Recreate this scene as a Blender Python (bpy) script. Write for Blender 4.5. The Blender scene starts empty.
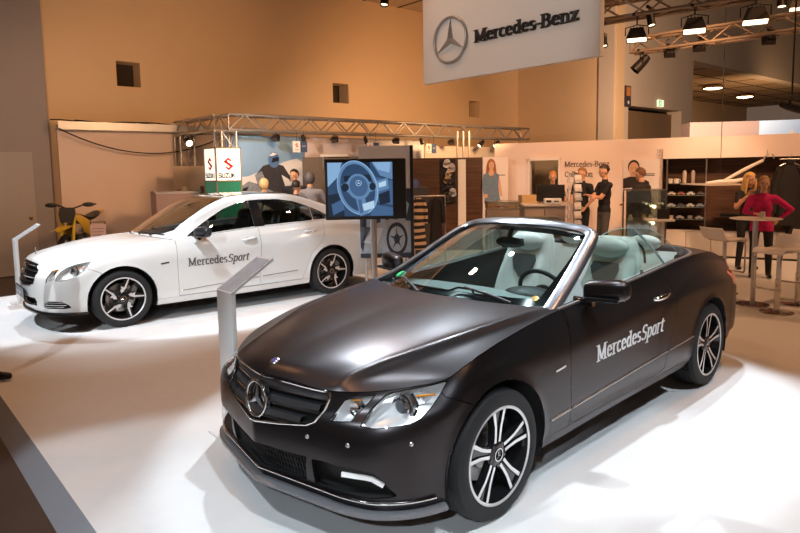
import bpy, bmesh, math, random
import numpy as np
from mathutils import Vector, Matrix
PI = math.pi
R = math.radians
COL = bpy.context.scene.collection
scene = bpy.context.scene
random.seed(4)

# ---------------------------------------------------------------- materials
MATS = {}
def mat(name, color, rough=0.5, metal=0.0, emit=None, estr=1.0, trans=0.0, alpha=None, coat=0.0,
        noise=0.0, nscale=20.0, bump=0.0, bscale=200.0, ior=1.45, spec=None, stretch=None):
    if name in MATS: return MATS[name]
    m = bpy.data.materials.new(name); m.use_nodes = True
    nt = m.node_tree; b = nt.nodes['Principled BSDF']
    c = (*color, 1.0)
    b.inputs['Base Color'].default_value = c
    b.inputs['Roughness'].default_value = rough
    b.inputs['Metallic'].default_value = metal
    b.inputs['IOR'].default_value = ior
    if spec is not None: b.inputs['Specular IOR Level'].default_value = spec
    if coat: b.inputs['Coat Weight'].default_value = coat; b.inputs['Coat Roughness'].default_value = 0.08
    if trans: b.inputs['Transmission Weight'].default_value = trans
    if alpha is not None: b.inputs['Alpha'].default_value = alpha
    if emit is not None:
        b.inputs['Emission Color'].default_value = (*emit, 1); b.inputs['Emission Strength'].default_value = estr
    tc = nt.nodes.new('ShaderNodeTexCoord')
    if noise:
        mp = nt.nodes.new('ShaderNodeMapping')
        if stretch: mp.inputs['Scale'].default_value = stretch
        nt.links.new(tc.outputs['Object'], mp.inputs['Vector'])
        n = nt.nodes.new('ShaderNodeTexNoise'); n.inputs['Scale'].default_value = nscale; n.inputs['Detail'].default_value = 5
        nt.links.new(mp.outputs['Vector'], n.inputs['Vector'])
        mx = nt.nodes.new('ShaderNodeMix'); mx.data_type = 'RGBA'
        mx.inputs['A'].default_value = tuple(max(0, v*(1-noise)) for v in color)+(1,)
        mx.inputs['B'].default_value = tuple(min(1, v*(1+noise)) for v in color)+(1,)
        nt.links.new(n.outputs['Fac'], mx.inputs['Factor'])
        nt.links.new(mx.outputs['Result'], b.inputs['Base Color'])
    if bump:
        n2 = nt.nodes.new('ShaderNodeTexNoise'); n2.inputs['Scale'].default_value = bscale; n2.inputs['Detail'].default_value = 3
        nt.links.new(tc.outputs['Object'], n2.inputs['Vector'])
        bp = nt.nodes.new('ShaderNodeBump'); bp.inputs['Strength'].default_value = bump; bp.inputs['Distance'].default_value = 0.01
        nt.links.new(n2.outputs['Fac'], bp.inputs['Height']); nt.links.new(bp.outputs['Normal'], b.inputs['Normal'])
    MATS[name] = m
    return m

def glass_mat(name, tint=(0.8, 0.9, 0.88), refl=0.12, rough=0.0):
    """thin sheet glass: see-through, tinted, with a mirror film following Fresnel"""
    if name in MATS: return MATS[name]
    m = bpy.data.materials.new(name); m.use_nodes = True
    nt = m.node_tree; nt.nodes.clear()
    out = nt.nodes.new('ShaderNodeOutputMaterial')
    tr = nt.nodes.new('ShaderNodeBsdfTransparent'); tr.inputs['Color'].default_value = (*tint, 1)
    gl = nt.nodes.new('ShaderNodeBsdfGlossy'); gl.inputs['Roughness'].default_value = rough
    gl.inputs['Color'].default_value = (1, 1, 1, 1)
    fr = nt.nodes.new('ShaderNodeFresnel'); geo = nt.nodes.new('ShaderNodeNewGeometry')
    iv = nt.nodes.new('ShaderNodeMath'); iv.operation = 'MULTIPLY_ADD'; iv.inputs[1].default_value = 1/1.5-1.5; iv.inputs[2].default_value = 1.5
    nt.links.new(geo.outputs['Backfacing'], iv.inputs[0]); nt.links.new(iv.outputs[0], fr.inputs['IOR'])   # same sheet reflectance from both faces
    mul = nt.nodes.new('ShaderNodeMath'); mul.operation = 'MULTIPLY_ADD'
    mul.inputs[1].default_value = 1.4; mul.inputs[2].default_value = refl*0.2
    mul.use_clamp = True
    mx = nt.nodes.new('ShaderNodeMixShader')
    nt.links.new(fr.outputs[0], mul.inputs[0]); nt.links.new(mul.outputs[0], mx.inputs[0])
    nt.links.new(tr.outputs[0], mx.inputs[1]); nt.links.new(gl.outputs[0], mx.inputs[2])
    nt.links.new(mx.outputs[0], out.inputs['Surface'])
    MATS[name] = m
    return m

# ---------------------------------------------------------------- objects
def empty(name, loc=(0, 0, 0), rotz=0.0, label=None, cat=None, group=None):
    o = bpy.data.objects.new(name, None); COL.objects.link(o)
    o.empty_display_size = 0.1
    o.location = loc; o.rotation_euler = (0, 0, rotz)
    tag(o, label, cat, group)
    return o
def tag(o, label=None, cat=None, group=None, kind=None):
    if label: o['label'] = label
    if cat: o['category'] = cat
    if group: o['group'] = group
    if kind: o['kind'] = kind
    return o
def obj(name, bm, mats, parent=None, smooth=None, loc=None, rotz=None):
    me = bpy.data.meshes.new(name)
    bm.to_mesh(me); bm.free()
    if not isinstance(mats, (list, tuple)): mats = [mats]
    for m in mats: me.materials.append(m)
    o = bpy.data.objects.new(name, me); COL.objects.link(o)
    if parent: o.parent = parent
    if loc is not None: o.location = loc
    if rotz is not None: o.rotation_euler = (0, 0, rotz)
    if smooth is not None:
        me.polygons.foreach_set('use_smooth', [True]*len(me.polygons))
        me.set_sharp_from_angle(angle=R(smooth))
    return o
def struct(name, bm, mats, smooth=None, parent=None):
    o = obj(name, bm, mats, parent, smooth)
    if parent is None: o['kind'] = 'structure'
    return o
def copy_tree(o, parent=None):
    c = o.copy(); COL.objects.link(c); c.parent = parent
    for ch in [x for x in bpy.data.objects if x.parent == o]: copy_tree(ch, c)
    return c

# ---------------------------------------------------------------- shape makers (add to a bmesh)
def nb(): return bmesh.new()
def box(bm, c, s, rot=None, bev=0.0, mi=0):
    """box by centre and full sizes"""
    M = Matrix.Translation(Vector(c)) @ (rot.to_4x4() if rot is not None else Matrix.Identity(4)) @ Matrix.Diagonal((s[0], s[1], s[2], 1))
    r = bmesh.ops.create_cube(bm, size=1.0, matrix=M)
    vs = r['verts']; fs = set(f for v in vs for f in v.link_faces)
    for f in fs: f.material_index = mi
    if bev:
        es = set(e for v in vs for e in v.link_edges)
        rr = bmesh.ops.bevel(bm, geom=list(es), offset=bev, segments=2, affect='EDGES', profile=0.5)
        for f in rr['faces']: f.material_index = mi
    return bm
def box2(bm, a, b, bev=0.0, mi=0):
    a = Vector(a); b = Vector(b)
    return box(bm, (a+b)/2, tuple(abs(v) for v in (b-a)), None, bev, mi)
def frame_from(d):
    d = Vector(d).normalized()
    up = Vector((0, 0, 1)) if abs(d.z) < 0.95 else Vector((1, 0, 0))
    x = up.cross(d).normalized(); y = d.cross(x)
    return x, y, d
def tube(bm, pts, r, n=10, caps=True, mi=0, closed=False):
    """swept round tube along pts, r a number or a list"""
    pts = [Vector(p) for p in pts]; N = len(pts)
    rs = r if isinstance(r, (list, tuple)) else [r]*N
    rings = []; prevx = None
    for i, p in enumerate(pts):
        if closed: d = (pts[(i+1) % N]-pts[i-1])
        elif i == 0: d = pts[1]-p
        elif i == N-1: d = p-pts[i-1]
        else: d = (pts[i+1]-p).normalized()+(p-pts[i-1]).normalized()
        if d.length < 1e-9: d = Vector((0, 0, 1))
        d.normalize()
        if prevx is None: x, y, _ = frame_from(d)
        else:
            x = prevx-d*prevx.dot(d)
            x = x.normalized() if x.length > 1e-6 else frame_from(d)[0]
            y = d.cross(x)
        prevx = x
        rings.append([bm.verts.new(p+(x*math.cos(2*PI*k/n)+y*math.sin(2*PI*k/n))*rs[i]) for k in range(n)])
    M = N if closed else N-1
    for i in range(M):
        a = rings[i]; b = rings[(i+1) % N]
        for k in range(n):
            f = bm.faces.new((a[k], a[(k+1) % n], b[(k+1) % n], b[k])); f.material_index = mi
    if caps and not closed:
        f = bm.faces.new(list(reversed(rings[0]))); f.material_index = mi
        f = bm.faces.new(rings[-1]); f.material_index = mi
    return bm
def cyl(bm, a, b, r, n=20, mi=0): return tube(bm, [a, b], r, n, True, mi)
def lathe(bm, prof, n=32, M=None, mi=0, close=False):
    """profile [(r, h)] turned about local z; M places it"""
    M = M or Matrix.Identity(4)
    rings = []
    for r, h in prof:
        if r < 1e-6: rings.append([bm.verts.new(M @ Vector((0, 0, h)))])
        else: rings.append([bm.verts.new(M @ Vector((r*math.cos(2*PI*k/n), r*math.sin(2*PI*k/n), h))) for k in range(n)])
    pairs = list(zip(rings[:-1], rings[1:]))
    if close: pairs.append((rings[-1], rings[0]))
    for a, b in pairs:
        for k in range(n):
            k2 = (k+1) % n
            if len(a) == 1 and len(b) == 1: continue
            if len(a) == 1: f = bm.faces.new((a[0], b[k], b[k2]))
            elif len(b) == 1: f = bm.faces.new((a[k], b[0], a[k2]))
            else: f = bm.faces.new((a[k], b[k], b[k2], a[k2]))
            f.material_index = mi
    return bm
def prism(bm, poly, h, M=None, mi=0, bev=0.0):
    """2D polygon extruded from z=0 to z=h in the frame M"""
    M = M or Matrix.Identity(4)
    lo = [bm.verts.new(M @ Vector((x, y, 0))) for x, y in poly]
    hi = [bm.verts.new(M @ Vector((x, y, h))) for x, y in poly]
    n = len(poly); fs = []
    for i in range(n): fs.append(bm.faces.new((lo[i], lo[(i+1) % n], hi[(i+1) % n], hi[i])))
    fs.append(bm.faces.new(list(reversed(lo)))); fs.append(bm.faces.new(hi))
    for f in fs: f.material_index = mi
    if bev:
        rr = bmesh.ops.bevel(bm, geom=[e for e in fs[-1].edges], offset=bev, segments=1, affect='EDGES')
        for f in rr['faces']: f.material_index = mi
    return bm
def sphere(bm, c, r, n=16, m=10, sc=(1, 1, 1), mi=0, rot=None):
    prof = [(math.sin(PI*i/m)*r, -math.cos(PI*i/m)*r) for i in range(m+1)]
    M = Matrix.Translation(Vector(c)) @ (rot.to_4x4() if rot is not None else Matrix.Identity(4)) @ Matrix.Diagonal((*sc, 1))
    return lathe(bm, prof, n, M, mi)
def fix(bm):
    bmesh.ops.recalc_face_normals(bm, faces=bm.faces[:]); return bm
def solid(bm, t):
    """give an open sheet a thickness t: offset skin plus closed rim"""
    bmesh.ops.recalc_face_normals(bm, faces=bm.faces[:]); bm.normal_update()
    fs = bm.faces[:]; es = [e for e in bm.edges if len(e.link_faces) == 1]
    tw = {v: bm.verts.new(v.co-v.normal*t) for v in bm.verts[:]}
    for f in fs:
        q = bm.faces.new([tw[v] for v in reversed(f.verts[:])]); q.material_index = f.material_index
    for e in es:
        a, b = e.verts
        try: bm.faces.new((a, b, tw[b], tw[a])).material_index = e.link_faces[0].material_index
        except ValueError: pass
    bmesh.ops.recalc_face_normals(bm, faces=bm.faces[:]); return bm
def rotm(ax, deg): return Matrix.Rotation(R(deg), 3, ax)
def basis(o, x, y, z=None):
    x = Vector(x).normalized(); y = Vector(y); y = (y-x*y.dot(x)).normalized()
    z = x.cross(y)
    M = Matrix.Identity(4)
    for i, v in enumerate((x, y, z)):
        for j in range(3): M[j][i] = v[j]
    return Matrix.Translation(Vector(o)) @ M
def arc(cx, cy, rx, ry, a0, a1, n=10):
    return [(cx+rx*math.cos(R(a0+(a1-a0)*i/n)), cy+ry*math.sin(R(a0+(a1-a0)*i/n))) for i in range(n+1)]

# ---------------------------------------------------------------- spline surfaces
def hermite(t, V, q):
    """non-uniform Catmull-Rom through V (n,3) at knots t, evaluated at q"""
    t = np.asarray(t, float); V = np.asarray(V, float); q = np.asarray(q, float)
    n = len(t); d = np.diff(t); s = (V[1:]-V[:-1])/d[:, None]
    T = np.zeros_like(V)
    T[1:-1] = (s[:-1]*d[1:, None]+s[1:]*d[:-1, None])/(d[:-1]+d[1:])[:, None]
    T[0] = s[0]*1.5-T[1]*0.5 if n > 2 else s[0]
    T[-1] = s[-1]*1.5-T[-2]*0.5 if n > 2 else s[-1]
    i = np.clip(np.searchsorted(t, q, side='right')-1, 0, n-2)
    h = d[i]; u = (q-t[i])/h; u = u[:, None]; h = h[:, None]
    return (2*u**3-3*u**2+1)*V[i]+(u**3-2*u**2+u)*h*T[i]+(-2*u**3+3*u**2)*V[i+1]+(u**3-u**2)*h*T[i+1]
def chord(P):
    P = np.asarray(P, float); d = np.linalg.norm(np.diff(P, axis=0), axis=1)
    t = np.concatenate([[0], np.cumsum(d**0.75)]); return t/t[-1]
def curve(P, n):
    return hermite(chord(P), P, np.linspace(0, 1, n))
def tensor(G, nu, nv, tu=None, tv=None, qu=None, qv=None):
    """G[i][j] control points (i along u, j along v) -> array (nu,nv,3) through all of them"""
    G = np.asarray(G, float)
    if tu is None: tu = np.mean([chord(G[:, j]) for j in range(G.shape[1])], axis=0)
    if tv is None: tv = np.mean([chord(G[i]) for i in range(G.shape[0])], axis=0)
    qu = np.linspace(0, 1, nu) if qu is None else qu
    qv = np.linspace(0, 1, nv) if qv is None else qv
    A = np.stack([hermite(tu, G[:, j], qu) for j in range(G.shape[1])], axis=1)
    B = np.stack([hermite(tv, A[i], qv) for i in range(A.shape[0])], axis=0)
    return B
def grid_bm(S, flip=False):
    bm = nb(); nu, nv = S.shape[:2]
    V = [[bm.verts.new(S[i, j]) for j in range(nv)] for i in range(nu)]
    for i in range(nu-1):
        for j in range(nv-1):
            q = [V[i][j], V[i+1][j], V[i+1][j+1], V[i][j+1]]
            if flip: q.reverse()
            try: bm.faces.new(q)
            except ValueError: pass
    bmesh.ops.remove_doubles(bm, verts=bm.verts[:], dist=1e-5)
    return bm

# projections: name -> (function 3D -> (a, b), axis the view runs along)
def proj_fn(kind):
    if kind == 'side': return (lambda p: (p[0], p[2])), Vector((0, 1, 0))
    if kind == 'front': return (lambda p: (p[1], p[2])), Vector((1, 0, 0))
    if kind == 'top': return (lambda p: (p[0], p[1])), Vector((0, 0, 1))
    a = R(kind)      # horizontal view direction at this azimuth, a = -x sin + y cos
    return (lambda p: (-p[0]*math.sin(a)+p[1]*math.cos(a), p[2])), Vector((math.cos(a), math.sin(a), 0))
def unproj3(kind, a, b):
    if kind == 'side': return Vector((a, 0, b))
    if kind == 'front': return Vector((0, a, b))
    if kind == 'top': return Vector((a, b, 0))
    t = R(kind); return Vector((-a*math.sin(t), a*math.cos(t), b))
def inpoly(x, y, poly):
    c = False; n = len(poly); j = n-1
    for i in range(n):
        xi, yi = poly[i]; xj, yj = poly[j]
        if (yi > y) != (yj > y) and x < (xj-xi)*(y-yi)/(yj-yi)+xi: c = not c
        j = i
    return c
def cut(bm, kind, poly, closed=True, where=None):
    """score the surface along the polygon's edges (the shape does not change)"""
    f2, ax = proj_fn(kind); n = len(poly)
    for i in range(n if closed else n-1):
        a = poly[i]; b = poly[(i+1) % n]
        lo = (min(a[0], b[0])-.004, min(a[1], b[1])-.004); hi = (max(a[0], b[0])+.004, max(a[1], b[1])+.004)
        fs = []
        for f in bm.faces:
            if where and not where(f.calc_center_median()): continue
            P = [f2(v.co) for v in f.verts]
            if max(p[0] for p in P) < lo[0] or min(p[0] for p in P) > hi[0]: continue
            if max(p[1] for p in P) < lo[1] or min(p[1] for p in P) > hi[1]: continue
            fs.append(f)
        if not fs: continue
        A = unproj3(kind, *a); B = unproj3(kind, *b); no = (B-A).cross(ax)
        if no.length < 1e-9: continue
        geom = set(fs)
        for f in fs: geom.update(f.edges); geom.update(f.verts)
        bmesh.ops.bisect_plane(bm, geom=list(geom), plane_co=A, plane_no=no.normalized(), dist=2e-5)
def inside(kind, poly, where=None):
    f2, _ = proj_fn(kind)
    def t(c):
        if where and not where(c): return False
        a, b = f2(c); return inpoly(a, b, poly)
    return t
def take(bm, pred):
    """split off the faces whose centre satisfies pred into a new bmesh"""
    new = nb(); mp = {}; kill = []
    for f in bm.faces:
        if pred(f.calc_center_median()):
            vs = []
            for v in f.verts:
                if v not in mp: mp[v] = new.verts.new(v.co)
                vs.append(mp[v])
            try: new.faces.new(vs)
            except ValueError: pass
            kill.append(f)
    bmesh.ops.delete(bm, geom=kill, context='FACES')
    return new
def mirror_y(bm, join=True):
    """join: both halves in one mesh; otherwise just the other half"""
    if join:
        g = bmesh.ops.duplicate(bm, geom=bm.verts[:]+bm.edges[:]+bm.faces[:])['geom']
        vs = [x for x in g if isinstance(x, bmesh.types.BMVert)]
        fs = [x for x in g if isinstance(x, bmesh.types.BMFace)]
        for v in vs: v.co.y = -v.co.y
        bmesh.ops.reverse_faces(bm, faces=fs)
        mid = [v for v in bm.verts if abs(v.co.y) < 2e-4]
        for v in mid: v.co.y = 0
        bmesh.ops.remove_doubles(bm, verts=mid, dist=2e-4)
    else:
        for v in bm.verts: v.co.y = -v.co.y
        bmesh.ops.reverse_faces(bm, faces=bm.faces[:])
    return bm
def panel(bm, gap=0.002, lip=0.012, thick=False):
    """pull the border in by half a shut line and turn it inwards, so panel gaps are real"""
    bmesh.ops.remove_doubles(bm, verts=bm.verts[:], dist=3e-5)
    bm.normal_update()
    be = [e for e in bm.edges if len(e.link_faces) == 1]
    mv = {}; nr = {}
    for e in be:
        f = e.link_faces[0]; d = (e.verts[1].co-e.verts[0].co)
        if d.length < 1e-7: continue
        inn = f.normal.cross(d.normalized())
        if inn.dot(f.calc_center_median()-e.verts[0].co) < 0: inn.negate()
        for v in e.verts:
            mv[v] = mv.get(v, Vector())+inn; nr[v] = nr.get(v, Vector())+f.normal
    for v, d in mv.items():
        if d.length > 1e-6: v.co += d.normalized()*gap
    if lip:
        r = bmesh.ops.extrude_edge_only(bm, edges=be)
        pairs = {}
        nv = [g for g in r['geom'] if isinstance(g, bmesh.types.BMVert)]
        for v in nv:
            # matching old vertex = the one it is joined to outside the new set
            for e in v.link_edges:
                o = e.other_vert(v)
                if o in nr: v.co = o.co-nr[o].normalized()*lip; break
    return bm
# ================================================================ car bodies
def ring_pts(st, key):
    return np.array([s[key] for s in st], float)
class CarBody:
    """half body (left side, y>0) made of spline surfaces; x forward, y left, z up, origin under the front axle"""
    def __init__(self, st, hood, trunk, wb, arch_r=.385, arch_z=.335, haunch=.012):
        # st rows: Px,Py, Tx,Ty,Tz, z0, d0,d1,d2,d3,d4,d5,d6, zc,d7,d8
        self.wb = wb; self.ar = arch_r; self.az = arch_z
        rows = []
        for r in st:
            Px, Py, Tx, Ty, Tz, z0 = r[:6]; d = list(r[6:13]); zc, d7, d8 = r[13:16]
            n = np.array([Tx-Px, Ty-Py]); L = np.linalg.norm(n); n = n/L
            zm = .42+(zc-.42)*np.array([0, .33, .66])
            zz = [z0, z0+.07, .345, zm[0], zm[1], zm[2], zc-(zc-.42)*.13, zc, zc*.45+Tz*.55, Tz]
            dd = d+[d7, d8, L]
            rows.append([[Px+n[0]*a, Py+n[1]*a, z] for a, z in zip(dd, zz)])
        self.G = np.array(rows)
        self.tu = chord(self.G[:, 5]); self.tv = np.array([0, .1, .2, .3, .42, .55, .66, .74, .87, 1.0])
        self.haunch = haunch
        self.hoodG = hood; self.trunkG = trunk
    def top_ring(self, n=600):
        A = hermite(self.tu, self.G[:, 9], np.linspace(0, 1, n)); return A
    def skirt(self, nu=230, nv=44):
        S = tensor(self.G, nu, nv, self.tu, self.tv)
        # ponton swell over the rear wheel and small flares round the arches
        x, y, z = S[..., 0], S[..., 1], S[..., 2]
        side = np.clip((y-.6)/.2, 0, 1)
        t = (x+self.wb)/.95
        zc = .93-.20*t*t
        inside_ = 1/(1+np.exp((z-zc)/.012))*np.exp(-np.abs(z-zc)/.22)*np.clip(1-t*t, 0, 1)**.5
        inside_[np.abs(t) > 1] = 0
        S[..., 1] += side*inside_*self.haunch
        for cx in (0, -self.wb):
            r = np.sqrt((x-cx)**2+(z-self.az)**2)
            w = np.clip(1-(r-self.ar)/.045, 0, 1)**2*side
            S[..., 1] += w*.010
        return S
    def snap_patch(self, G, nu, nv, ridge=None, front=True):
        """G[t][s]: s from the centre line to the shut line, t towards the car's end; its border is pulled onto the ring"""
        S = tensor(G, nu, nv)
        ring = self.top_ring(1500)
        corner = np.array(G[-1][-1], float)
        k = np.argmin(np.linalg.norm(ring-corner, axis=1))
        if front: end, side = ring[:k+1], ring[k:]
        else: end, side = ring[k:][::-1], ring[:k+1][::-1]
        # side border: match by x, end border: match by y
        e0 = S[:, -1].copy(); ix = np.array([np.argmin(np.abs(side[:, 0]-v)) for v in e0[:, 0]])
        tgt = side[ix]
        tgt[-1] = ring[k]
        ds = tgt-e0
        f0 = S[-1].copy(); iy = np.array([np.argmin(np.abs(end[:, 1]-v)) for v in f0[:, 1]])
        tf = end[iy]; tf[0] = end[0]; tf[-1] = ring[k]
        df = tf-f0
        s = np.linspace(0, 1, nv); t = np.linspace(0, 1, nu)
        S = S+ds[:, None, :]*(s[None, :, None]**3)
        df2 = tf-S[-1]
        S = S+df2[None, :, :]*(t[:, None, None]**6)
        S[:, 0, 1] = 0
        if ridge:
            for (s0, s1, w, A) in ridge:
                sc = s0+(s1-s0)*t[:, None]
                q = (s[None, :]-sc)/w
                prof = np.where(q < 0, np.exp(-np.abs(q)*1.6), np.exp(-(q*1.3)**2))
                fade = np.sin(PI*np.clip(t, 0, 1))[:, None]**.35
                S[..., 2] += A*prof*fade
        return S

def arch_poly(cx, r, z, bottom=.05, grow=.0):
    P = [(cx+r*math.cos(R(a)), z+r*math.sin(R(a))) for a in range(0, 181, 9)]
    return [(cx+r+grow, bottom)]+P+[(cx-r-grow, bottom)]

def make_wheel(parent, x, y, side, radius, width, rim_r, style, mt, steer=0):
    w = empty('wheel', (x, y, radius)); w.parent = parent
    w.rotation_euler = (0, 0, steer+(0 if side > 0 else PI))
    # local frame: +y is the outer face
    M = Matrix.Rotation(-PI/2, 4, 'X')       # lathe axis z -> y
    hw = width/2
    T = nb()
    prof = [(rim_r-.012, -hw+.02), (rim_r+.004, -hw+.004), (rim_r+.03, -hw-.004), (radius-.035, -hw), (radius-.014, -hw+.010), (radius-.004, -hw+.028)]
    # tread with circumferential grooves
    for g in (-.055, -.02, .02, .055):
        prof += [(radius, g-.008), (radius-.008, g-.005), (radius-.008, g+.005), (radius, g+.008)]
    prof += [(radius-.004, hw-.028), (radius-.014, hw-.010), (radius-.035, hw), (rim_r+.03, hw+.004), (rim_r+.004, hw-.004), (rim_r-.012, hw-.02)]
    lathe(T, prof, 64, M)
    fix(T); obj('tyre', T, mt['rubber'], w, 30)
    B = nb()
    prof = [(rim_r+.006, hw-.012), (rim_r+.007, hw-.004), (rim_r, hw-.001), (rim_r-.010, hw-.006), (rim_r-.016, hw-.03), (rim_r-.05, hw-.10), (rim_r-.055, -hw+.05), (rim_r-.02, -hw+.02), (rim_r+.006, -hw+.01)]
    lathe(B, prof[:4], 72, M, mi=0); lathe(B, prof[3:], 72, M, mi=1)
    fix(B); obj('rim', B, [mt['rim_face'], mt['rim_dark']], w, 30)
    # brake disc and caliper
    D = nb(); lathe(D, [(0, -.03), (.165, -.03), (.165, -.008), (.10, -.008), (.095, .02), (0, .02)], 40, M); fix(D)
    obj('brake_disc', D, mt['disc'], w, 30)
    K = nb(); box(K, (.15 if style == 'double' else -.14, .0, .06), (.07, .06, .15), rotm('Y', -20), .012); obj('brake_caliper', K, mt['caliper'], w)
    S = nb(); yf = hw-.012
    def pl(poly, y0, y1, face, ang, dish=.02):
        # polygon in (radial, tangential); outer face machined (mi 0), sides dark (mi 1)
        ca, sa = math.cos(ang), math.sin(ang)
        def P(r, t, yy): return Vector((r*ca-t*sa, yy, r*sa+t*ca))
        def yo(r): return y1-dish*(1-(r/rim_r))**1.3
        top = [S.verts.new(P(r, t, yo(r))) for r, t in poly]; bot = [S.verts.new(P(r, t, y0)) for r, t in poly]
        n = len(poly)
        f = S.faces.new(top); f.material_index = face
        f = S.faces.new(list(reversed(bot))); f.material_index = 1
        for i in range(n):
            f = S.faces.new((top[i], bot[i], bot[(i+1) % n], top[(i+1) % n])); f.material_index = 1
    R0 = rim_r-.006
    for k in range(5):
        a = 2*PI*k/5+(R(90) if style == 'double' else R(100))
        if style == 'double':
            # dark carrier and two machined ribs that open towards the rim
            pl([(.055, -.034), (.10, -.03), (R0*.62, -.032), (R0, -.058), (R0, .058), (R0*.62, .032), (.10, .03), (.055, .034)], yf-.05, yf-.010, 1, a)
            for s in (-1, 1):
                pl([(.062, s*.008), (.10, s*.010), (R0*.62, s*.014), (R0, s*.034), (R0, s*.056), (R0*.62, s*.031), (.10, s*.026), (.062, s*.026)][::(1 if s > 0 else -1)], yf-.03, yf, 0, a)
        else:
            # lightning-shaped spoke: kinks sideways half way
            pl([(.045, -.034), (.10, -.050), (R0*.60, -.050), (R0*.56, .020), (R0*.42, .050), (.07, .035)], yf-.045, yf-.012, 1, a)
            pl([(.060, -.030), (.095, -.046), (R0*.46, -.034), (R0*.60, -.046), (R0*.55, -.006), (R0, .022), (R0, .036), (R0*.50, .016), (R0*.42, .002), (.085, -.004)], yf-.035, yf, 0, a)
            pl([(R0*.55, -.03), (R0, -.004), (R0, .060), (R0*.55, .04)], yf-.05, yf-.018, 1, a)
    for f in S.faces: pass
    fix(S); obj('spokes', S, [mt['rim_face'], mt['rim_dark']], w, 25)
    H = nb()
    lathe(H, [(.072, yf-.045), (.070, yf-.022), (.050, yf-.012), (.040, yf-.010), (0, yf-.010)], 32, M, mi=1)
    fix(H)
    for k in range(5):
        a = 2*PI*k/5+R(126)
        lathe(H, [(.009, yf-.03), (.009, yf-.012), (0, yf-.010)], 10, Matrix.Translation((.056*math.cos(a), 0, .056*math.sin(a))) @ M, mi=1)
    fix(H)
    obj('hub', H, [mt['rim_face'], mt['rim_dark'], mt['chrome']], w, 30)
    C = nb(); lathe(C, [(.032, yf-.012), (.033, yf-.004), (.029, yf-.004)], 28, M); star(C, basis((0, yf-.008, 0), (1, 0, 0), (0, 0, 1)), .029, .004, ring=False); fix(C)
    obj('hub_cap', C, mt['chrome'], w, 30)
    return w

def star(bm, M, r, h, ring=True, w=.16, n=40, mi=0):
    """three-pointed star in a ring; M maps x,y to the emblem plane, +z towards the viewer"""
    for k in range(3):
        a = R(90+120*k)
        tip = Vector((math.cos(a), math.sin(a), 0))*r*.97; c = Vector((0, 0, h)); px = Vector((-math.sin(a), math.cos(a), 0))*r*w
        base = Vector((math.cos(a+PI/3), math.sin(a+PI/3), 0))*r*w*1.15; base2 = Vector((math.cos(a-PI/3), math.sin(a-PI/3), 0))*r*w*1.15
        z0 = Vector((0, 0, -h*.5))
        v = [bm.verts.new(M @ p) for p in (tip, base, base2, c, tip+z0, base+z0, base2+z0)]
        for q in ((0, 1, 3), (0, 3, 2), (0, 4, 5, 1), (0, 2, 6, 4)):
            f = bm.faces.new([v[i] for i in q]); f.material_index = mi
    if ring:
        pts = [M @ Vector((r*math.cos(2*PI*k/n), r*math.sin(2*PI*k/n), h*.3)) for k in range(n)]
        tube(bm, pts, r*.085, 8, closed=True, mi=mi)
    return bm

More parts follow.
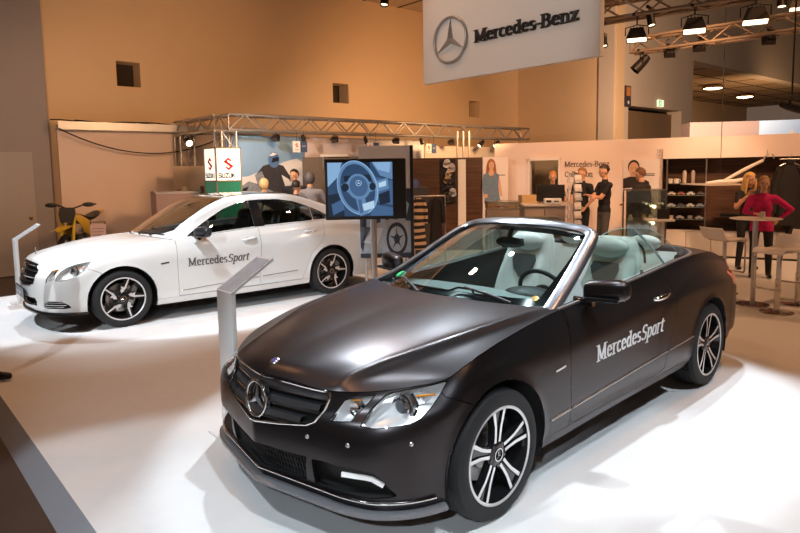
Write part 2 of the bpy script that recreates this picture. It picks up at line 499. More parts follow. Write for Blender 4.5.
# ---------------------------------------------------------------- lettering: a broad-pen serif hand
def _g():
    G = {}
    def S(x, y=0, w=.22): return [(x-w, y), (x+w, y)]
    def A(cx, cy, rx, ry, a0, a1, n=10): return arc(cx, cy, rx, ry, a0, a1, n)
    G['M'] = (1.36, [[(.16, 0), (.16, 1.42)], [(.16, 1.42), (.62, .12)], [(.62, .12), (1.1, 1.42)], [(1.1, 1.42), (1.1, 0)], S(.16, 0, .14), S(1.1, 0, .18), S(.10, 1.42, .12), S(1.16, 1.42, .12)])
    G['e'] = (.78, [[(.12, .55), (.62, .55)], A(.37, .5, .27, .5, 12, 320, 16)])
    G['r'] = (.60, [[(.18, 0), (.18, 1.0)], S(.18, 0, .15), S(.1, 1.0, .10), A(.44, .62, .25, .36, 165, 60, 6)])
    G['c'] = (.70, [A(.37, .5, .27, .5, 50, 315, 14)])
    G['d'] = (.86, [A(.36, .5, .26, .5, 30, 330, 16), [(.62, 1.45), (.62, 0)], S(.56, 1.45, .10), S(.70, 0, .08)])
    G['s'] = (.64, [A(.31, .74, .20, .24, 40, 270, 9), A(.31, .25, .22, .25, 90, -140, 9)])
    G['-'] = (.50, [[(.08, .48), (.40, .48)], [(.08, .54), (.40, .54)]])
    G['B'] = (1.0, [[(.18, 0), (.18, 1.42)], A(.42, 1.08, .32, .34, 90, -90, 10), A(.46, .37, .36, .37, 90, -90, 10), [(.05, 1.42), (.44, 1.42)], [(.18, .74), (.46, .74)], [(.05, 0), (.48, 0)]])
    G['n'] = (.90, [[(.18, 0), (.18, 1.0)], S(.18, 0, .14), S(.1, 1.0, .1), A(.43, .66, .24, .32, 170, 0, 9), [(.67, .66), (.67, 0)], S(.67, 0, .14)])
    G['z'] = (.74, [[(.08, .98), (.62, .98)], [(.58, .98), (.12, .02)], [(.08, .02), (.64, .02)], [(.08, .98), (.08, .84)], [(.64, .02), (.64, .18)]])
    G['S'] = (.90, [A(.43, 1.08, .30, .34, 35, 270, 12), A(.43, .36, .33, .36, 90, -150, 12)])
    G['p'] = (.86, [[(.18, 1.0), (.18, -.45)], S(.18, -.45, .14), S(.1, 1.0, .1), A(.44, .5, .27, .5, 150, -150, 16)])
    G['o'] = (.80, [A(.38, .5, .28, .5, 0, 360, 20)])
    G['t'] = (.58, [[(.24, 1.28), (.24, .18)], A(.40, .18, .16, .18, 180, 300, 6), [(.06, 1.0), (.48, 1.0)]])
    G['C'] = (1.0, [A(.52, .71, .40, .71, 42, 318, 18), [(.82, 1.40), (.82, 1.1)]])
    G['l'] = (.38, [[(.18, 1.45), (.18, 0)], S(.18, 0, .14), S(.11, 1.45, .1)])
    G['i'] = (.38, [[(.18, 1.0), (.18, 0)], S(.18, 0, .14), S(.11, 1.0, .1), [(.18, 1.34), (.18, 1.42)]])
    G[' '] = (.45, []); G['.'] = (.3, [])
    return G
GLYPHS = _g()
def lettering(bm, text, M, size, depth=.004, pw=.17, ph=.075, squeeze=.86, slant=0.0, track=.02, italic_from=None):
    """writes text along M's x axis (baseline at y=0), x-height = size; returns the width"""
    x = 0.0
    for i, ch in enumerate(text):
        adv, strokes = GLYPHS[ch]
        sl = slant if italic_from is None or i >= italic_from else 0.0
        for st in strokes:
            for (x0, y0), (x1, y1) in zip(st[:-1], st[1:]):
                pts = []
                for (px, py) in ((x0, y0), (x1, y1)):
                    for sx, sy in ((-1, -1), (1, -1), (1, 1), (-1, 1)): pts.append((px+sx*pw/2, py+sy*ph/2))
                pts = sorted(set(pts))
                def half(ps):
                    h = []
                    for q in ps:
                        while len(h) >= 2 and (h[-1][0]-h[-2][0])*(q[1]-h[-2][1])-(h[-1][1]-h[-2][1])*(q[0]-h[-2][0]) <= 0: h.pop()
                        h.append(q)
                    return h
                hull = half(pts)[:-1]+half(pts[::-1])[:-1]
                prism(bm, [((x+a*squeeze+b*sl)*size, b*size) for a, b in hull], depth, M)
        x += adv*squeeze+track
    return x*size
# station rows: Px,Py, Tx,Ty,Tz, z0, d0..d6, zc,d7,d8   (P widest outline, T upper border)
ST_CAB = [
 (.877,.00,  .811,.00,.758, .215, .050,.030,.012,.004,.000,.004,.018, .655,.040,.055),
 (.837,.20,  .776,.19,.755, .215, .045,.028,.012,.004,.000,.004,.016, .655,.038,.053),
 (.792,.40,  .724,.385,.742, .212, .040,.025,.010,.004,.000,.005,.020, .645,.042,.060),
 (.750,.56,  .650,.525,.745, .210, .032,.020,.010,.003,.000,.006,.028, .655,.068,.096),
 (.682,.69,  .540,.645,.755, .208, .026,.016,.008,.003,.000,.007,.034, .665,.082,.130),
 (.575,.785, .425,.735,.770, .208, .024,.014,.006,.002,.000,.006,.030, .675,.074,.128),
 (.445,.845, .315,.792,.783, .208, .026,.014,.006,.002,.000,.004,.020, .685,.054,.104),
 (.300,.875, .200,.803,.815, .210, .030,.016,.006,.001,.000,.001,.008, .715,.022,.066),
 (.100,.888, .060,.803,.852, .215, .040,.022,.008,.002,.000,.001,.006, .745,.016,.058),
 (-.20,.890, -.21,.800,.900, .220, .046,.026,.010,.003,.000,.001,.006, .770,.015,.055),
 (-.60,.889, -.60,.800,.950, .220, .050,.020,.012,.004,.002,.001,.005, .790,.016,.052),
 (-1.10,.890, -1.10,.800,.975, .225, .055,.020,.018,.008,.006,.003,.004, .822,.016,.050),
 (-1.60,.892, -1.60,.800,1.005, .230, .055,.022,.020,.010,.008,.003,.004, .852,.018,.050),
 (-2.05,.893, -2.05,.795,1.035, .235, .050,.022,.014,.006,.004,.001,.005, .882,.022,.055),
 (-2.45,.893, -2.45,.785,1.060, .240, .045,.020,.008,.002,.000,.001,.008, .905,.034,.064),
 (-2.85,.888, -2.85,.760,1.055, .245, .044,.022,.008,.002,.000,.002,.012, .900,.042,.075),
 (-3.20,.868, -3.16,.715,1.030, .250, .044,.024,.008,.002,.000,.002,.014, .880,.048,.085),
 (-3.49,.832, -3.40,.650,1.000, .260, .050,.030,.010,.002,.000,.004,.020, .860,.060,.100),
 (-3.70,.732, -3.52,.540,.985, .270, .060,.040,.015,.004,.000,.006,.030, .850,.080,.130),
 (-3.78,.540, -3.60,.400,.985, .280, .070,.045,.018,.006,.000,.008,.034, .850,.086,.130),
 (-3.82,.280, -3.65,.220,.988, .285, .070,.050,.020,.008,.000,.008,.035, .850,.086,.130),
 (-3.83,.00, -3.67,.00,.990, .285, .070,.050,.020,.008,.000,.008,.035, .850,.086,.130),
]
HOOD_CAB = [
 [(-.42,0,.985), (-.43,.2,.985), (-.47,.4,.981), (-.56,.6,.972), (-.69,.80,.960)],
 [(-.15,0,.962), (-.15,.2,.963), (-.18,.4,.957), (-.24,.61,.938), (-.35,.80,.915)],
 [(.15,0,.922), (.15,.2,.924), (.12,.4,.917), (.08,.61,.893), (.00,.80,.86)],
 [(.42,0,.876), (.41,.2,.878), (.37,.39,.868), (.30,.59,.842), (.17,.80,.82)],
 [(.63,0,.832), (.61,.2,.832), (.56,.38,.820), (.45,.565,.802), (.26,.80,.80)],
 [(.755,0,.797), (.722,.2,.793), (.668,.38,.776), (.56,.55,.776), (.295,.795,.788)],
 [(.811,0,.758), (.776,.2,.755), (.724,.39,.742), (.60,.59,.75), (.315,.792,.783)],
]
TRUNK_CAB = [
 [(-2.92,0,1.085), (-2.92,.2,1.085), (-2.90,.4,1.083), (-2.80,.6,1.078), (-2.60,.775,1.061)],
 [(-3.03,0,1.084), (-3.03,.2,1.084), (-3.02,.38,1.080), (-2.98,.58,1.068), (-2.90,.750,1.052)],
 [(-3.20,0,1.068), (-3.20,.2,1.067), (-3.19,.37,1.062), (-3.17,.55,1.050), (-3.15,.72,1.031)],
 [(-3.42,0,1.045), (-3.41,.2,1.043), (-3.39,.36,1.036), (-3.36,.52,1.024), (-3.30,.68,1.010)],
 [(-3.60,0,1.015), (-3.59,.19,1.013), (-3.56,.34,1.006), (-3.48,.49,1.0), (-3.38,.655,1.0)],
 [(-3.67,0,.990), (-3.65,.19,.988), (-3.61,.35,.985), (-3.55,.50,.985), (-3.41,.64,.999)],
]
ST_SED = [
 (.890,.00,  .800,.00,.800, .225, .040,.020,.010,.004,.000,.004,.016, .690,.040,.060),
 (.875,.20,  .785,.19,.800, .225, .040,.020,.010,.004,.000,.004,.016, .690,.040,.060),
 (.840,.38,  .745,.36,.780, .222, .036,.020,.010,.004,.000,.004,.016, .680,.040,.062),
 (.785,.54,  .670,.50,.765, .220, .030,.018,.010,.003,.000,.004,.018, .670,.048,.085),
 (.700,.68,  .560,.635,.765, .218, .024,.014,.008,.003,.000,.004,.018, .675,.055,.115),
 (.585,.795, .430,.735,.778, .218, .022,.012,.006,.002,.000,.003,.014, .680,.048,.110),
 (.450,.870, .315,.800,.795, .215, .024,.012,.006,.002,.000,.002,.010, .690,.034,.085),
 (.300,.905, .200,.822,.832, .215, .028,.014,.006,.001,.000,.001,.008, .725,.022,.066),
 (.100,.918, .060,.825,.868, .212, .036,.018,.008,.002,.000,.001,.006, .755,.016,.058),
 (-.20,.922, -.21,.825,.905, .205, .036,.012,.010,.003,.000,.001,.006, .785,.015,.055),
 (-.62,.924, -.62,.825,.955, .200, .036,.010,.012,.004,.002,.001,.005, .810,.016,.052),
 (-1.10,.926, -1.10,.822,1.000, .200, .036,.010,.018,.008,.006,.003,.004, .845,.016,.050),
 (-1.73,.927, -1.73,.820,1.040, .200, .036,.010,.020,.010,.008,.003,.004, .878,.018,.050),
 (-2.15,.927, -2.15,.815,1.055, .205, .038,.012,.014,.006,.004,.001,.005, .898,.022,.055),
 (-2.55,.927, -2.55,.810,1.070, .210, .040,.016,.008,.002,.000,.001,.008, .915,.034,.064),
 (-2.95,.922, -2.95,.790,1.080, .215, .040,.018,.008,.002,.000,.002,.012, .915,.042,.075),
 (-3.32,.900, -3.29,.745,1.070, .225, .040,.020,.008,.002,.000,.002,.014, .905,.048,.085),
 (-3.60,.850, -3.52,.680,1.050, .235, .045,.026,.010,.002,.000,.004,.020, .890,.060,.100),
 (-3.80,.740, -3.65,.560,1.035, .245, .055,.035,.015,.004,.000,.006,.030, .880,.080,.130),
 (-3.90,.550, -3.74,.410,1.035, .255, .060,.040,.018,.006,.000,.008,.034, .880,.086,.130),
 (-3.94,.280, -3.79,.220,1.040, .255, .060,.045,.020,.008,.000,.008,.035, .880,.086,.130),
 (-3.95,.00, -3.80,.00,1.042, .255, .060,.045,.020,.008,.000,.008,.035, .880,.086,.130),
]
HOOD_SED = [
 [(-.42,0,.995), (-.43,.2,.995), (-.46,.4,.991), (-.53,.6,.980), (-.66,.82,.960)],
 [(-.15,0,.985), (-.15,.2,.984), (-.17,.4,.978), (-.22,.61,.955), (-.33,.82,.918)],
 [(.15,0,.956), (.15,.2,.955), (.13,.4,.945), (.09,.61,.914), (.00,.82,.87)],
 [(.42,0,.916), (.41,.2,.914), (.38,.39,.900), (.31,.59,.865), (.18,.82,.835)],
 [(.62,0,.875), (.61,.2,.872), (.56,.37,.855), (.46,.565,.820), (.26,.82,.81)],
 [(.745,0,.838), (.73,.19,.836), (.69,.36,.812), (.57,.55,.788), (.295,.805,.80)],
 [(.800,0,.800), (.785,.19,.800), (.74,.37,.778), (.61,.59,.766), (.315,.80,.795)],
]
TRUNK_SED = [
 [(-3.22,0,1.13), (-3.22,.2,1.13), (-3.20,.4,1.125), (-3.17,.58,1.11), (-3.10,.775,1.078)],
 [(-3.35,0,1.12), (-3.35,.2,1.12), (-3.34,.38,1.115), (-3.32,.55,1.10), (-3.28,.745,1.072)],
 [(-3.55,0,1.10), (-3.54,.2,1.10), (-3.53,.36,1.093), (-3.50,.53,1.078), (-3.46,.70,1.058)],
 [(-3.74,0,1.07), (-3.73,.19,1.068), (-3.70,.34,1.06), (-3.62,.49,1.05), (-3.52,.685,1.05)],
 [(-3.80,0,1.042), (-3.79,.19,1.040), (-3.745,.35,1.036), (-3.67,.52,1.035), (-3.54,.67,1.048)],
]

UPPER_SED = [
 [(-.66,.82,.958), (-.64,.775,.965), (-.62,.74,.972), (-.56,.62,.98), (-.48,.36,.992), (-.42,0,.995)],
 [(-1.05,.822,.995), (-1.0,.775,1.09), (-.98,.735,1.16), (-.95,.70,1.205), (-.80,.36,1.185), (-.74,0,1.185)],
 [(-1.35,.822,1.02), (-1.32,.765,1.16), (-1.30,.705,1.27), (-1.25,.655,1.355), (-1.12,.36,1.362), (-1.06,0,1.355)],
 [(-1.6,.82,1.035), (-1.6,.75,1.2), (-1.58,.675,1.345), (-1.52,.61,1.43), (-1.42,.36,1.458), (-1.36,0,1.463)],
 [(-2.0,.817,1.05), (-2.0,.745,1.22), (-2.0,.665,1.37), (-2.0,.60,1.455), (-2.0,.35,1.49), (-2.0,0,1.498)],
 [(-2.45,.812,1.065), (-2.45,.75,1.21), (-2.45,.675,1.345), (-2.45,.61,1.42), (-2.5,.35,1.45), (-2.52,0,1.455)],
 [(-2.80,.80,1.075), (-2.82,.75,1.17), (-2.82,.70,1.25), (-2.82,.64,1.32), (-2.9,.35,1.33), (-2.95,0,1.33)],
 [(-3.02,.79,1.08), (-3.04,.765,1.12), (-3.06,.73,1.16), (-3.08,.67,1.21), (-3.12,.35,1.20), (-3.15,0,1.195)],
 [(-3.12,.775,1.08), (-3.14,.75,1.085), (-3.16,.70,1.095), (-3.18,.62,1.105), (-3.21,.35,1.125), (-3.22,0,1.13)],
]
# ================================================================ the two cars
def car_materials(which):
    m = {}
    if which == 'black':
        m['paint'] = mat('satin_black_paint', (.054, .048, .050), .31, .9, noise=.04, nscale=900, bump=.012, bscale=1500)
    else:
        m['paint'] = mat('white_paint', (.80, .80, .78), .25, 0, coat=.8, noise=.01, nscale=400)
    m['rubber'] = mat('tyre_rubber', (.018, .018, .019), .72, 0, noise=.2, nscale=60, bump=.1, bscale=300)
    m['rim_face'] = mat('machined_alloy', (.80, .80, .80), .30, .55, noise=.03, nscale=90)
    m['rim_dark'] = mat('gloss_black_alloy', (.012, .012, .013), .18, .2, coat=.5, noise=.05)
    m['disc'] = mat('brake_steel', (.45, .44, .43), .35, 1.0, noise=.1, nscale=50)
    m['caliper'] = mat('caliper_grey', (.35, .34, .33), .4, .6, noise=.05)
    m['chrome'] = mat('chrome', (.82, .82, .83), .08, 1.0, noise=.01)
    m['satin'] = mat('satin_metal', (.62, .62, .63), .28, 1.0, noise=.02)
    m['gloss_black'] = mat('gloss_black_plastic', (.010, .010, .011), .12, 0, coat=.6, noise=.05)
    m['dark'] = mat('dark_plastic', (.018, .017, .017), .55, 0, noise=.1, nscale=80)
    m['void'] = mat('underbody_black', (.006, .006, .006), .8, 0, noise=.2)
    m['carbon'] = mat('carbon_lip', (.20, .20, .21), .35, .4, noise=.35, nscale=220)
    m['glass'] = glass_mat('windscreen_glass', (.70, .80, .78), .5)
    m['lamp_glass'] = glass_mat('lamp_cover_glass', (.95, .96, .97), .5)
    m['lamp_in'] = mat('lamp_reflector', (.94, .93, .92), .28, .35, noise=.05, nscale=30)
    m['lamp_white'] = mat('lamp_white', (.85, .86, .88), .25, .2, noise=.03)
    m['amber'] = mat('amber_lens', (.9, .35, .04), .2, 0, noise=.05)
    m['red'] = mat('tail_lamp_red', (.55, .015, .01), .12, 0, coat=.8, noise=.1, nscale=60)
    m['leather'] = mat('pale_leather', (.80, .86, .83), .45, 0, noise=.03, nscale=30, bump=.015, bscale=300)
    m['grey_leather'] = mat('grey_leather', (.09, .10, .10), .5, 0, noise=.08, nscale=40)
    m['interior'] = mat('cabin_trim_black', (.020, .020, .021), .5, 0, noise=.1, nscale=60)
    m['dash'] = mat('dash_top', (.30, .35, .35), .55, 0, noise=.08, nscale=60)
    m['mirror'] = mat('mirror_glass', (.8, .8, .8), .02, 1.0)
    return m

def strip_along(pts, w, t, mirror=False):
    """flat moulding strip with thickness following pts; w up-direction width"""
    bm = nb()
    tube(bm, pts, t, 8)
    return bm

def seat(parent, mt, x, y, kind='front'):
    s = empty('seat', (x, y, 0)); s.parent = parent
    main = mt['leather'] if kind != 'dark' else mt['interior']
    ins = mt['grey_leather'] if kind != 'dark' else mt['dark']
    c = nb()
    # cushion
    G = []
    for xx, zz in ((.30, .50), (.24, .56), (.0, .55), (-.2, .53)):
        G.append([(xx, -.26, zz-.10), (xx, -.23, zz+.03), (xx, -.13, zz), (xx, 0, zz-.004), (xx, .13, zz), (xx, .23, zz+.03), (xx, .26, zz-.10)])
    S = tensor(G, 16, 22); b = grid_bm(S, flip=False)
    solid(b, .04); fix(b)
    obj('cushion', b, main, s, 50)
    # backrest: bucket shaped, leaning back
    rows = []
    spec = [(.42, .24, .0), (.55, .25, -.03), (.75, .255, -.09), (.92, .235, -.145), (1.05, .215, -.185), (1.13, .19, -.21), (1.19, .165, -.225), (1.225, .125, -.24)]
    for z, w, xx in spec:
        xb = -.20+xx*1.1
        bol = .05*(1 if z < 1.0 else .3)
        rows.append([(xb-.09, -w*.9, z), (xb-.02, -w, z), (xb+bol, -w*.82, z), (xb+.004, -w*.45, z), (xb, 0, z), (xb+.004, w*.45, z), (xb+bol, w*.82, z), (xb-.02, w, z), (xb-.09, w*.9, z)])
    S = tensor(rows, 30, 26)
    b = grid_bm(S)
    # close the back with an offset skin and rim
    back = S.copy(); back[..., 0] = np.minimum(back[..., 0], back[..., 0])-.0
    nvv = S.shape[1]; yy = np.linspace(-1, 1, nvv)
    back[..., 0] = S[:, [0], 0]-.05*(1-np.abs(yy[None, :])**3)
    V1 = nb()
    nu, nv = S.shape[:2]
    A = [[V1.verts.new(S[i, j]) for j in range(nv)] for i in range(nu)]
    B = [[V1.verts.new(back[i, j]) for j in range(nv)] for i in range(nu)]
    for i in range(nu-1):
        for j in range(nv-1):
            V1.faces.new((A[i][j], A[i][j+1], A[i+1][j+1], A[i+1][j])); V1.faces.new((B[i][j], B[i+1][j], B[i+1][j+1], B[i][j+1]))
    for i in range(nu-1):
        for j in (0, nv-1): V1.faces.new((A[i][j], A[i+1][j], B[i+1][j], B[i][j]))
    for j in range(nv-1):
        for i in (0, nu-1): V1.faces.new((A[i][j], A[i][j+1], B[i][j+1], B[i][j]))
    b.free(); bmesh.ops.remove_doubles(V1, verts=V1.verts[:], dist=1e-4); fix(V1)
    obj('backrest', V1, main, s, 55)
    # headrest pad, with the recess below it
    h = nb(); sphere(h, (-.432, 0, 1.150), .12, 20, 12, (.50, 1.38, .66), 0, rotm('Y', -18)); 
    obj('headrest', h, main if kind != 'dark' else main, s, 60)
    if kind != 'dark':
        v = nb(); prof = [(-.10, 1.10), (.10, 1.10), (.115, 1.05), (.08, .96), (.02, .90), (-.02, .90), (-.08, .96), (-.115, 1.05)]
        lo = []
        M = basis((-.405, 0, 0), (0, 1, 0), (-.28, 0, 1))
        prism(v, prof, .014, basis((-.034, 0, 0), (0, 1, 0), (-.347, 0, 1))); fix(v)
        obj('air_scarf_inset', v, ins, s, 40)
    return s

def steering_wheel(parent, mt, x, y, z, r=.185):
    s = empty('steering_wheel', (x, y, z)); s.parent = parent
    M = basis((0, 0, 0), (0, 1, 0), (.40, 0, .92))
    b = nb(); tube(b, [M @ Vector((r*math.cos(2*PI*k/40), r*math.sin(2*PI*k/40), 0)) for k in range(40)], .015, 10, closed=True)
    obj('wheel_ring', b, mt['interior'], s, 60)
    b = nb(); lathe(b, [(0, -.03), (.065, -.025), (.075, 0), (.06, .02), (0, .03)], 24, M)
    for a in (0, 180, 270): tube(b, [M @ Vector((.05*math.cos(R(a)), .05*math.sin(R(a)), 0)), M @ Vector((r*math.cos(R(a)), r*math.sin(R(a)), 0))], [.025, .014], 10)
    tube(b, [M @ Vector((0, 0, .02)), M @ Vector((0, 0, .25))], .03, 12)
    fix(b); obj('wheel_hub', b, mt['interior'], s, 40)
    return s

def wing_mirror(parent, mt, sgn, y, x=-.93, z=1.02, shell=None):
    m = empty('wing_mirror', (x, sgn*y, z)); m.parent = parent
    b = nb()
    # shell, leading face rounded: rows along the width (outward)
    rows = []
    for u, sc in ((-.0, .80), (.03, .95), (.12, 1.0), (.20, .93), (.235, .72), (.25, .40)):
        ring = []
        for k in range(16):
            a = 2*PI*k/16; cx = math.cos(a); sz = math.sin(a)
            px = (.075 if cx > 0 else .045)*np.sign(cx)*abs(cx)**.75*sc
            pz = .073*np.sign(sz)*abs(sz)**.65*sc+.02*(u/.25)
            ring.append(b.verts.new((px-.06*(u/.25), sgn*(-.10+u), pz)))
        rows.append(ring)
    for i in range(len(rows)-1):
        for k in range(16): b.faces.new((rows[i][k], rows[i][(k+1) % 16], rows[i+1][(k+1) % 16], rows[i+1][k]))
    b.faces.new(rows[0]); b.faces.new(rows[-1]); fix(b)
    for f in b.faces:
        if f.calc_center_median().z < -.022: f.material_index = 1
    o = obj('mirror_shell', b, [shell or mt['paint'], mt['gloss_black']], m, 50)
    sd = o.modifiers.new('s', 'SUBSURF'); sd.levels = 2; sd.render_levels = 2
    b = nb(); tube(b, [(.03, sgn*-.215, -.065), (.01, sgn*-.13, -.062), (0, sgn*-.05, -.06)], [.035, .024, .03], 10); fix(b); obj('mirror_arm', b, mt['gloss_black'], m, 50)
    b = nb()
    box(b, (.050, sgn*.03, -.030), (.045, .19, .022), rotm('Z', sgn*14), .006); obj('turn_signal', b, mt['gloss_black'], m)
    b = nb(); box(b, (-.052, sgn*.02, .004), (.006, .19, .105), rotm('Z', sgn*8), .002); obj('mirror_glass', b, mt['mirror'], m)
    return m

def lamp(parent, bumper, poly, mt, name, kind=45, depth=.06, sgn=1, deco=None):
    """cuts the lamp outline out of the body, builds bucket, trim edge and clear cover"""
    pass

def sheet_strip(bm, pts, h, t):
    """bar of height h and depth t following pts"""
    rows = []
    for i, p in enumerate(pts):
        d = (pts[min(i+1, len(pts)-1)]-pts[max(i-1, 0)]).normalized(); u = Vector((0, 0, 1)); u = (u-d*u.dot(d)).normalized(); n = d.cross(u)
        rows.append([bm.verts.new(p+u*a*h/2+n*c*t/2) for a, c in ((-1, -1), (1, -1), (1, 1), (-1, 1))])
    for r0, r1 in zip(rows[:-1], rows[1:]):
        for k in range(4): bm.faces.new((r0[k], r0[(k+1) % 4], r1[(k+1) % 4], r1[k]))
    bm.faces.new(rows[0]); bm.faces.new(rows[-1]); fix(bm)
def offset_in(bm, d):
    bm.normal_update()
    for v in bm.verts: v.co -= v.normal*d
    return bm
def clone(bm):
    b = bm.copy(); return b
def outline_pts(bm):
    """ordered border loop of an open surface"""
    be = [e for e in bm.edges if len(e.link_faces) == 1]
    adj = {}
    for e in be:
        for v in e.verts: adj.setdefault(v, []).append(e.other_vert(v))
    start = next(iter(adj)); loop = [start]; prev = None; cur = start
    while True:
        nx = [v for v in adj[cur] if v is not prev]
        if not nx: break
        nxt = nx[0]
        if nxt is start or len(loop) > 2000: break
        loop.append(nxt); prev, cur = cur, nxt
    return [v.co.copy() for v in loop]

def build_car(which, X, Y, yaw, label):
    blk = which == 'black'
    mt = car_materials(which)
    root = empty('convertible_car' if blk else 'sedan_car', (X, Y, 0), yaw, label, 'car')
    body = CarBody(ST_CAB if blk else ST_SED, None, None, 2.76 if blk else 2.874)
    wb = body.wb
    S = body.skirt(nu=230 if blk else 200, nv=44 if blk else 38)
    SK = grid_bm(S); fix_out(SK)
    paint = mt['paint']
    lipd = .012
    def add(name, bm, m=None, both=False, joined=False, gap=.0022, lip=lipd, parent=root, smooth=32, noedge=False):
        """panel on the left, mirrored to the right (both) or made whole across the centre line (joined)"""
        if joined: mirror_y(bm)
        if not noedge: panel(bm, gap, lip)
        if both:
            r = clone(bm); mirror_y(r, False)
            a = obj(name, bm, m or paint, parent, smooth); b = obj(name, r, m or paint, parent, smooth); return a, b
        return obj(name, bm, m or paint, parent, smooth)
    # ---- wheel arches
    for cx in (0, -wb):
        P = arch_poly(cx, body.ar, body.az)
        cut(SK, 'side', P, where=lambda c: c.y > .5)
        take(SK, inside('side', P, lambda c: c.y > .5)).free()
    # ---- lamp outlines in a three-quarter projection
    if blk:
        LS = [(-.2036, .618), (-.131, .709), (-.06, .727), (.017, .737), (-.03, .69), (-.0976, .632)]
        LM = [(-.055, .620), (-.01, .675), (.0615, .736), (.10, .748), (.15, .756), (.225, .764), (.3175, .776), (.352, .779), (.3125, .726), (.265, .678), (.2227, .648), (.180, .634), (.130, .627), (.021, .618)]
        GR = [(-.01, .530), (.19, .557), (.355, .585), (.395, .607), (.418, .66), (.430, .71), (.424, .737), (.2, .746), (-.01, .750)]
        LOW = [(-.01, .275), (.325, .300), (.342, .423), (.18, .417), (-.01, .412)]
        SI = [(-.070, .418), (-.0046, .426), (.15, .424), (.2455, .418), (.27, .403), (.352, .308), (.33, .300), (.2, .29), (-.018, .290), (-.060, .297)]
        SIk = 30
    else:
        LS = [(-.085, .578), (-.05, .700), (.0, .714), (.035, .714), (.02, .67), (.028, .624), (-.03, .60)]
        LM = [(.045, .600), (.055, .65), (.072, .693), (.125, .735), (.20, .762), (.29, .780), (.36, .789), (.332, .701), (.29, .665), (.248, .643), (.19, .620), (.122, .603)]
        GR = [(-.01, .515), (.3, .530), (.42, .548), (.445, .60), (.43, .70), (.375, .765), (.2, .785), (-.01, .788)]
        LOW = [(-.01, .285), (.42, .295), (.44, .345), (.42, .385), (-.01, .385)]
        SI = [(.10, .295), (.13, .345), (.18, .365), (.35, .365), (.42, .325), (.44, .293), (.36, .282), (.14, .280)]
        SIk = 30
    front = lambda c: c.x > .1
    lamps = []
    for nm, P in (('headlight', LM), ('inner_headlight', LS)):
        cut(SK, 45, P, where=front)
        lamps.append((nm, take(SK, inside(45, P, front))))
    cut(SK, 'front', GR, where=lambda c: c.x > .5); gr = take(SK, inside('front', GR, lambda c: c.x > .5))
    cut(SK, 'front', LOW, where=lambda c: c.x > .5); low = take(SK, inside('front', LOW, lambda c: c.x > .5))
    cut(SK, SIk, SI, where=lambda c: c.x > .4); si = take(SK, inside(SIk, SI, lambda c: c.x > .4))
    # ---- body panels
    BP = [(.15, 0), (.15, .61), (.236, .668), (.316, .707), (.35, .718), (.352, 1.1), (1.5, 1.1), (1.5, 0)]
    cut(SK, 'side', BP[1:6], closed=False, where=front)
    bumper = take(SK, inside('side', BP))
    if blk:
        DR = [(-.70, 1.2), (-.699, .918), (-.645, .73), (-.655, .5), (-.668, .33), (-.70, .296), (-1.558, .309), (-1.85, .315), (-1.925, .335), (-1.955, .445), (-2.04, .65), (-2.072, .80), (-2.062, .878), (-1.99, .98), (-1.96, 1.2)]
        doors = [DR]
        SILL = [(-.3, .05), (-.3, .285), (-2.5, .295), (-2.5, .05)]
        FEND = [(.6, .05), (.6, 1.2), (-.68, 1.2), (-.68, .9), (-.66, .05)]
        tailx = -3.27
    else:
        doors = [[(-.66, 1.2), (-.655, .93), (-.640, .73), (-.648, .285), (-1.735, .285), (-1.76, .85), (-1.765, 1.2)],
                 [(-1.775, 1.2), (-1.765, .85), (-1.740, .285), (-2.36, .285), (-2.44, .40), (-2.52, .62), (-2.72, .80), (-2.78, .95), (-2.80, 1.2)]]
        SILL = [(-.3, .05), (-.3, .275), (-2.55, .28), (-2.55, .05)]
        FEND = [(.6, .05), (.6, 1.2), (-.655, 1.2), (-.65, .9), (-.645, .05)]
        tailx = -3.36
    db = []
    for D in doors:
        cut(SK, 'side', D, where=lambda c: c.y > .5)
        db.append(take(SK, inside('side', D, lambda c: c.y > .5)))
    cut(SK, 'side', SILL[1:3], closed=False, where=lambda c: c.y > .5)
    sill = take(SK, inside('side', SILL, lambda c: c.y > .5))
    fend = take(SK, inside('side', FEND))
    zt = .86 if blk else .90
    TL = [(1.69, zt), (1.80, zt+.012), (2.05, zt+.012), (2.36, zt), (2.34, zt-.17), (1.95, zt-.17), (1.75, zt-.11)] if blk else [(1.84, zt), (1.93, zt+.03), (2.1, zt+.03), (2.42, zt), (2.40, zt-.19), (2.0, zt-.19), (1.82, zt-.13)]
    rear = lambda c: c.x < -3.0
    cut(SK, 135, TL, where=rear); tl = take(SK, inside(135, TL, rear))
    RB = [(tailx, .05), (tailx, zt-.14), (-3.5, zt-.17), (-4.5, zt-.19), (-4.5, .05)]
    cut(SK, 'side', RB[:4], closed=False, where=rear); rb = take(SK, inside('side', RB))
    qk = SK
    add('front_bumper', bumper, joined=True, lip=.03)
    add('fender', fend, both=True)
    for d in db:
        add('door', d, both=True)
    add('side_skirt', sill, both=True)
    add('rear_bumper', rb, joined=True)
    add('quarter_panel', qk, joined=True)
    # ---- hood and boot lid
    hs = body.snap_patch(HOOD_CAB if blk else HOOD_SED, 70, 44, ridge=[(.90, .52, .085, .020)] if blk else [(.88, .55, .10, .008)])
    H = grid_bm(hs); fix_out(H, up=True)
    hood = add('hood', H, joined=True)
    ts = body.snap_patch(TRUNK_CAB if blk else TRUNK_SED, 36, 26, front=False)
    Tm = grid_bm(ts); fix_out(Tm, up=True)
    add('boot_lid', Tm, joined=True)
    # ---- tail lamps
    t2 = clone(tl); panel(t2, .002, .02)
    r2 = clone(t2); mirror_y(r2, False)
    obj('tail_light', t2, mt['red'], root, 40); obj('tail_light', r2, mt['red'], root, 40)
    tl.free()
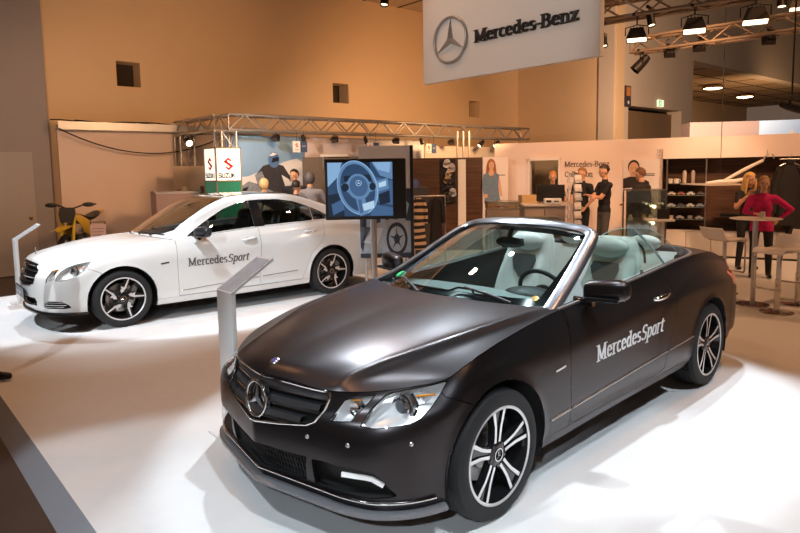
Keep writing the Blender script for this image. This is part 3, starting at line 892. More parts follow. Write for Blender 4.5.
    # ---- headlamps
    for nm, L in lamps:
        for sg in (1, -1):
            cov = clone(L)
            if sg < 0: mirror_y(cov, False)
            h = empty(nm, (0, 0, 0)); h.parent = root
            loop = outline_pts(cov)
            cen = sum(loop, Vector())/len(loop)
            bk = clone(cov); bk.normal_update()
            # bucket: floor pushed in, walls from the border
            nrm = sum((f.normal*f.calc_area() for f in bk.faces), Vector()).normalized()
            be = [e for e in bk.edges if len(e.link_faces) == 1]
            for v in bk.verts: v.co -= nrm*.055+Vector((0, 0, 0))
            r = bmesh.ops.extrude_edge_only(bk, edges=be)
            for v in [g for g in r['geom'] if isinstance(g, bmesh.types.BMVert)]: v.co += nrm*.052
            obj('reflector_bucket', bk, mt['lamp_in'], h, 30)
            panel(cov, .002, .004); cg = obj('lamp_cover', cov, mt['lamp_glass'], h, 35)
            e = nb(); tube(e, [p-nrm*.004 for p in loop[::2]], .004, 6, closed=True); fix(e); obj('lamp_surround', e, mt['gloss_black'] if blk else mt['dark'], h, 40)
            q = nb()
            if nm == 'headlight':
                c0 = Vector((.546 if blk else .535, sg*(.682 if blk else .735), .674 if blk else .678))
                M = basis(c0-Vector((.075, 0, 0)), (0, 1, 0), (0, 0, 1))
                lathe(q, [(.050, -.02), (.052, .035), (.044, .042), (.036, .02), (.044, .0)], 28, M); fix(q)
                obj('projector_ring', q, mt['chrome'], h, 40)
                q = nb(); lathe(q, [(.060, -.02), (.063, .010), (.056, .014), (.054, -.02)], 28, M); fix(q); obj('outer_ring', q, mt['satin'], h, 40)
                q = nb(); tube(q, [c0+Vector((-.09, sg*.03, .06)), c0+Vector((-.10, sg*.06, .01)), c0+Vector((-.08, sg*.055, -.04))], .007, 6); fix(q); obj('divider_fin', q, mt['dark'], h)
                q = nb(); lathe(q, [(.036, .02), (.030, .036), (.016, .044), (0, .047)], 24, M); fix(q); obj('projector_lens', q, mat('projector_glass', (.16, .17, .19), .05, .3, coat=1.0, noise=.02), h, 60)
                q = nb(); M2 = basis(c0+Vector((-.17, sg*.035, .025)), (0, 1, 0), (0, 0, 1)); lathe(q, [(.034, -.02), (.036, .03), (.026, .012), (0, .0)], 22, M2); fix(q); obj('turn_reflector', q, mt['lamp_white'], h, 40)
                q = nb(); box(q, c0+Vector((-.13, sg*.085, .055)), (.006, .09, .010), rotm('Z', sg*58), .002); obj('side_marker', q, mt['amber'], h)
                q = nb(); tube(q, [c0+Vector((-.03, sg*-.045, -.034)), c0+Vector((-.085, sg*.015, -.042)), c0+Vector((-.16, sg*.06, -.030))], .005, 8); fix(q); obj('light_guide', q, mt['lamp_white'], h)
            else:
                c0 = Vector((.632 if blk else .625, sg*(.53 if blk else .625), .662 if blk else .655))
                M = basis(c0, (0, 1, 0), (0, 0, 1)); lathe(q, [(.034, -.02), (.036, .02), (.026, .0), (0, -.012)], 22, M); fix(q); obj('main_beam_reflector', q, mt['chrome'], h, 40)
                q = nb(); box(q, c0+Vector((.01, 0, .045)), (.01, .05, .008), rotm('Z', sg*35), .002); obj('marker_strip', q, mt['amber'], h)
        L.free()
    # ---- grille
    g = empty('grille', (0, 0, 0)); g.parent = root
    back = clone(gr); mirror_y(back)
    for v in back.verts: v.co.x -= .06
    be = [e for e in back.edges if len(e.link_faces) == 1]
    r = bmesh.ops.extrude_edge_only(back, edges=be)
    for v in [q for q in r['geom'] if isinstance(q, bmesh.types.BMVert)]: v.co.x += .055
    obj('grille_backing', back, mt['void'], g, 30)
    full = clone(gr); mirror_y(full); loop = outline_pts(full)
    zz0 = min(p.z for p in loop); zz1 = max(p.z for p in loop)
    e = nb(); tube(e, [p+Vector((.004, 0, 0)) for p in loop[::2]], .0065, 6, closed=True); fix(e); obj('grille_frame', e, mt['chrome'], g, 50)
    from mathutils.bvhtree import BVHTree
    tree = BVHTree.FromBMesh(full)
    def fx(y, z, dflt=None):
        l = tree.ray_cast(Vector((3, y, z)), Vector((-1, 0, 0)))[0]
        return l.x if l else dflt
    nsl = 3 if blk else 4
    for k in range(nsl):
        zz = zz0+(zz1-zz0)*((k+.75)/(nsl+.35))
        pts = []
        for i in range(33):
            y = -.44+.88*i/32
            x = fx(y, zz)
            if x is not None: pts.append((x, y))
        b = nb(); ring = []
        hh = .024 if blk else .018
        for x, y in pts:
            ring.append([b.verts.new((x-.045, y, zz-hh)), b.verts.new((x-.012, y, zz-hh*.9)), b.verts.new((x-.004, y, zz)), b.verts.new((x-.016, y, zz+hh)), b.verts.new((x-.045, y, zz+hh))])
        for i in range(len(ring)-1):
            for j in range(4): b.faces.new((ring[i][j], ring[i][j+1], ring[i+1][j+1], ring[i+1][j]))
        fix(b); obj('grille_slat', b, mat('slat_satin', (.15, .15, .16), .3, .85, noise=.03) if blk else mt['gloss_black'], g, 40)
        if blk:
            b = nb(); tube(b, [(x-.001, y, zz-hh*.6) for x, y in pts], .0022, 5); obj('slat_trim', b, mt['chrome'], g, 50)
    full.free(); gr.free()
    if blk:
        st = empty('star_emblem', (.852, 0, .638)); st.parent = root
        b = nb(); M = basis((0, 0, 0), (0, 1, 0), (-.10, 0, 1)); star(b, M, .083, .010, ring=False); fix(b); obj('star', b, mt['satin'], st, 20)
        b = nb(); tube(b, [M @ Vector((.088*math.cos(2*PI*k/44), .088*math.sin(2*PI*k/44), .002)) for k in range(44)], .009, 10, closed=True); obj('star_ring', b, mt['chrome'], st, 60)
        b = nb(); lathe(b, [(.088, -.03), (.083, -.014), (0, -.012)], 40, M); fix(b); obj('star_backing', b, mt['gloss_black'], st, 40)
        b = nb(); lathe(b, [(0, .004), (.022, .003), (.026, 0), (.026, -.004)], 24, basis((.738, 0, .806), (0, 1, 0), (-.9, 0, .42))); fix(b); obj('hood_badge', b, mt['satin'], root, 40)
        b = nb(); lathe(b, [(0, .0055), (.014, .005), (.016, .003)], 20, basis((.738, 0, .806), (0, 1, 0), (-.9, 0, .42))); obj('hood_badge_centre', b, mat('badge_blue', (.12, .10, .35), .3, .3, noise=.05), root, 40)
    else:
        st = empty('star_emblem', (.715, 0, .842)); st.parent = root
        M = basis((0, 0, .052), (0, 1, 0), (-.12, 0, 1)); b = nb(); star(b, M, .036, .004); tube(b, [(0, 0, 0), (0, 0, .02)], [.012, .005], 8); fix(b); obj('star', b, mt['chrome'], st, 30)
    # ---- air intakes
    for nm, s_, dp in (('lower_intake', low, .10), ('side_intake', si, .07)):
        for sg in ((0,) if nm == 'lower_intake' else (1, -1)):
            c = clone(s_)
            if sg == 0: mirror_y(c)
            elif sg < 0: mirror_y(c, False)
            c.normal_update(); n = sum((f.normal*f.calc_area() for f in c.faces), Vector()).normalized()
            for v in c.verts: v.co -= n*dp
            ee = [e for e in c.edges if len(e.link_faces) == 1]
            r = bmesh.ops.extrude_edge_only(c, edges=ee)
            for v in [q for q in r['geom'] if isinstance(q, bmesh.types.BMVert)]: v.co += n*(dp-.006)
            p = empty(nm, (0, 0, 0)); p.parent = root
            obj('intake_duct', c, mt['void'] if nm == 'lower_intake' else mt['dark'], p, 30)
            if nm == 'lower_intake':
                b = nb()
                zb, zt2 = (.29, .40) if blk else (.295, .38)
                for i in range(25):
                    y = -.31+.62*i/24
                    box(b, (.80-abs(y)*.08, y, (zb+zt2)/2), (.006, .006, zt2-zb), rotm('X', 25))
                for i in range(4):
                    z = zb+(zt2-zb)*(i+.5)/4
                    for s2 in (1, -1): tube(b, [(.80, 0, z), (.79, s2*.16, z), (.765, s2*.32, z)], .003, 5)
                fix(b); obj('intake_mesh', b, mt['dark'], p)
            elif blk:
                b = nb()
                L5 = [Vector((x-.012, sg*(y-.006), z-.008)) for x, y, z in ((.760, .550, .397), (.728, .603, .394), (.702, .640, .391), (.680, .668, .385), (.645, .708, .355))]
                sheet_strip(b, L5, .020, .012)
                obj('daytime_running_light', b, mat('led_white', (.9, .9, .9), .2, 0, emit=(1, .98, .95), estr=.15), p)
            else:
                b = nb()
                for i in range(3):
                    tube(b, [(.745-i*.0, sg*.585, .30+.025*i), (.66, sg*.70, .30+.025*i), (.57, sg*.77, .30+.025*i)], .006 if i != 1 else .009, 6)
                fix(b); obj('fog_light_bar', b, mt['chrome'], p)
    low.free(); si.free()
    # ---- splitter lip
    lp = body.G[:8, 0]; C = curve(lp, 60)[:(54 if blk else 55)]
    def sweep_lip(C, out, z0, z1, inn=.02):
        b = nb(); rows = []
        n = len(C)
        for i, c in enumerate(C):
            d = C[min(i+1, n-1)]-C[max(i-1, 0)]; nn = Vector((d[1], -d[0], 0)).normalized()
            if nn.x < -.2 or (i > n//2 and nn.y < 0): nn = -nn
            if i == 0: nn = Vector((1, 0, 0))
            o = out if not callable(out) else out(i/(n-1))
            P = Vector((c[0], c[1], 0))
            prof = [(-inn, z1-.004), (o*.5, z1), (o, (z0+z1)/2+.004), (o, z0+.003), (o*.8, z0), (-inn, z0)]
            rows.append([b.verts.new(P+nn*a+Vector((0, 0, z))) for a, z in prof])
        for i in range(len(rows)-1):
            for j in range(len(rows[0])): b.faces.new((rows[i][j], rows[i][(j+1) % 6], rows[i+1][(j+1) % 6], rows[i+1][j]))
        b.faces.new(rows[-1])
        mirror_y(b); fix(b); return b
    b = sweep_lip(C, (lambda t: .050*(1-.2*t)) if blk else (lambda t: .03), .205 if blk else .205, .235 if blk else .240)
    obj('front_splitter', b, mt['carbon'] if blk else mt['gloss_black'], root, 40)
    if blk:
        lv = hermite(body.tu, body.G[:, 1], np.linspace(0, body.tu[6]*1.0, 50))
        b = nb()
        P = [Vector((c[0]+.006, c[1]+.004, c[2]-.006)) for c in lv]
        tube(b, [Vector((p.x, -p.y, p.z)) for p in reversed(P[1:])]+P, .008, 8); fix(b); obj('bumper_chrome_strip', b, mt['chrome'], root, 50)
    # number plate on the white car
    if not blk:
        pl = empty('number_plate', (.905, 0, .425)); pl.parent = root
        b = nb(); box(b, (0, 0, 0), (.014, .54, .125), None, .004); obj('plate_board', b, mt['dark'], pl)
        b = nb(); box(b, (.009, 0, 0), (.004, .51, .105), None, .001); obj('plate_face', b, mat('plate_grey', (.35, .36, .38), .4, .2, noise=.1), pl)
        b = nb()
        M = basis((.0115, -.20, -.030), (0, 1, 0), (0, 0, 1)); lettering(b, 'Mercedes-Benz', M, .034, .002, squeeze=.85); fix(b); obj('plate_lettering', b, mat('plate_silver', (.75, .76, .78), .4, .3, noise=.05), pl)
    # ---- mouldings along the doors, handles
    G4 = body.G
    def side_at(x, z):
        l = tree2.ray_cast(Vector((x, 3, z)), Vector((0, -1, 0)))[0]
        return l.y if l else .89
    tmp = grid_bm(S); tree2 = BVHTree.FromBMesh(tmp); tmp.free()
    ml = [(-.455, .383), (-2.40, .480)] if blk else [(-.50, .335), (-2.42, .42)]
    rng = [(-.455, -.655), (-.68, -1.945), (-1.975, -2.385)] if blk else [(-.68, -1.72), (-1.77, -2.30)]
    for sg in (1, -1):
        for a, c in rng:
            pts = []
            for i in range(14):
                x = a+(c-a)*i/13; t = (x-ml[0][0])/(ml[1][0]-ml[0][0]); z = ml[0][1]+(ml[1][1]-ml[0][1])*t
                pts.append((x, sg*(side_at(x, z)+.001), z))
            b = nb(); tube(b, pts, .0065, 8); fix(b); obj('side_moulding', b, mt['satin'] if blk else mt['chrome'], root, 50)
    hp = [(-1.74, -1.95, .868)] if blk else [(-1.50, -1.70, .905), (-2.44, -2.64, .945)]
    for sg in (1, -1):
        for a, c, z in hp:
            h = empty('door_handle', ((a+c)/2, sg*side_at((a+c)/2, z), z)); h.parent = root
            hw = (a-c)/2
            b = nb(); tube(b, [(hw, sg*-.004, -.010), (hw*.75, sg*.022, -.006), (0, sg*.030, .0), (-hw*.75, sg*.024, .006), (-hw, sg*-.002, .010)], [.010, .016, .018, .016, .010], 10); fix(b)
            obj('handle_grip', b, mt['chrome'] if blk else mt['paint'], h, 60)
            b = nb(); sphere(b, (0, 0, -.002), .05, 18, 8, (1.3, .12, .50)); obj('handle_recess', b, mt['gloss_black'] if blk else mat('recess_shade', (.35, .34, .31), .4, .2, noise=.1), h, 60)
            if not blk:
                b = nb(); tube(b, [(hw*.9, sg*.030, -.010), (0, sg*.045, -.006), (-hw*.9, sg*.030, .004)], .004, 6); obj('handle_chrome', b, mt['chrome'], h, 60)
    # small badge on the fender
    for sg in (1, -1):
        zb_, xb_ = (.655, -.50) if blk else (.70, -.45)
        yb = side_at(xb_, zb_)
        M = basis((xb_+.02, sg*(yb+.001), zb_), (-1*sg if sg > 0 else 1, 0, .12), (0, 0, 1))
        b = nb(); box(b, (xb_-.04, sg*(yb+.002), zb_+.004), (.10, .006, .014), rotm('Y', 6), .002); obj('fender_badge', b, mt['chrome'] if blk else mt['gloss_black'], root)
    # lettering on the doors
    for sg in (1, -1):
        b = nb()
        if blk: x0, z0, x1, z1, size = -.945, .605, -1.80, .600, .068
        else: x0, z0, x1, z1, size = -.775, .635, -1.62, .675, .068
        M = basis((x0 if sg > 0 else x1-.02, sg*(.892 if blk else .926), z0), (-1 if sg > 0 else 1, 0, .02 if blk else .0), (0, 0, 1))
        wd = lettering(b, 'MercedesSport', M, size, .002, squeeze=1.26 if blk else 1.10, slant=.22, italic_from=8, pw=.22, ph=.09, track=.04)
        # drape on the door
        for v in b.verts:
            d = abs(v.co.y)-(.892 if blk else .926)
            yy = side_at(v.co.x, v.co.z); v.co.y = sg*(yy+.0012+max(0, d))
        fix(b); obj('door_lettering', b, mat('lettering_white', (.82, .82, .82), .4, 0, noise=.02) if blk else mat('lettering_grey', (.12, .12, .13), .4, 0, noise=.03), root)
    # parking sensors
    if blk:
        for y, x, z in ((.357, .836, .527), (.582, .762, .534), (.80, .538, .546)):
            hit_ = tree2.ray_cast(Vector((3, y, z)), Vector((-1, 0, 0)))[0]; x = hit_.x if hit_ else x
            for sg in (1, -1):
                b = nb(); lathe(b, [(0, .004), (.009, .003), (.011, 0)], 14, basis((x, sg*y, z), (-.3, sg, 0) if y < .7 else (-1, sg*.5, 0), (0, 0, 1)) ); obj('parking_sensor', b, mt['satin'], root, 60)
    # ---- wheels
    for cx in (0, -wb):
        for sg in (1, -1):
            make_wheel(root, cx, sg*(.765 if blk else .79), sg, .335, .245, .246, 'double' if blk else 'bolt', mt, steer=0)
            b = nb(); n = 28
            for i in range(n):
                a0 = R(-20+220*i/n); a1 = R(-20+220*(i+1)/n); rr = body.ar+.012
                v = [b.verts.new((cx+rr*math.cos(a), sg*y, body.az+rr*math.sin(a))) for a, y in ((a0, .50), (a1, .50), (a1, .872), (a0, .872))]
                b.faces.new(v)
            bmesh.ops.remove_doubles(b, verts=b.verts[:], dist=1e-4); obj('wheel_liner', b, mt['void'], root, 40)
    # ---- underbody
    b = nb(); box2(b, (.64, -.45, .225), (-3.6, .45, .30)); box2(b, (-.45, -.80, .21), (-wb+.45, .80, .28)); box2(b, (.66, -.38, .23), (.45, .38, .5)); box2(b, (.42, -.52, .3), (-wb-.42, .52, .55 if blk else .60)); box2(b, (-wb-.40, -.75, .26), (-wb-.85, .75, .6)); fix(b)
    obj('underbody', b, mt['void'], root)
    return root, body, mt, tree2

def fix_out(bm, up=False):
    """make the normals of an open shell face away from the car"""
    bm.normal_update()
    s = 0
    for f in bm.faces:
        c = f.calc_center_median()
        d = Vector((0, 0, 1)) if up else Vector((c.x+1.5, c.y*1.5, 0))
        s += f.normal.dot(d)*f.calc_area()
    if s < 0: bmesh.ops.reverse_faces(bm, faces=bm.faces[:])
    bm.normal_update(); return bm
from mathutils.bvhtree import BVHTree
def band(bm, A, B, mi=0):
    """quad strip between two equally long point rows"""
    a = [bm.verts.new(p) for p in A]; b = [bm.verts.new(p) for p in B]
    for i in range(len(a)-1):
        f = bm.faces.new((a[i], a[i+1], b[i+1], b[i])); f.material_index = mi
    return bm
def sheet(bm, poly3, t, mi=0):
    """a thin plate from a 3D outline (nearly flat), thickness t"""
    n = Vector()
    P = [Vector(p) for p in poly3]
    for i in range(len(P)): n += P[i].cross(P[(i+1) % len(P)])
    n.normalize()
    a = [bm.verts.new(p+n*t/2) for p in P]; b = [bm.verts.new(p-n*t/2) for p in P]
    bm.faces.new(a).material_index = mi; bm.faces.new(list(reversed(b))).material_index = mi
    for i in range(len(P)):
        f = bm.faces.new((a[i], b[i], b[(i+1) % len(P)], a[(i+1) % len(P)])); f.material_index = mi
    return bm

def finish_cabrio(root, body, mt, tree):
    ring = body.top_ring(900)
    side = ring[(ring[:, 0] < -.66)]
    # ---- windscreen: 5 x 4 control net
    WS = [
     [(-.45, 0, .965), (-.46, .2, .965), (-.51, .4, .962), (-.60, .56, .958), (-.72, .675, .955)],
     [(-.72, 0, 1.098), (-.73, .2, 1.096), (-.76, .38, 1.088), (-.84, .54, 1.073), (-.95, .655, 1.055)],
     [(-.98, 0, 1.215), (-.985, .2, 1.212), (-1.02, .37, 1.200), (-1.08, .52, 1.180), (-1.17, .62, 1.160)],
     [(-1.20, 0, 1.300), (-1.205, .2, 1.296), (-1.23, .36, 1.286), (-1.28, .49, 1.266), (-1.36, .575, 1.246)],
     [(-1.36, 0, 1.352), (-1.365, .2, 1.349), (-1.385, .35, 1.338), (-1.42, .465, 1.318), (-1.475, .545, 1.296)]]
    W = tensor(WS, 24, 20); b = grid_bm(W); mirror_y(b); fix_out(b, True)
    obj('windscreen', b, mt['glass'], root, 60)
    # black edge band printed along the screen
    b = nb()
    L = [Vector(W[i, -1]) for i in range(24)]; Li = [Vector(W[i, -3]) for i in range(24)]
    up = Vector((.004, 0, .006))
    band(b, [p-up for p in L], [p-up for p in Li])
    T0 = [Vector(W[-1, j]) for j in range(20)]; T1 = [Vector(W[-3, j]) for j in range(20)]
    band(b, [p-up for p in T0], [p-up for p in T1])
    B0 = [Vector(W[0, j]) for j in range(20)]; B1 = [Vector(W[2, j]) for j in range(20)]
    band(b, [p-up for p in B0], [p-up for p in B1])
    mirror_y(b); fix(b); obj('screen_edge_band', b, mt['gloss_black'], root, 60)
    # ---- frame: A pillars and header as one swept bow
    path = [(-.60, .765, .935), (-.80, .715, 1.005), (-1.02, .672, 1.105), (-1.24, .625, 1.215), (-1.37, .595, 1.278), (-1.445, .560, 1.315), (-1.468, .49, 1.340), (-1.450, .38, 1.358), (-1.425, .20, 1.374), (-1.412, 0, 1.380)]
    P = curve(path, 44); rows = []; b = nb(); prev_out = None
    ins = np.array(WS)
    for i, c in enumerate(P):
        c = Vector(c); d = Vector(P[min(i+1, 43)]-P[max(i-1, 0)]).normalized()
        t = i/43
        # outward direction lies in the surface, normal points up/forward-out
        q_ = max(0, min(1, (t-.50)/.28)); q_ = q_*q_*(3-2*q_); nrm = Vector((.45, .50, .75)).lerp(Vector((.30, 0, 1)), q_).normalized()
        nrm = (nrm-d*nrm.dot(d)).normalized(); out = d.cross(nrm).normalized()
        if prev_out is None:
            if out.dot(Vector((-1, .6, 0))) < 0: out = -out
        elif out.dot(prev_out) < 0: out = -out
        prev_out = out
        w = .044 if t < .6 else .044+.02*(t-.6); th = .020
        prof = [(-w, -.010), (-w, .004), (-w*.6, .014), (0, th), (w*.6, .016), (w, .002), (w*.9, -.02), (-w*.5, -.028)]
        rows.append([b.verts.new(c+out*a+nrm*z) for a, z in prof])
    for i in range(43):
        for k in range(8): b.faces.new((rows[i][k], rows[i][(k+1) % 8], rows[i+1][(k+1) % 8], rows[i+1][k]))
    b.faces.new(rows[0]); mirror_y(b); fix(b)
    obj('windscreen_frame', b, mt['paint_frame'], root, 50)
    for sg in (1, -1):
        Q = [Vector((c[0]-.018, sg*(c[1]+.030), c[2]-.012)) for c in curve(path[:6], 24)]
        b = nb(); tube(b, Q, .007, 8); obj('pillar_seal', b, mt['satin'], root, 60)
    # ---- belt chrome, inner door tops, cockpit surround
    endc = curve([(-2.55, .775, 1.066), (-2.72, .735, 1.078), (-2.86, .62, 1.086), (-2.925, .42, 1.092), (-2.94, .2, 1.094), (-2.94, 0, 1.094)], 30)
    sd = [c for c in side if c[0] > -2.55][::14]
    line = [Vector((c[0], c[1]-.006, c[2]+.004)) for c in sd]+[Vector(c) for c in endc]
    b = nb(); n = len(line); rows = []
    for i, c in enumerate(line):
        d = (line[min(i+1, n-1)]-line[max(i-1, 0)]).normalized(); inn = Vector((d.y, -d.x, 0)).normalized()
        if inn.dot(Vector((-1.7, 0, 0))-Vector((c.x, c.y, 0))) < 0: inn = -inn
        rows.append([b.verts.new(c+inn*a+Vector((0, 0, z))) for a, z in ((-.004, -.008), (-.002, .003), (.010, .006), (.018, .002), (.018, -.012))])
    for i in range(n-1):
        for k in range(4): b.faces.new((rows[i][k], rows[i][k+1], rows[i+1][k+1], rows[i+1][k]))
    mirror_y(b); fix(b); obj('belt_moulding', b, mt['satin'], root, 50)
    # inner walls
    b = nb(); A = [c+Vector((0, 0, -.004)) for c in line]; rows = [[], [], [], []]
    for i, c in enumerate(line):
        d = (line[min(i+1, n-1)]-line[max(i-1, 0)]).normalized(); inn = Vector((d.y, -d.x, 0)).normalized()
        if inn.dot(Vector((-1.7, 0, 0))-Vector((c.x, c.y, 0))) < 0: inn = -inn
        for k, (a, z) in enumerate(((.014, 0), (.060, -.012), (.085, -.10), (.095, -.62))): rows[k].append(c+inn*a+Vector((0, 0, z)))
    for k in range(3): band(b, rows[k], rows[k+1], 0)
    bmesh.ops.remove_doubles(b, verts=b.verts[:], dist=1e-4); mirror_y(b); fix(b)
    obj('cabin_side_trim', b, mt['interior'], root, 40)
    b = nb(); tube(b, [Vector(c)+Vector((-.07, 0, -.012)) for c in curve([(-2.47, .70, 1.056), (-2.66, .66, 1.066), (-2.78, .56, 1.07), (-2.82, .4, 1.072), (-2.83, 0, 1.072)], 26)], .030, 10); mirror_y(b); fix(b)
    obj('roof_cover_edge', b, mt['interior'], root, 60)
    # floor, tunnel, dashboard
    b = nb(); box2(b, (-.6, -.70, .30), (-2.85, .70, .34)); box2(b, (-.7, -.13, .3), (-2.2, .13, .62), .04); box2(b, (-2.78, -.70, .3), (-2.86, .70, 1.0)); fix(b)
    obj('cabin_floor', b, mt['interior'], root, 30)
    D = [[(-.45, y, .945-.03*(abs(y)/.7)**2) for y in (-.70, -.45, 0, .45, .70)],
         [(-.75, y, .955-.02*(abs(y)/.7)**2) for y in (-.73, -.45, 0, .45, .73)],
         [(-1.02, y, .935-.015*(abs(y)/.7)**2) for y in (-.73, -.45, 0, .45, .73)],
         [(-1.10, y, .86) for y in (-.73, -.45, 0, .45, .73)],
         [(-1.06, y, .62) for y in (-.73, -.45, 0, .45, .73)]]
    S = tensor(D, 24, 24); b = grid_bm(S); solid(b, .02); fix(b)
    obj('dashboard', b, mt['dash'], root, 50)
    b = nb(); sphere(b, (-1.0, .37, .93), .16, 24, 12, (.8, 1.25, .38)); fix(b); obj('instrument_hood', b, mt['interior'], root, 60)
    for y in (.37, -.37):
        seat(root, mt, -1.62, y)
    for y in (.33, -.33):
        s = empty('rear_seat', (-2.52, y, 0)); s.parent = root
        rows = [[(-.02-.05*i-(abs(t)**3)*.03, t*.27, z) for t in (-1, -.8, -.4, 0, .4, .8, 1)] for i, z in enumerate((.62, .75, .88, .98, 1.06))]
        b = grid_bm(tensor(rows, 14, 18)); solid(b, .07); fix(b); obj('backrest', b, mt['leather'], s, 60)
        b = nb(); sphere(b, (-.235, 0, 1.12), .12, 18, 10, (.45, 1.2, .55)); fix(b); obj('headrest', b, mt['leather'], s, 60)
        b = nb(); box(b, (.15, 0, .55), (.45, .52, .14), None, .04); obj('cushion', b, mt['leather'], s, 60)
    b = nb(); box(b, (-2.62, 0, .93), (.10, .16, .3), None, .03); obj('rear_centre_console', b, mt['interior'], root, 40)
    steering_wheel(root, mt, -1.16, .37, .915)
    # rear-view mirror
    m = empty('interior_mirror', (-1.28, 0, 1.235)); m.parent = root
    b = nb(); sphere(b, (0, 0, 0), .1, 20, 10, (.25, 1.25, .42)); obj('mirror_housing', b, mt['gloss_black'], m, 60)
    b = nb(); tube(b, [(.01, 0, .02), (-.03, 0, .10)], .02, 8); obj('mirror_stalk', b, mt['gloss_black'], m)
    b = nb(); box(b, (-.024, 0, 0), (.006, .22, .06), None, .002); obj('mirror_glass', b, mt['mirror'], m)
    b = nb(); rr = []
    # ---- door windows and fixed rear quarter windows
    for sg in (1, -1):
        top = [(-1.44, .605, 1.285), (-1.58, .600, 1.315), (-1.75, .600, 1.328), (-1.955, .608, 1.318)]
        T = curve(top, 14); Bt = curve([(-.93, .735, .985), (-1.35, .742, 1.0), (-1.75, .742, 1.02), (-2.19, .738, 1.045)], 14)
        F = curve([(-.93, .735, .985), (-1.20, .672, 1.15), (-1.44, .605, 1.285)], 10)
        b = nb(); nu = 12
        g = []
        for i in range(14):
            t = i/13
            col_ = []
            for j in range(nu):
                v = j/(nu-1); p = Vector(Bt[i])*(1-v)+Vector(T[i])*v; p.y += .018*4*v*(1-v); col_.append(b.verts.new((p.x, sg*p.y, p.z)))
            g.append(col_)
        for i in range(13):
            for j in range(nu-1): b.faces.new((g[i][j], g[i+1][j], g[i+1][j+1], g[i][j+1]))
        solid(b, .004); fix(b)
        obj('door_window', b, mt['side_glass'], root, 50)
        e0 = [Vector((p[0], sg*p[1], p[2]+.001)) for p in T]
        b = nb(); tube(b, e0, .0028, 6); obj('window_top_edge', b, mat('glass_edge', (.25, .42, .38), .2, 0, noise=.05), root)
        b = nb(); tube(b, [Vector((-1.958, sg*.609, 1.318)), Vector((-2.08, sg*.692, 1.18)), Vector((-2.195, sg*.739, 1.045))], .0085, 8); obj('window_rear_frame', b, mat('window_strip', (.30, .42, .42), .25, .5, noise=.05), root)
        b = nb(); tp = curve([(-1.97, .612, 1.315), (-2.18, .63, 1.292), (-2.38, .67, 1.20), (-2.52, .715, 1.085)], 12); bt = curve([(-2.20, .741, 1.045), (-2.34, .741, 1.052), (-2.45, .737, 1.058), (-2.53, .73, 1.064)], 12)
        band(b, [(p[0], sg*p[1], p[2]) for p in bt], [(p[0], sg*p[1], p[2]) for p in tp]); fix(b); obj('quarter_window', b, mt['side_glass'], root, 50)
        b = nb(); tube(b, [(p[0], sg*p[1], p[2]+.001) for p in tp], .0026, 6); obj('window_top_edge', b, MATS['glass_edge'], root)
        # triangle at the mirror
        b = nb(); sheet(b, [(-.70, sg*.755, .958), (-1.02, sg*.752, .975), (-1.02, sg*.705, 1.085)], .012); fix(b); obj('mirror_triangle', b, mt['dash'], root)
    # wind deflector bow behind the front seats
    b = nb(); tube(b, curve([(-2.40, .50, 1.0), (-2.40, .47, 1.13), (-2.40, .38, 1.175), (-2.40, 0, 1.18), (-2.40, -.38, 1.175), (-2.40, -.47, 1.13), (-2.40, -.50, 1.0)], 40), .010, 8); fix(b); obj('wind_deflector', b, mt['interior'], root, 60)
    # seat belts
    for sg in (1, -1):
        b = nb(); tube(b, [(-2.05, sg*.64, 1.0), (-1.96, sg*.63, .75), (-1.88, sg*.64, .45)], .012, 6); fix(b); obj('seat_belt', b, mt['interior'], root)
    wing_mirror(root, mt, 1, .918, -.93, 1.03); wing_mirror(root, mt, -1, .900, -.95, 1.03)
    # wipers
    def on_screen(u, v):
        i = min(22, int(u*23)); j = abs(v)*19; j0 = min(18, int(j)); f = j-j0
        p = W[i, j0]*(1-f)+W[i, j0+1]*f; return Vector((p[0], p[1]*(1 if v >= 0 else -1), p[2]))+Vector((.010, 0, .020))
    for (a, c, d) in (((.0, -.62), (.10, .05), .0), ((.0, .20), (.10, .90), 0)):
        w = empty('wiper', (0, 0, 0)); w.parent = root
        pts = [on_screen(.06+.03*math.sin(PI*k/12), c[1]-.85+.85*k/12 if False else (a[1]-.30)+(.78)*k/12) for k in range(13)]
        b = nb(); tube(b, pts, .007, 6); fix(b); obj('wiper_blade', b, mt['gloss_black'], w)
        b = nb(); q = on_screen(.0, a[1]+.48 if a[1] < 0 else a[1]+.55); q = Vector((q.x+.02, q.y, q.z-.005))
        tube(b, [q, (q+pts[6])/2+Vector((.01, 0, .015)), pts[6]+Vector((0, 0, .008))], [.014, .010, .007], 8); fix(b); obj('wiper_arm', b, mt['dark'], w)
    b = nb()
    cw = curve([(-.435, 0, .972), (-.45, .25, .972), (-.50, .45, .967), (-.62, .64, .955), (-.72, .72, .945)], 24)
    band(b, [Vector(p)+Vector((.03, 0, .004)) for p in cw], [Vector(p)+Vector((-.06, 0, -.02)) for p in cw]); mirror_y(b); fix(b); obj('cowl_panel', b, mt['dark'], root, 50)
    # stickers on the glass
    p = on_screen(.16, -.88); b = nb(); lathe(b, [(0, 0.001), (.040, 0)], 20, Matrix.Translation(p-Vector((.016, 0, .026))) @ Vector((.5, 0, .85)).to_track_quat('Z', 'Y').to_matrix().to_4x4()); obj('green_badge', b, mat('sticker_green', (.02, .50, .15), .4, 0, noise=.03), root)
    b = nb(); M = Matrix.Translation(on_screen(.10, .86)-Vector((.014, 0, .024))) @ Vector((.5, 0, .85)).to_track_quat('Z', 'Y').to_matrix().to_4x4(); lathe(b, [(0, 0.001), (.026, 0)], 18, M); obj('inspection_badge', b, mat('sticker_orange', (.95, .42, .03), .4, 0, noise=.03), root)

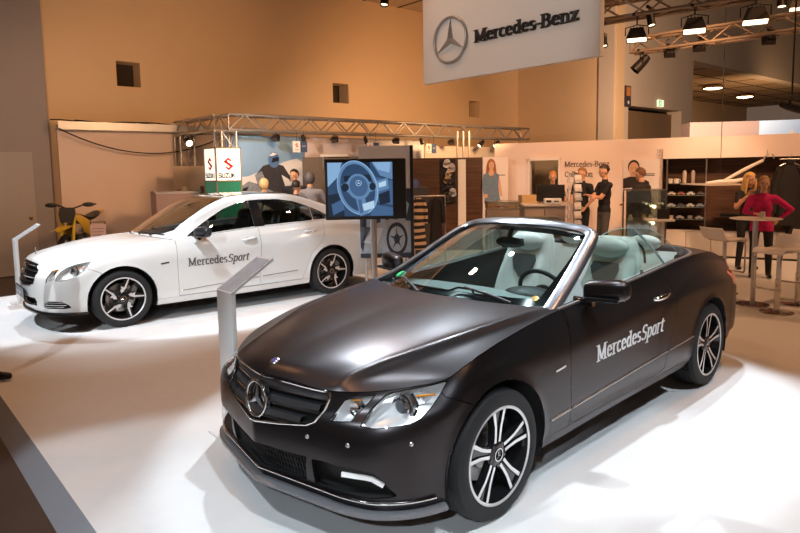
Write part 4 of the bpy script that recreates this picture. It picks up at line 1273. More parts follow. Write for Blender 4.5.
def finish_sedan(root, body, mt, tree):
    U = tensor(UPPER_SED, 90, 48, tv=np.array([0, .16, .31, .44, .70, 1.0]))
    # join to the belt ring
    b = grid_bm(U); fix_out(b, True)
    def cutaway(kind, poly, where=None):
        cut(b, kind, poly, where=where); return take(b, inside(kind, poly, where))
    hi = lambda c: c.y < .80
    WSP = [(-.45, -.01), (-.47, .2), (-.52, .40), (-.60, .56), (-.70, .655), (-1.0, .630), (-1.25, .59), (-1.44, .545), (-1.39, .36), (-1.33, -.01)]
    ROOF = [(-1.37, -.01), (-1.43, .36), (-1.48, .535), (-1.6, .55), (-2.25, .55), (-2.32, .52), (-2.34, -.01)]
    REAR = [(-2.60, -.01), (-2.58, .35), (-2.64, .52), (-3.0, .585), (-3.10, .54), (-3.15, -.01)]
    SG = lambda c: c.y > .55 and c.z > .97
    F1 = [(-.82, .995), (-.98, 1.10), (-1.16, 1.205), (-1.34, 1.295), (-1.55, 1.365), (-1.72, 1.392), (-1.735, 1.062), (-1.3, 1.035)]
    PL = [(-1.735, 1.050), (-1.725, 1.395), (-1.855, 1.402), (-1.875, 1.055)]
    F2 = [(-1.875, 1.068), (-1.855, 1.400), (-2.15, 1.395), (-2.40, 1.352), (-2.62, 1.272), (-2.63, 1.090), (-2.2, 1.078)]
    F3 = [(-2.65, 1.092), (-2.64, 1.262), (-2.78, 1.20), (-2.90, 1.13), (-2.95, 1.100)]
    ws = cutaway('top', WSP, lambda c: c.z > .95); rf = cutaway('top', ROOF, lambda c: c.z > 1.3); rw = cutaway('top', REAR, lambda c: c.z > .95)
    gl = [cutaway('side', F1, SG), cutaway('side', F2, SG), cutaway('side', F3, SG)]
    pl = cutaway('side', PL, SG)
    lowbelt = None
    bb = b; mirror_y(bb); panel(bb, .002, .02); obj('roof_body', bb, mt['paint'], root, 32)
    for nm, g_ in (('windscreen', ws), ('glass_roof', rf), ('rear_window', rw)):
        mirror_y(g_); panel(g_, .001, .003); obj(nm, g_, mt['glass'] if nm != 'glass_roof' else mat('roof_glass_dark', (.02, .016, .014), .05, 0, coat=1.0, noise=.02), root, 40)
    for g_ in gl:
        for sg in (1, -1):
            c = clone(g_)
            if sg < 0: mirror_y(c, False)
            loop = outline_pts(c); panel(c, .001, .003); obj('side_window', c, mt['sedan_glass'], root, 40)
            e = nb(); tube(e, loop[::2], .0055, 6, closed=True); fix(e); obj('window_trim', e, mt['gloss_black'], root, 50)
        g_.free()
    for sg in (1, -1):
        c = clone(pl)
        if sg < 0: mirror_y(c, False)
        panel(c, .001, .01); obj('door_pillar_trim', c, mt['gloss_black'], root, 40)
    pl.free()
    # cabin
    b = nb(); box2(b, (-.6, -.72, .30), (-3.1, .72, .34)); box2(b, (-.7, -.12, .3), (-2.3, .12, .62), .04)
    for sg in (1, -1): box2(b, (-.75, sg*.72, .3), (-3.05, sg*.77, .97))
    box2(b, (-2.9, -.7, 1.0), (-3.15, .7, 1.03)); fix(b); obj('cabin_floor', b, mt['interior'], root, 30)
    b = nb(); box(b, (-.85, 0, .93), (.45, 1.42, .12), None, .05); box(b, (-1.02, 0, .78), (.12, 1.42, .3), None, .04); fix(b); obj('dashboard', b, mt['interior'], root, 40)
    for y in (.37, -.37): seat(root, mt, -1.70, y, 'dark')
    for y in (.37, -.37): seat(root, mt, -2.45, y, 'dark')
    steering_wheel(root, mt, -1.22, .37, .93)
    m = empty('interior_mirror', (-1.18, 0, 1.32)); m.parent = root
    b = nb(); sphere(b, (0, 0, 0), .1, 20, 10, (.22, 1.2, .38)); obj('mirror_housing', b, mt['gloss_black'], m, 60)
    wing_mirror(root, mt, 1, .965, -.93, 1.035, mt['gloss_black2']); wing_mirror(root, mt, -1, .965, -.93, 1.035, mt['gloss_black2'])
    b = nb(); lathe(b, [(0, 0), (.5, 0)], 4); b.free()
    for s0, s1 in ((-.30, .35), (.28, .62)):
        w = empty('wiper', (0, 0, 0)); w.parent = root
        pts = [Vector((-.50-.25*abs(y)**2, y, 1.008+.01)) for y in np.linspace(s0-.25, s1, 10)]
        b = nb(); tube(b, pts, .008, 6); fix(b); obj('wiper_blade', b, mt['gloss_black'], w)
        b = nb(); tube(b, [pts[5], pts[5]+Vector((.06, .2*(1 if s0 < 0 else .5), -.004))], [.006, .012], 6); fix(b); obj('wiper_arm', b, mt['dark'], w)

def build_cars():
    r, body, mt, tree = build_car('black', -.124, 3.673, 3.9089, 'matt black open-top convertible in the foreground with pale leather seats and chrome star grille')
    mt['paint_frame'] = mat('frame_satin_grey', (.20, .20, .215), .30, .9, noise=.03)
    mt['side_glass'] = glass_mat('side_window_glass', (.84, .94, .91), .3)
    finish_cabrio(r, body, mt, tree)
    r, body, mt, tree = build_car('white', -3.791, 7.918, 3.8228, 'white four-door saloon with black wing mirrors parked behind the convertible')
    mt['sedan_glass'] = glass_mat('tinted_glass', (.55, .60, .57), .5)
    mt['gloss_black2'] = mat('mirror_shell_dark', (.035, .038, .045), .3, .3, coat=.4, noise=.05)
    finish_sedan(r, body, mt, tree)
# ================================================================ the hall
E1 = Vector((.755, .656, 0)); E2 = Vector((-.656, .755, 0)); E3 = Vector((.883, -.469, 0))
W0 = Vector((-6.77, 12.05, 0)); BL = Vector((2.40, 14.10, 0)); B0 = Vector((6.30, 18.70, 0)); P0 = Vector((-3.23, 11.90, 0))
def obox(bm, o, d, a, b, n0, n1, z0, z1, mi=0):
    """box on the line o + d*s from s=a..b, n0..n1 across it (positive = left of d), z0..z1"""
    d = d.normalized(); n = Vector((-d.y, d.x, 0))
    P = [o+d*s+n*t+Vector((0, 0, z)) for z in (z0, z1) for s, t in ((a, n0), (b, n0), (b, n1), (a, n1))]
    v = [bm.verts.new(p) for p in P]
    for q in ((3, 2, 1, 0), (4, 5, 6, 7), (0, 1, 5, 4), (1, 2, 6, 5), (2, 3, 7, 6), (3, 0, 4, 7)):
        f = bm.faces.new([v[i] for i in q]); f.material_index = mi
    return bm
def wall_holes(bm, o, d, a, b, n0, n1, z0, z1, holes):
    holes = sorted(holes); s = a
    for (h0, h1, y0, y1) in holes:
        obox(bm, o, d, s, h0, n0, n1, z0, z1)
        if y0 > z0: obox(bm, o, d, h0, h1, n0, n1, z0, y0)
        if y1 < z1: obox(bm, o, d, h0, h1, n0, n1, y1, z1)
        s = h1
    obox(bm, o, d, s, b, n0, n1, z0, z1)
    return bm
def at(px, D, y=None):
    """world x for a photo column at distance D"""
    return (px-400)/630.3*D
def floor_mat(name, c1, c2, scale, rough):
    m = bpy.data.materials.new(name); m.use_nodes = True; nt = m.node_tree; b = nt.nodes['Principled BSDF']
    tc = nt.nodes.new('ShaderNodeTexCoord')
    n1 = nt.nodes.new('ShaderNodeTexNoise'); n1.inputs['Scale'].default_value = scale; n1.inputs['Detail'].default_value = 8
    n2 = nt.nodes.new('ShaderNodeTexNoise'); n2.inputs['Scale'].default_value = 1.3; n2.inputs['Detail'].default_value = 4
    nt.links.new(tc.outputs['Object'], n1.inputs['Vector']); nt.links.new(tc.outputs['Object'], n2.inputs['Vector'])
    mx = nt.nodes.new('ShaderNodeMix'); mx.data_type = 'RGBA'
    ad = nt.nodes.new('ShaderNodeMath'); ad.operation = 'MULTIPLY_ADD'; ad.inputs[1].default_value = .5
    nt.links.new(n1.outputs['Fac'], ad.inputs[0])
    m2 = nt.nodes.new('ShaderNodeMath'); m2.operation = 'MULTIPLY'; m2.inputs[1].default_value = .5
    nt.links.new(n2.outputs['Fac'], m2.inputs[0]); nt.links.new(m2.outputs[0], ad.inputs[2])
    nt.links.new(ad.outputs[0], mx.inputs['Factor'])
    mx.inputs['A'].default_value = (*c1, 1); mx.inputs['B'].default_value = (*c2, 1)
    nt.links.new(mx.outputs['Result'], b.inputs['Base Color']); b.inputs['Roughness'].default_value = rough
    bp = nt.nodes.new('ShaderNodeBump'); bp.inputs['Strength'].default_value = .12; bp.inputs['Distance'].default_value = .004
    n3 = nt.nodes.new('ShaderNodeTexNoise'); n3.inputs['Scale'].default_value = 400; nt.links.new(tc.outputs['Object'], n3.inputs['Vector'])
    nt.links.new(n3.outputs['Fac'], bp.inputs['Height']); nt.links.new(bp.outputs['Normal'], b.inputs['Normal'])
    return m
def wood_mat(name, c1, c2, scale=1.0):
    m = bpy.data.materials.new(name); m.use_nodes = True; nt = m.node_tree; b = nt.nodes['Principled BSDF']
    tc = nt.nodes.new('ShaderNodeTexCoord'); mp = nt.nodes.new('ShaderNodeMapping'); mp.inputs['Scale'].default_value = (.8, .8, 26*scale)
    nt.links.new(tc.outputs['Object'], mp.inputs['Vector'])
    n = nt.nodes.new('ShaderNodeTexNoise'); n.inputs['Scale'].default_value = 2.0; n.inputs['Detail'].default_value = 6; n.inputs['Distortion'].default_value = .4
    nt.links.new(mp.outputs['Vector'], n.inputs['Vector'])
    cr = nt.nodes.new('ShaderNodeValToRGB'); cr.color_ramp.elements[0].position = .35; cr.color_ramp.elements[1].position = .68
    cr.color_ramp.elements[0].color = (*c1, 1); cr.color_ramp.elements[1].color = (*c2, 1)
    nt.links.new(n.outputs['Fac'], cr.inputs['Fac']); nt.links.new(cr.outputs['Color'], b.inputs['Base Color'])
    b.inputs['Roughness'].default_value = .45
    return m

def build_room():
    M_wall = mat('hall_wall_plaster', (.66, .47, .29), .85, noise=.05, nscale=1.2)
    M_block = mat('hall_wall_beige', (.55, .46, .38), .85, noise=.05, nscale=1.0)
    M_grey = mat('pillar_grey', (.29, .26, .26), .75, noise=.05, nscale=3)
    M_cream = mat('cream_partition', (.66, .52, .44), .8, noise=.04, nscale=2)
    M_ceil = mat('hall_ceiling', (.50, .38, .27), .9, noise=.04)
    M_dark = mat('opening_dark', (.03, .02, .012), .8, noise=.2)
    M_pink = mat('stand_wall_paint', (.86, .70, .63), .6, noise=.02, nscale=2)
    M_trim = mat('trim_dark', (.035, .025, .02), .7, noise=.1)
    wood = wood_mat('dark_walnut_panel', (.045, .018, .008), (.13, .055, .025))
    MATS['wood'] = wood
    # floor of the hall and the raised stand
    b = nb(); box2(b, (-25, -12, -.30), (30, 45, -.08)); struct('floor', b, floor_mat('hall_floor_dark', (.045, .030, .024), (.085, .060, .048), 6, .35))
    A = Vector((-6.50, 8.69, 0)); Bp = A-E2*16; Cc = A+E1*16; Dd = Vector((14, 18.5, 0)); Ee = Vector((16, -8, 0))
    b = nb(); prism(b, [(A.x, A.y), (Bp.x, Bp.y), (Ee.x, Ee.y), (Dd.x, Dd.y), (Cc.x, Cc.y)], .08, Matrix.Translation((0, 0, -.08))); fix(b)
    struct('trim_1', b, floor_mat('stand_carpet_white', (.74, .73, .72), (.86, .86, .86), 9, .75))
    o = A-E1*.0
    b = nb()
    r = [Vector(p) for p in (A+Vector((0, 0, .001)), A-E1*.12+Vector((0, 0, -.078)), Bp-E1*.12+Vector((0, 0, -.078)), Bp+Vector((0, 0, .001)))]
    lo = [p.copy() for p in r]; 
    for p in lo: p.z = -.079
    v = [b.verts.new(p) for p in r]; b.faces.new(v)
    v2 = [b.verts.new(p) for p in (lo[0], lo[3])]; b.faces.new((v[0], v[3], v2[1], v2[0])); fix(b)
    struct('trim_2', b, mat('ramp_strip_grey', (.34, .36, .40), .45, .2, noise=.04, nscale=5))
    # long hall wall with three square openings
    holes = [(1.45, 1.92, 3.56, 4.06), (6.76, 7.26, 3.53, 4.03), (11.9, 12.38, 3.38, 3.88)]
    b = nb(); wall_holes(b, W0, E1, -6, 14.3, 0, .5, -.08, 6.25, holes); fix(b); struct('wall_left', b, M_wall)
    b = nb()
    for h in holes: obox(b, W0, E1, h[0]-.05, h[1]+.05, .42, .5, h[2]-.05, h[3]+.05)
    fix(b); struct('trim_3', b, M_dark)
    # grey service wall with a door leaf in the near left
    b = nb(); obox(b, W0, E1, -6, .13, -.10, 0, -.08, 6.25); fix(b); struct('wall_left_grey', b, M_grey)
    b = nb(); obox(b, W0, E1, -1.75, -.20, -.125, -.10, -.06, 2.20); obox(b, W0, E1, -1.80, -1.75, -.13, -.10, -.06, 2.26); obox(b, W0, E1, -.20, -.185, -.128, -.10, -.06, 2.215); obox(b, W0, E1, -1.75, -.185, -.128, -.10, 2.20, 2.215); fix(b)
    d = struct('door_1', b, mat('door_grey', (.37, .33, .31), .6, noise=.04, nscale=3))
    b = nb(); sphere(b, W0+E1*(-.28)-E2*.15+Vector((0, 0, 1.0)), .035, 12, 8); fix(b); obj('door_handle', b, mat('brass', (.5, .35, .15), .3, 1), d)
    b = nb(); obox(b, W0, E1, -6, .14, -.12, -.10, -.08, .02); fix(b); struct('baseboard_left', b, M_trim)
    # cream partition under a cable tray along the wall
    b = nb(); obox(b, W0, E1, .22, 5.2, -.32, -.26, -.08, 2.62); fix(b); struct('wall_left_partition', b, M_cream)
    t = empty('cable_tray', W0+E1*2.2-E2*.32+Vector((0, 0, 2.62)), 0, 'light grey cable tray running along the hall wall above the motorbike', 'cable tray')
    b = nb(); obox(b, -E1*2.2, E1, 0.20, 4.4, -.18, .10, 0, .018); obox(b, -E1*2.2, E1, 0.20, 4.4, -.18, -.165, 0, .16)
    for i in range(11): obox(b, -E1*2.2, E1, .23+i*.38, .26+i*.38, -.165, .10, .018, .10)
    fix(b); obj('tray', b, mat('galvanised', (.52, .50, .50), .45, .7, noise=.1, nscale=8), t)
    b = nb()
    for k, (s0, s1, sag) in enumerate(((.2, 3.6, .45), (.1, 2.0, -.10), (.5, 2.6, -.08))):
        pts = []
        for i in range(22):
            u = i/21; s = s0+(s1-s0)*u; z = (.02-sag*4*u*(1-u)) if k == 0 else .17+.02*math.sin(9*u+k)
            pts.append(E1*(s-2.2)-E2*(.20 if k == 0 else .02+.05*k)+Vector((0, 0, z)))
        tube(b, pts, .013, 6)
    fix(b); obj('cable', b, mat('cable_black', (.02, .018, .016), .6, noise=.1), t)
    # ceiling over the left part, with joint lines
    b = nb(); obox(b, W0, E1, -6, 11.2, -4.2, .5, 6.25, 6.4); fix(b); struct('ceiling', b, M_ceil)
    b = nb()
    for k in range(12): obox(b, W0, E1, -3.0+k*1.2, -2.96+k*1.2, -4.2, 0, 6.235, 6.249)
    for k in range(3): obox(b, W0, E1, -6, 11.2, -1.3-k*1.2, -1.26-k*1.2, 6.235, 6.249)
    fix(b); struct('trim_4', b, M_trim)
    b = nb(); box2(b, (-25, -12, 9.6), (34, 46, 9.8)); fix(b); struct('ceiling_high', b, mat('ceiling_dark', (.05, .035, .025), .9, noise=.1))
    # far walls
    C0 = W0+E1*14.3
    b = nb(); obox(b, C0, -E2, 0, 3.62, 0, .4, -.08, 9.6); fix(b); struct('wall_back', b, M_wall)
    b = nb(); wall_holes(b, B0, E1, 0, 5.1, 0, .5, -.08, 9.6, [(.84, 4.30, -.08, 3.60)]); obox(b, B0, E1, 5.1, 28, 0, .5, 5.35, 9.6); obox(b, B0, E1, 26, 28, 0, .5, -.08, 5.35); obox(b, B0, E1, 5.1, 26, 0, .5, -.08, 1.6); fix(b); struct('wall_right', b, M_block)
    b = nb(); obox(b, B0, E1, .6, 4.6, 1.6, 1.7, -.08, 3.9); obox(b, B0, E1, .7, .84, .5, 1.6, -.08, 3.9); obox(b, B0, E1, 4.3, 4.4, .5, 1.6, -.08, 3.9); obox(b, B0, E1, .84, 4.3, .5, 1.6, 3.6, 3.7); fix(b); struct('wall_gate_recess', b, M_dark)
    b = nb(); obox(b, B0, E1, .84, 2.2, .28, .34, -.08, 3.5); obox(b, B0, E1, 2.25, 4.3, .34, .40, -.08, 3.5); fix(b); struct('door_2', b, mat('gate_brown', (.20, .13, .075), .6, noise=.1, nscale=4))
    # upper gallery niche with panelled soffit
    b = nb(); obox(b, B0, E1, 5.1, 26, .5, 6.0, 5.35, 5.45); fix(b); struct('ceiling_gallery', b, mat('gallery_soffit', (.52, .37, .24), .8, noise=.03))
    b = nb()
    for k in range(4): obox(b, B0, E1, 5.1, 26, 1.4+1.25*k, 1.44+1.25*k, 5.335, 5.349)
    for k in range(8): obox(b, B0, E1, 7.2+2.4*k, 7.24+2.4*k, .5, 6, 5.335, 5.349)
    fix(b); struct('trim_5', b, M_trim)
    b = nb(); obox(b, B0, E1, 5.1, 26, 6.0, 6.2, 0, 5.5); obox(b, B0, E1, 5.0, 5.1, .5, 6.0, 0, 5.5); fix(b); struct('wall_gallery', b, mat('gallery_wall', (.62, .46, .30), .8, noise=.04))
    for i, (s, n) in enumerate(((12.45, 2.43), (17.6, 3.0))):
        c = B0+E1*s+E2*n+Vector((0, 0, 5.20))
        l = empty('ceiling_light', c, 0, ('round drum lamp under the gallery soffit, nearer the corner', 'round drum lamp under the gallery soffit, the farther right one')[i], 'lamp', 'drum lamps of the gallery')
        b = nb(); lathe(b, [(0, .15), (.26, .15), (.42, .10), (.46, 0), (.38, -.01)], 24); fix(b); obj('drum', b, mat('lamp_bronze', (.25, .15, .08), .4, .6), l, 40)
        b = nb(); lathe(b, [(.38, -.01), (.26, -.04), (0, -.05)], 24); fix(b); obj('diffuser', b, mat('lamp_glow', (1, .8, .6), .5, emit=(1, .72, .42), estr=14), l, 60)
    # the pink stand wall with doorway and display niche
    dz = -.0
    b = nb(); wall_holes(b, BL, E3, -.28, 9.0, 0, .12, 0, 2.32, [(.53, 1.15, 0, 1.93), (3.22, 6.9, .50, 1.91)]); fix(b); struct('wall_stand', b, M_pink)
    b = nb()
    for a, c, z0, z1 in ((.48, .53, 0, 1.98), (1.15, 1.20, 0, 1.98), (.48, 1.20, 1.93, 1.98)): obox(b, BL, E3, a, c, -.03, .02, z0, z1)
    fix(b); struct('door_3', b, mat('door_frame_white', (.85, .80, .76), .4, noise=.02))
    b = nb(); obox(b, BL, E3, .3, 1.4, 1.2, 1.25, 0, 2.3); obox(b, BL, E3, .2, .3, .12, 1.25, 0, 2.3); obox(b, BL, E3, 1.4, 1.5, .12, 1.25, 0, 2.3); fix(b); struct('wall_storeroom', b, mat('storeroom_wall', (.34, .29, .22), .8, noise=.05))
    b = nb(); obox(b, BL, E3, 3.1, 7.0, .45, .50, .0, 2.1); obox(b, BL, E3, 3.1, 3.22, .0, .45, .50, 2.1); obox(b, BL, E3, 6.9, 7.0, .12, .45, .5, 2.1); fix(b); struct('wall_niche', b, wood)
    b = nb(); obox(b, BL, E3, 3.22, 6.9, .12, .45, 1.91, 1.97); obox(b, BL, E3, 3.22, 6.9, .12, .45, .44, .50); fix(b); struct('trim_6', b, wood)
    # wooden panel wall to the left of it
    Wd = Vector((at(413, 13.6), 13.6, 0)); e = Vector((1, .12, 0)).normalized()
    b = nb(); obox(b, Wd, e, 0, 1.56, .02, .10, 0, 2.02); fix(b); struct('wall_wood', b, wood)
    b = nb(); obox(b, Wd, e, 1.0, 1.17, -.03, .02, 0.35, 1.98); fix(b); struct('trim_7', b, mat('panel_white', (.82, .77, .72), .5, noise=.02))
    return Wd, e
# ================================================================ people
def capsule(bm, a, b, ra, rb, n=12):
    a = Vector(a); b = Vector(b); d = b-a; L = d.length
    if L < 1e-6: sphere(bm, a, ra, n, 8); return
    x, y, z = frame_from(d)
    M = Matrix.Identity(4)
    for i, v in enumerate((x, y, z)):
        for j in range(3): M[j][i] = v[j]
    M = Matrix.Translation(a) @ M
    prof = [(math.sin(PI/2*i/4)*ra, -math.cos(PI/2*i/4)*ra) for i in range(5)]+[(math.cos(PI/2*i/4)*rb, L+math.sin(PI/2*i/4)*rb) for i in range(5)]
    prof[0] = (0, -ra); prof[-1] = (0, L+rb)
    lathe(bm, prof, n, M)
def evaluated(bm, mods):
    me = bpy.data.meshes.new('tmp'); bm.to_mesh(me); bm.free()
    o = bpy.data.objects.new('tmp', me); COL.objects.link(o)
    for ty, kw in mods:
        m = o.modifiers.new('m', ty)
        for k, v in kw.items(): setattr(m, k, v)
    dg = bpy.context.evaluated_depsgraph_get(); dg.update()
    ev = o.evaluated_get(dg); res = bpy.data.meshes.new_from_object(ev)
    out = bmesh.new(); out.from_mesh(res)
    bpy.data.objects.remove(o); bpy.data.meshes.remove(me); bpy.data.meshes.remove(res)
    return out
SKIN = lambda: mat('skin', (.62, .33, .20), .5, noise=.05, nscale=30)
def person(loc, yaw, label, height=1.75, top=(.02, .02, .022), legs=(.03, .03, .035), shoes=(.015, .012, .01), hair=(.05, .03, .02),
           hairstyle='short', sleeves='short', lean=0.0, arms=None, headturn=0.0, nod=0.0, belly=1.0, female=False, name='person', step=0.0, stance=.10, jacket=False, group=None, coat=0.0):
    """faces local +x; arms = {side: (elbow, wrist)} in metres for a 1.75 m body, side +1 = left"""
    k = height/1.75
    root = empty(name, loc, yaw, label, 'person', group)
    sh = .170 if female else .195; hipw = .095 if female else .085
    segs = []
    ln = Vector((math.sin(lean), 0, math.cos(lean)))
    pel = Vector((0, 0, .93)); ch = pel+ln*.42; nk = pel+ln*.56; hd = nk+Vector((math.sin(lean*.5)*.12+.025, 0, .155))
    arms = arms or {}
    W = 1.12 if jacket else 1.0
    # torso as stacked ellipsoids
    body = nb()
    def ell(c, r, rot=None): sphere(body, c, 1.0, 16, 10, r)
    ell(pel+ln*.0, (.115*belly, .165*(1.04 if female else 1), .13)); ell(pel+ln*.14, (.108*belly*W, .138*W, .14)); ell(pel+ln*.30, (.118*W, .158*W, .16)); ell(pel+ln*.42, (.105*W, .165*W, .12))
    if female: ell(pel+ln*.34+Vector((.075, .06, 0)), (.06, .065, .06)); ell(pel+ln*.34+Vector((.075, -.06, 0)), (.06, .065, .06))
    torso_z = 0
    capsule(body, pel+ln*.50, nk+Vector((0, 0, .06)), .062, .052)
    lab = [('top', pel+ln*.06, pel+ln*.43, .17), ('skin', pel+ln*.53, nk+Vector((0, 0, .1)), .06), ('legs', pel+Vector((0, 0, -.16)), pel+ln*-.04, .15)]
    def seg(l, a, b, ra, rb): capsule(body, a, b, ra, rb); lab.append((l, Vector(a), Vector(b), max(ra, rb)))
    for s in (1, -1):
        S = pel+ln*.475+Vector((0, s*sh, -.01)); el, wr = arms.get(s, ((.02, s*(sh+.07), 1.12), (.10, s*(sh+.06), .88)))
        el = Vector(el); wr = Vector(wr); mid = S.lerp(el, .62)
        capsule(body, pel+ln*.46+Vector((0, s*.08, 0)), S, .075, .062)
        f = 1.12 if sleeves == 'long' else 1.0
        seg('top', S, mid, .060*W, .052*f); seg('top' if sleeves == 'long' else 'skin', mid, el, .050*f, .043*f)
        seg('top' if sleeves == 'long' else 'skin', el, wr, .043*f, .028*f)
        h = Vector((0, s*hipw, .90)); kn = Vector((.03+step*.62*s, s*(hipw+stance*.15), .50)); an = Vector((-.02+step*s, s*(hipw+stance*.3), .085))
        seg('legs', h, kn, .090, .062); seg('legs', kn, an, .062, .050)
        seg('shoes', an+Vector((-.03, 0, -.035)), an+Vector((.14, s*.02, -.045)), .045, .036)
    bm = evaluated(body, [('REMESH', dict(mode='VOXEL', voxel_size=.021, use_smooth_shade=True)), ('SMOOTH', dict(factor=.5, iterations=4))])
    idx = {'skin': 0, 'top': 1, 'legs': 2, 'shoes': 3}
    for f in bm.faces:
        c = f.calc_center_median(); best = None
        for l, a, b_, r in lab:
            ab = b_-a; t = max(0, min(1, (c-a).dot(ab)/max(ab.length_squared, 1e-9))); d = (c-(a+ab*t)).length/r
            if best is None or d < best[0]: best = (d, l, a)
        l = best[1]
        if l in ('top', 'legs') and best[2].z > .75 and abs(c.y) < .24 and c.z < 1.02: l = 'top' if c.z > (.80 if sleeves == 'long' else .90) else 'legs'
        f.material_index = idx[l]
    # head
    hb = nb()
    T = Matrix.Translation(hd) @ Matrix.Rotation(headturn, 4, 'Z') @ Matrix.Rotation(nod, 4, 'Y')
    def hs(c, r, n=18, m=12): lathe(hb, [(math.sin(PI*i/m), -math.cos(PI*i/m)) for i in range(m+1)], n, Matrix.Translation(c) @ Matrix.Diagonal((*r, 1)))
    hs((-.008, 0, .020), (.096, .076, .100)); hs((.022, 0, -.045), (.066, .056, .070)); hs((.045, 0, -.088), (.032, .030, .026))
    hs((.094, 0, -.022), (.018, .013, .026)); hs((.085, 0, .01), (.013, .010, .03)); hs((.078, 0, -.066), (.014, .022, .010))
    for s in (1, -1): hs((-.005, s*.077, -.010), (.018, .010, .030), 10, 8); hs((.070, s*.035, .020), (.018, .024, .010))
    h2 = evaluated(hb, [('REMESH', dict(mode='VOXEL', voxel_size=.008, use_smooth_shade=True)), ('SMOOTH', dict(factor=.5, iterations=3))])
    for f in h2.faces: f.material_index = 0
    for s in (1, -1):
        for c, r, mi in (((.081, s*.032, -.002), .0115, 4), ((.0895, s*.032, -.002), .0060, 5)):
            sphere(h2, c, r, 10, 6, (1, 1, 1), mi)
        box(h2, (.088, s*.033, .022), (.012, .034, .006), None, 0, 5)
    box(h2, (.088, 0, -.067), (.010, .040, .009), None, 0, 6)
    bmesh.ops.transform(h2, matrix=T, verts=h2.verts[:])
    me = bpy.data.meshes.new('tmp'); h2.to_mesh(me); h2.free(); bm.from_mesh(me); bpy.data.meshes.remove(me)
    # hands: palm, four fingers and a thumb, slightly curled
    for s in (1, -1):
        S = pel+ln*.475+Vector((0, s*sh, -.01)); el, wr = arms.get(s, ((.02, s*(sh+.07), 1.12), (.10, s*(sh+.06), .88)))
        d = (Vector(wr)-Vector(el)).normalized(); sd = Vector((0, s, 0)); sd = (sd-d*sd.dot(d))
        sd = sd.normalized() if sd.length > .2 else Vector((1, 0, 0)); pn = d.cross(sd).normalized()
        if pn.z > 0 and abs(d.z) < .7: pn = -pn
        w = Vector(wr); q = nb()
        M = Matrix.Identity(4)
        for i, v in enumerate((d, sd, pn)):
            for j in range(3): M[j][i] = v[j]
        sphere(q, w+d*.045, .045, 12, 8, (1, .82, .36), 0, M.to_3x3())
        across = sd if abs(sd.dot(Vector((0, 0, 1)))) < 2 else sd
        for i in range(4):
            L = (.036, .042, .038, .030)[i]; b0 = w+d*.082+sd*(-.028+.019*i)
            tube(q, [b0-d*.02, b0, b0+d*L+pn*.008, b0+d*(L*1.7)+pn*.026], [.0095, .0095, .0085, .007], 7)
        b0 = w+d*.03-sd*.034; tube(q, [b0, b0+d*.028-sd*.022+pn*.008, b0+d*.058-sd*.026+pn*.018], [.0125, .0110, .008], 7)
        fix(q); me = bpy.data.meshes.new('tmp'); q.to_mesh(me); q.free(); bm.from_mesh(me); bpy.data.meshes.remove(me)
    bmesh.ops.scale(bm, vec=(k, k, k), verts=bm.verts[:])
    me = bpy.data.meshes.new('body'); bm.to_mesh(me); bm.free()
    tag_c = '_'.join(str(int(v*999)) for v in top+legs)
    for m in (SKIN(), mat('cloth_'+tag_c, top, .8, noise=.12, nscale=25, bump=.2, bscale=40), mat('trousers_'+tag_c, legs, .8, noise=.12, nscale=25, bump=.2, bscale=30), mat('shoe_'+tag_c, shoes, .35, noise=.1),
              mat('eye_white', (.8, .78, .75), .3), mat('eye_dark', (.02, .012, .01), .3), mat('lips', (.45, .15, .12), .5)): me.materials.append(m)
    me.polygons.foreach_set('use_smooth', [True]*len(me.polygons))
    o = bpy.data.objects.new('body', me); COL.objects.link(o); o.parent = root
    # hair
    if hairstyle:
        q = nb()
        def cap(c, r, lowf):
            tmp = nb(); sphere(tmp, c, 1.0, 26, 18, r)
            bmesh.ops.delete(tmp, geom=[v for v in tmp.verts if not lowf((v.co.x-c[0])/r[0], (v.co.y-c[1])/r[1], (v.co.z-c[2])/r[2])], context='VERTS')
            for v in tmp.verts:
                n = (v.co-Vector(c)); v.co += n*(.035*math.sin(v.co.y*190+v.co.z*60)+.02*math.sin(v.co.x*230))
            solid(tmp, .008)
            me = bpy.data.meshes.new('t'); tmp.to_mesh(me); tmp.free(); q.from_mesh(me); bpy.data.meshes.remove(me)
        if hairstyle == 'short': cap((-.014, 0, .026), (.106, .086, .108), lambda x, y, z: z > -.35 and z > .52*x+.12 - (.55 if x < -.1 else 0))
        elif hairstyle == 'cropped': cap((-.012, 0, .024), (.102, .082, .105), lambda x, y, z: z > .6*x+.1-(.5 if x < -.1 else 0))
        elif hairstyle == 'bob': cap((-.014, 0, .012), (.112, .098, .122), lambda x, y, z: z > .42 or x < .12+.0*z)
        elif hairstyle == 'long':
            cap((-.014, 0, .016), (.112, .096, .120), lambda x, y, z: z > .46 or x < .22)
            for i in range(15):
                a = R(70+220*i/14); x0, y0 = .088*math.cos(a), .090*math.sin(a)
                tube(q, [(x0, y0, .02), (x0*1.15-.005, y0*1.12, -.09), (x0*1.1-.01, y0*1.1+.006*math.sin(i*3), -.20), (x0*.9+.0, y0*1.0+.012*math.sin(i*2), -.30)], [.026, .028, .026, .010], 7)
        bmesh.ops.transform(q, matrix=T, verts=q.verts[:]); bmesh.ops.scale(q, vec=(k, k, k), verts=q.verts[:]); fix(q)
        ho = obj('hair', q, mat('hair_%d_%d' % (hair[0]*999, hair[2]*999), hair, .55, noise=.6, nscale=28, stretch=(3, 3, .5)), root, 60)
    return root, hd*k
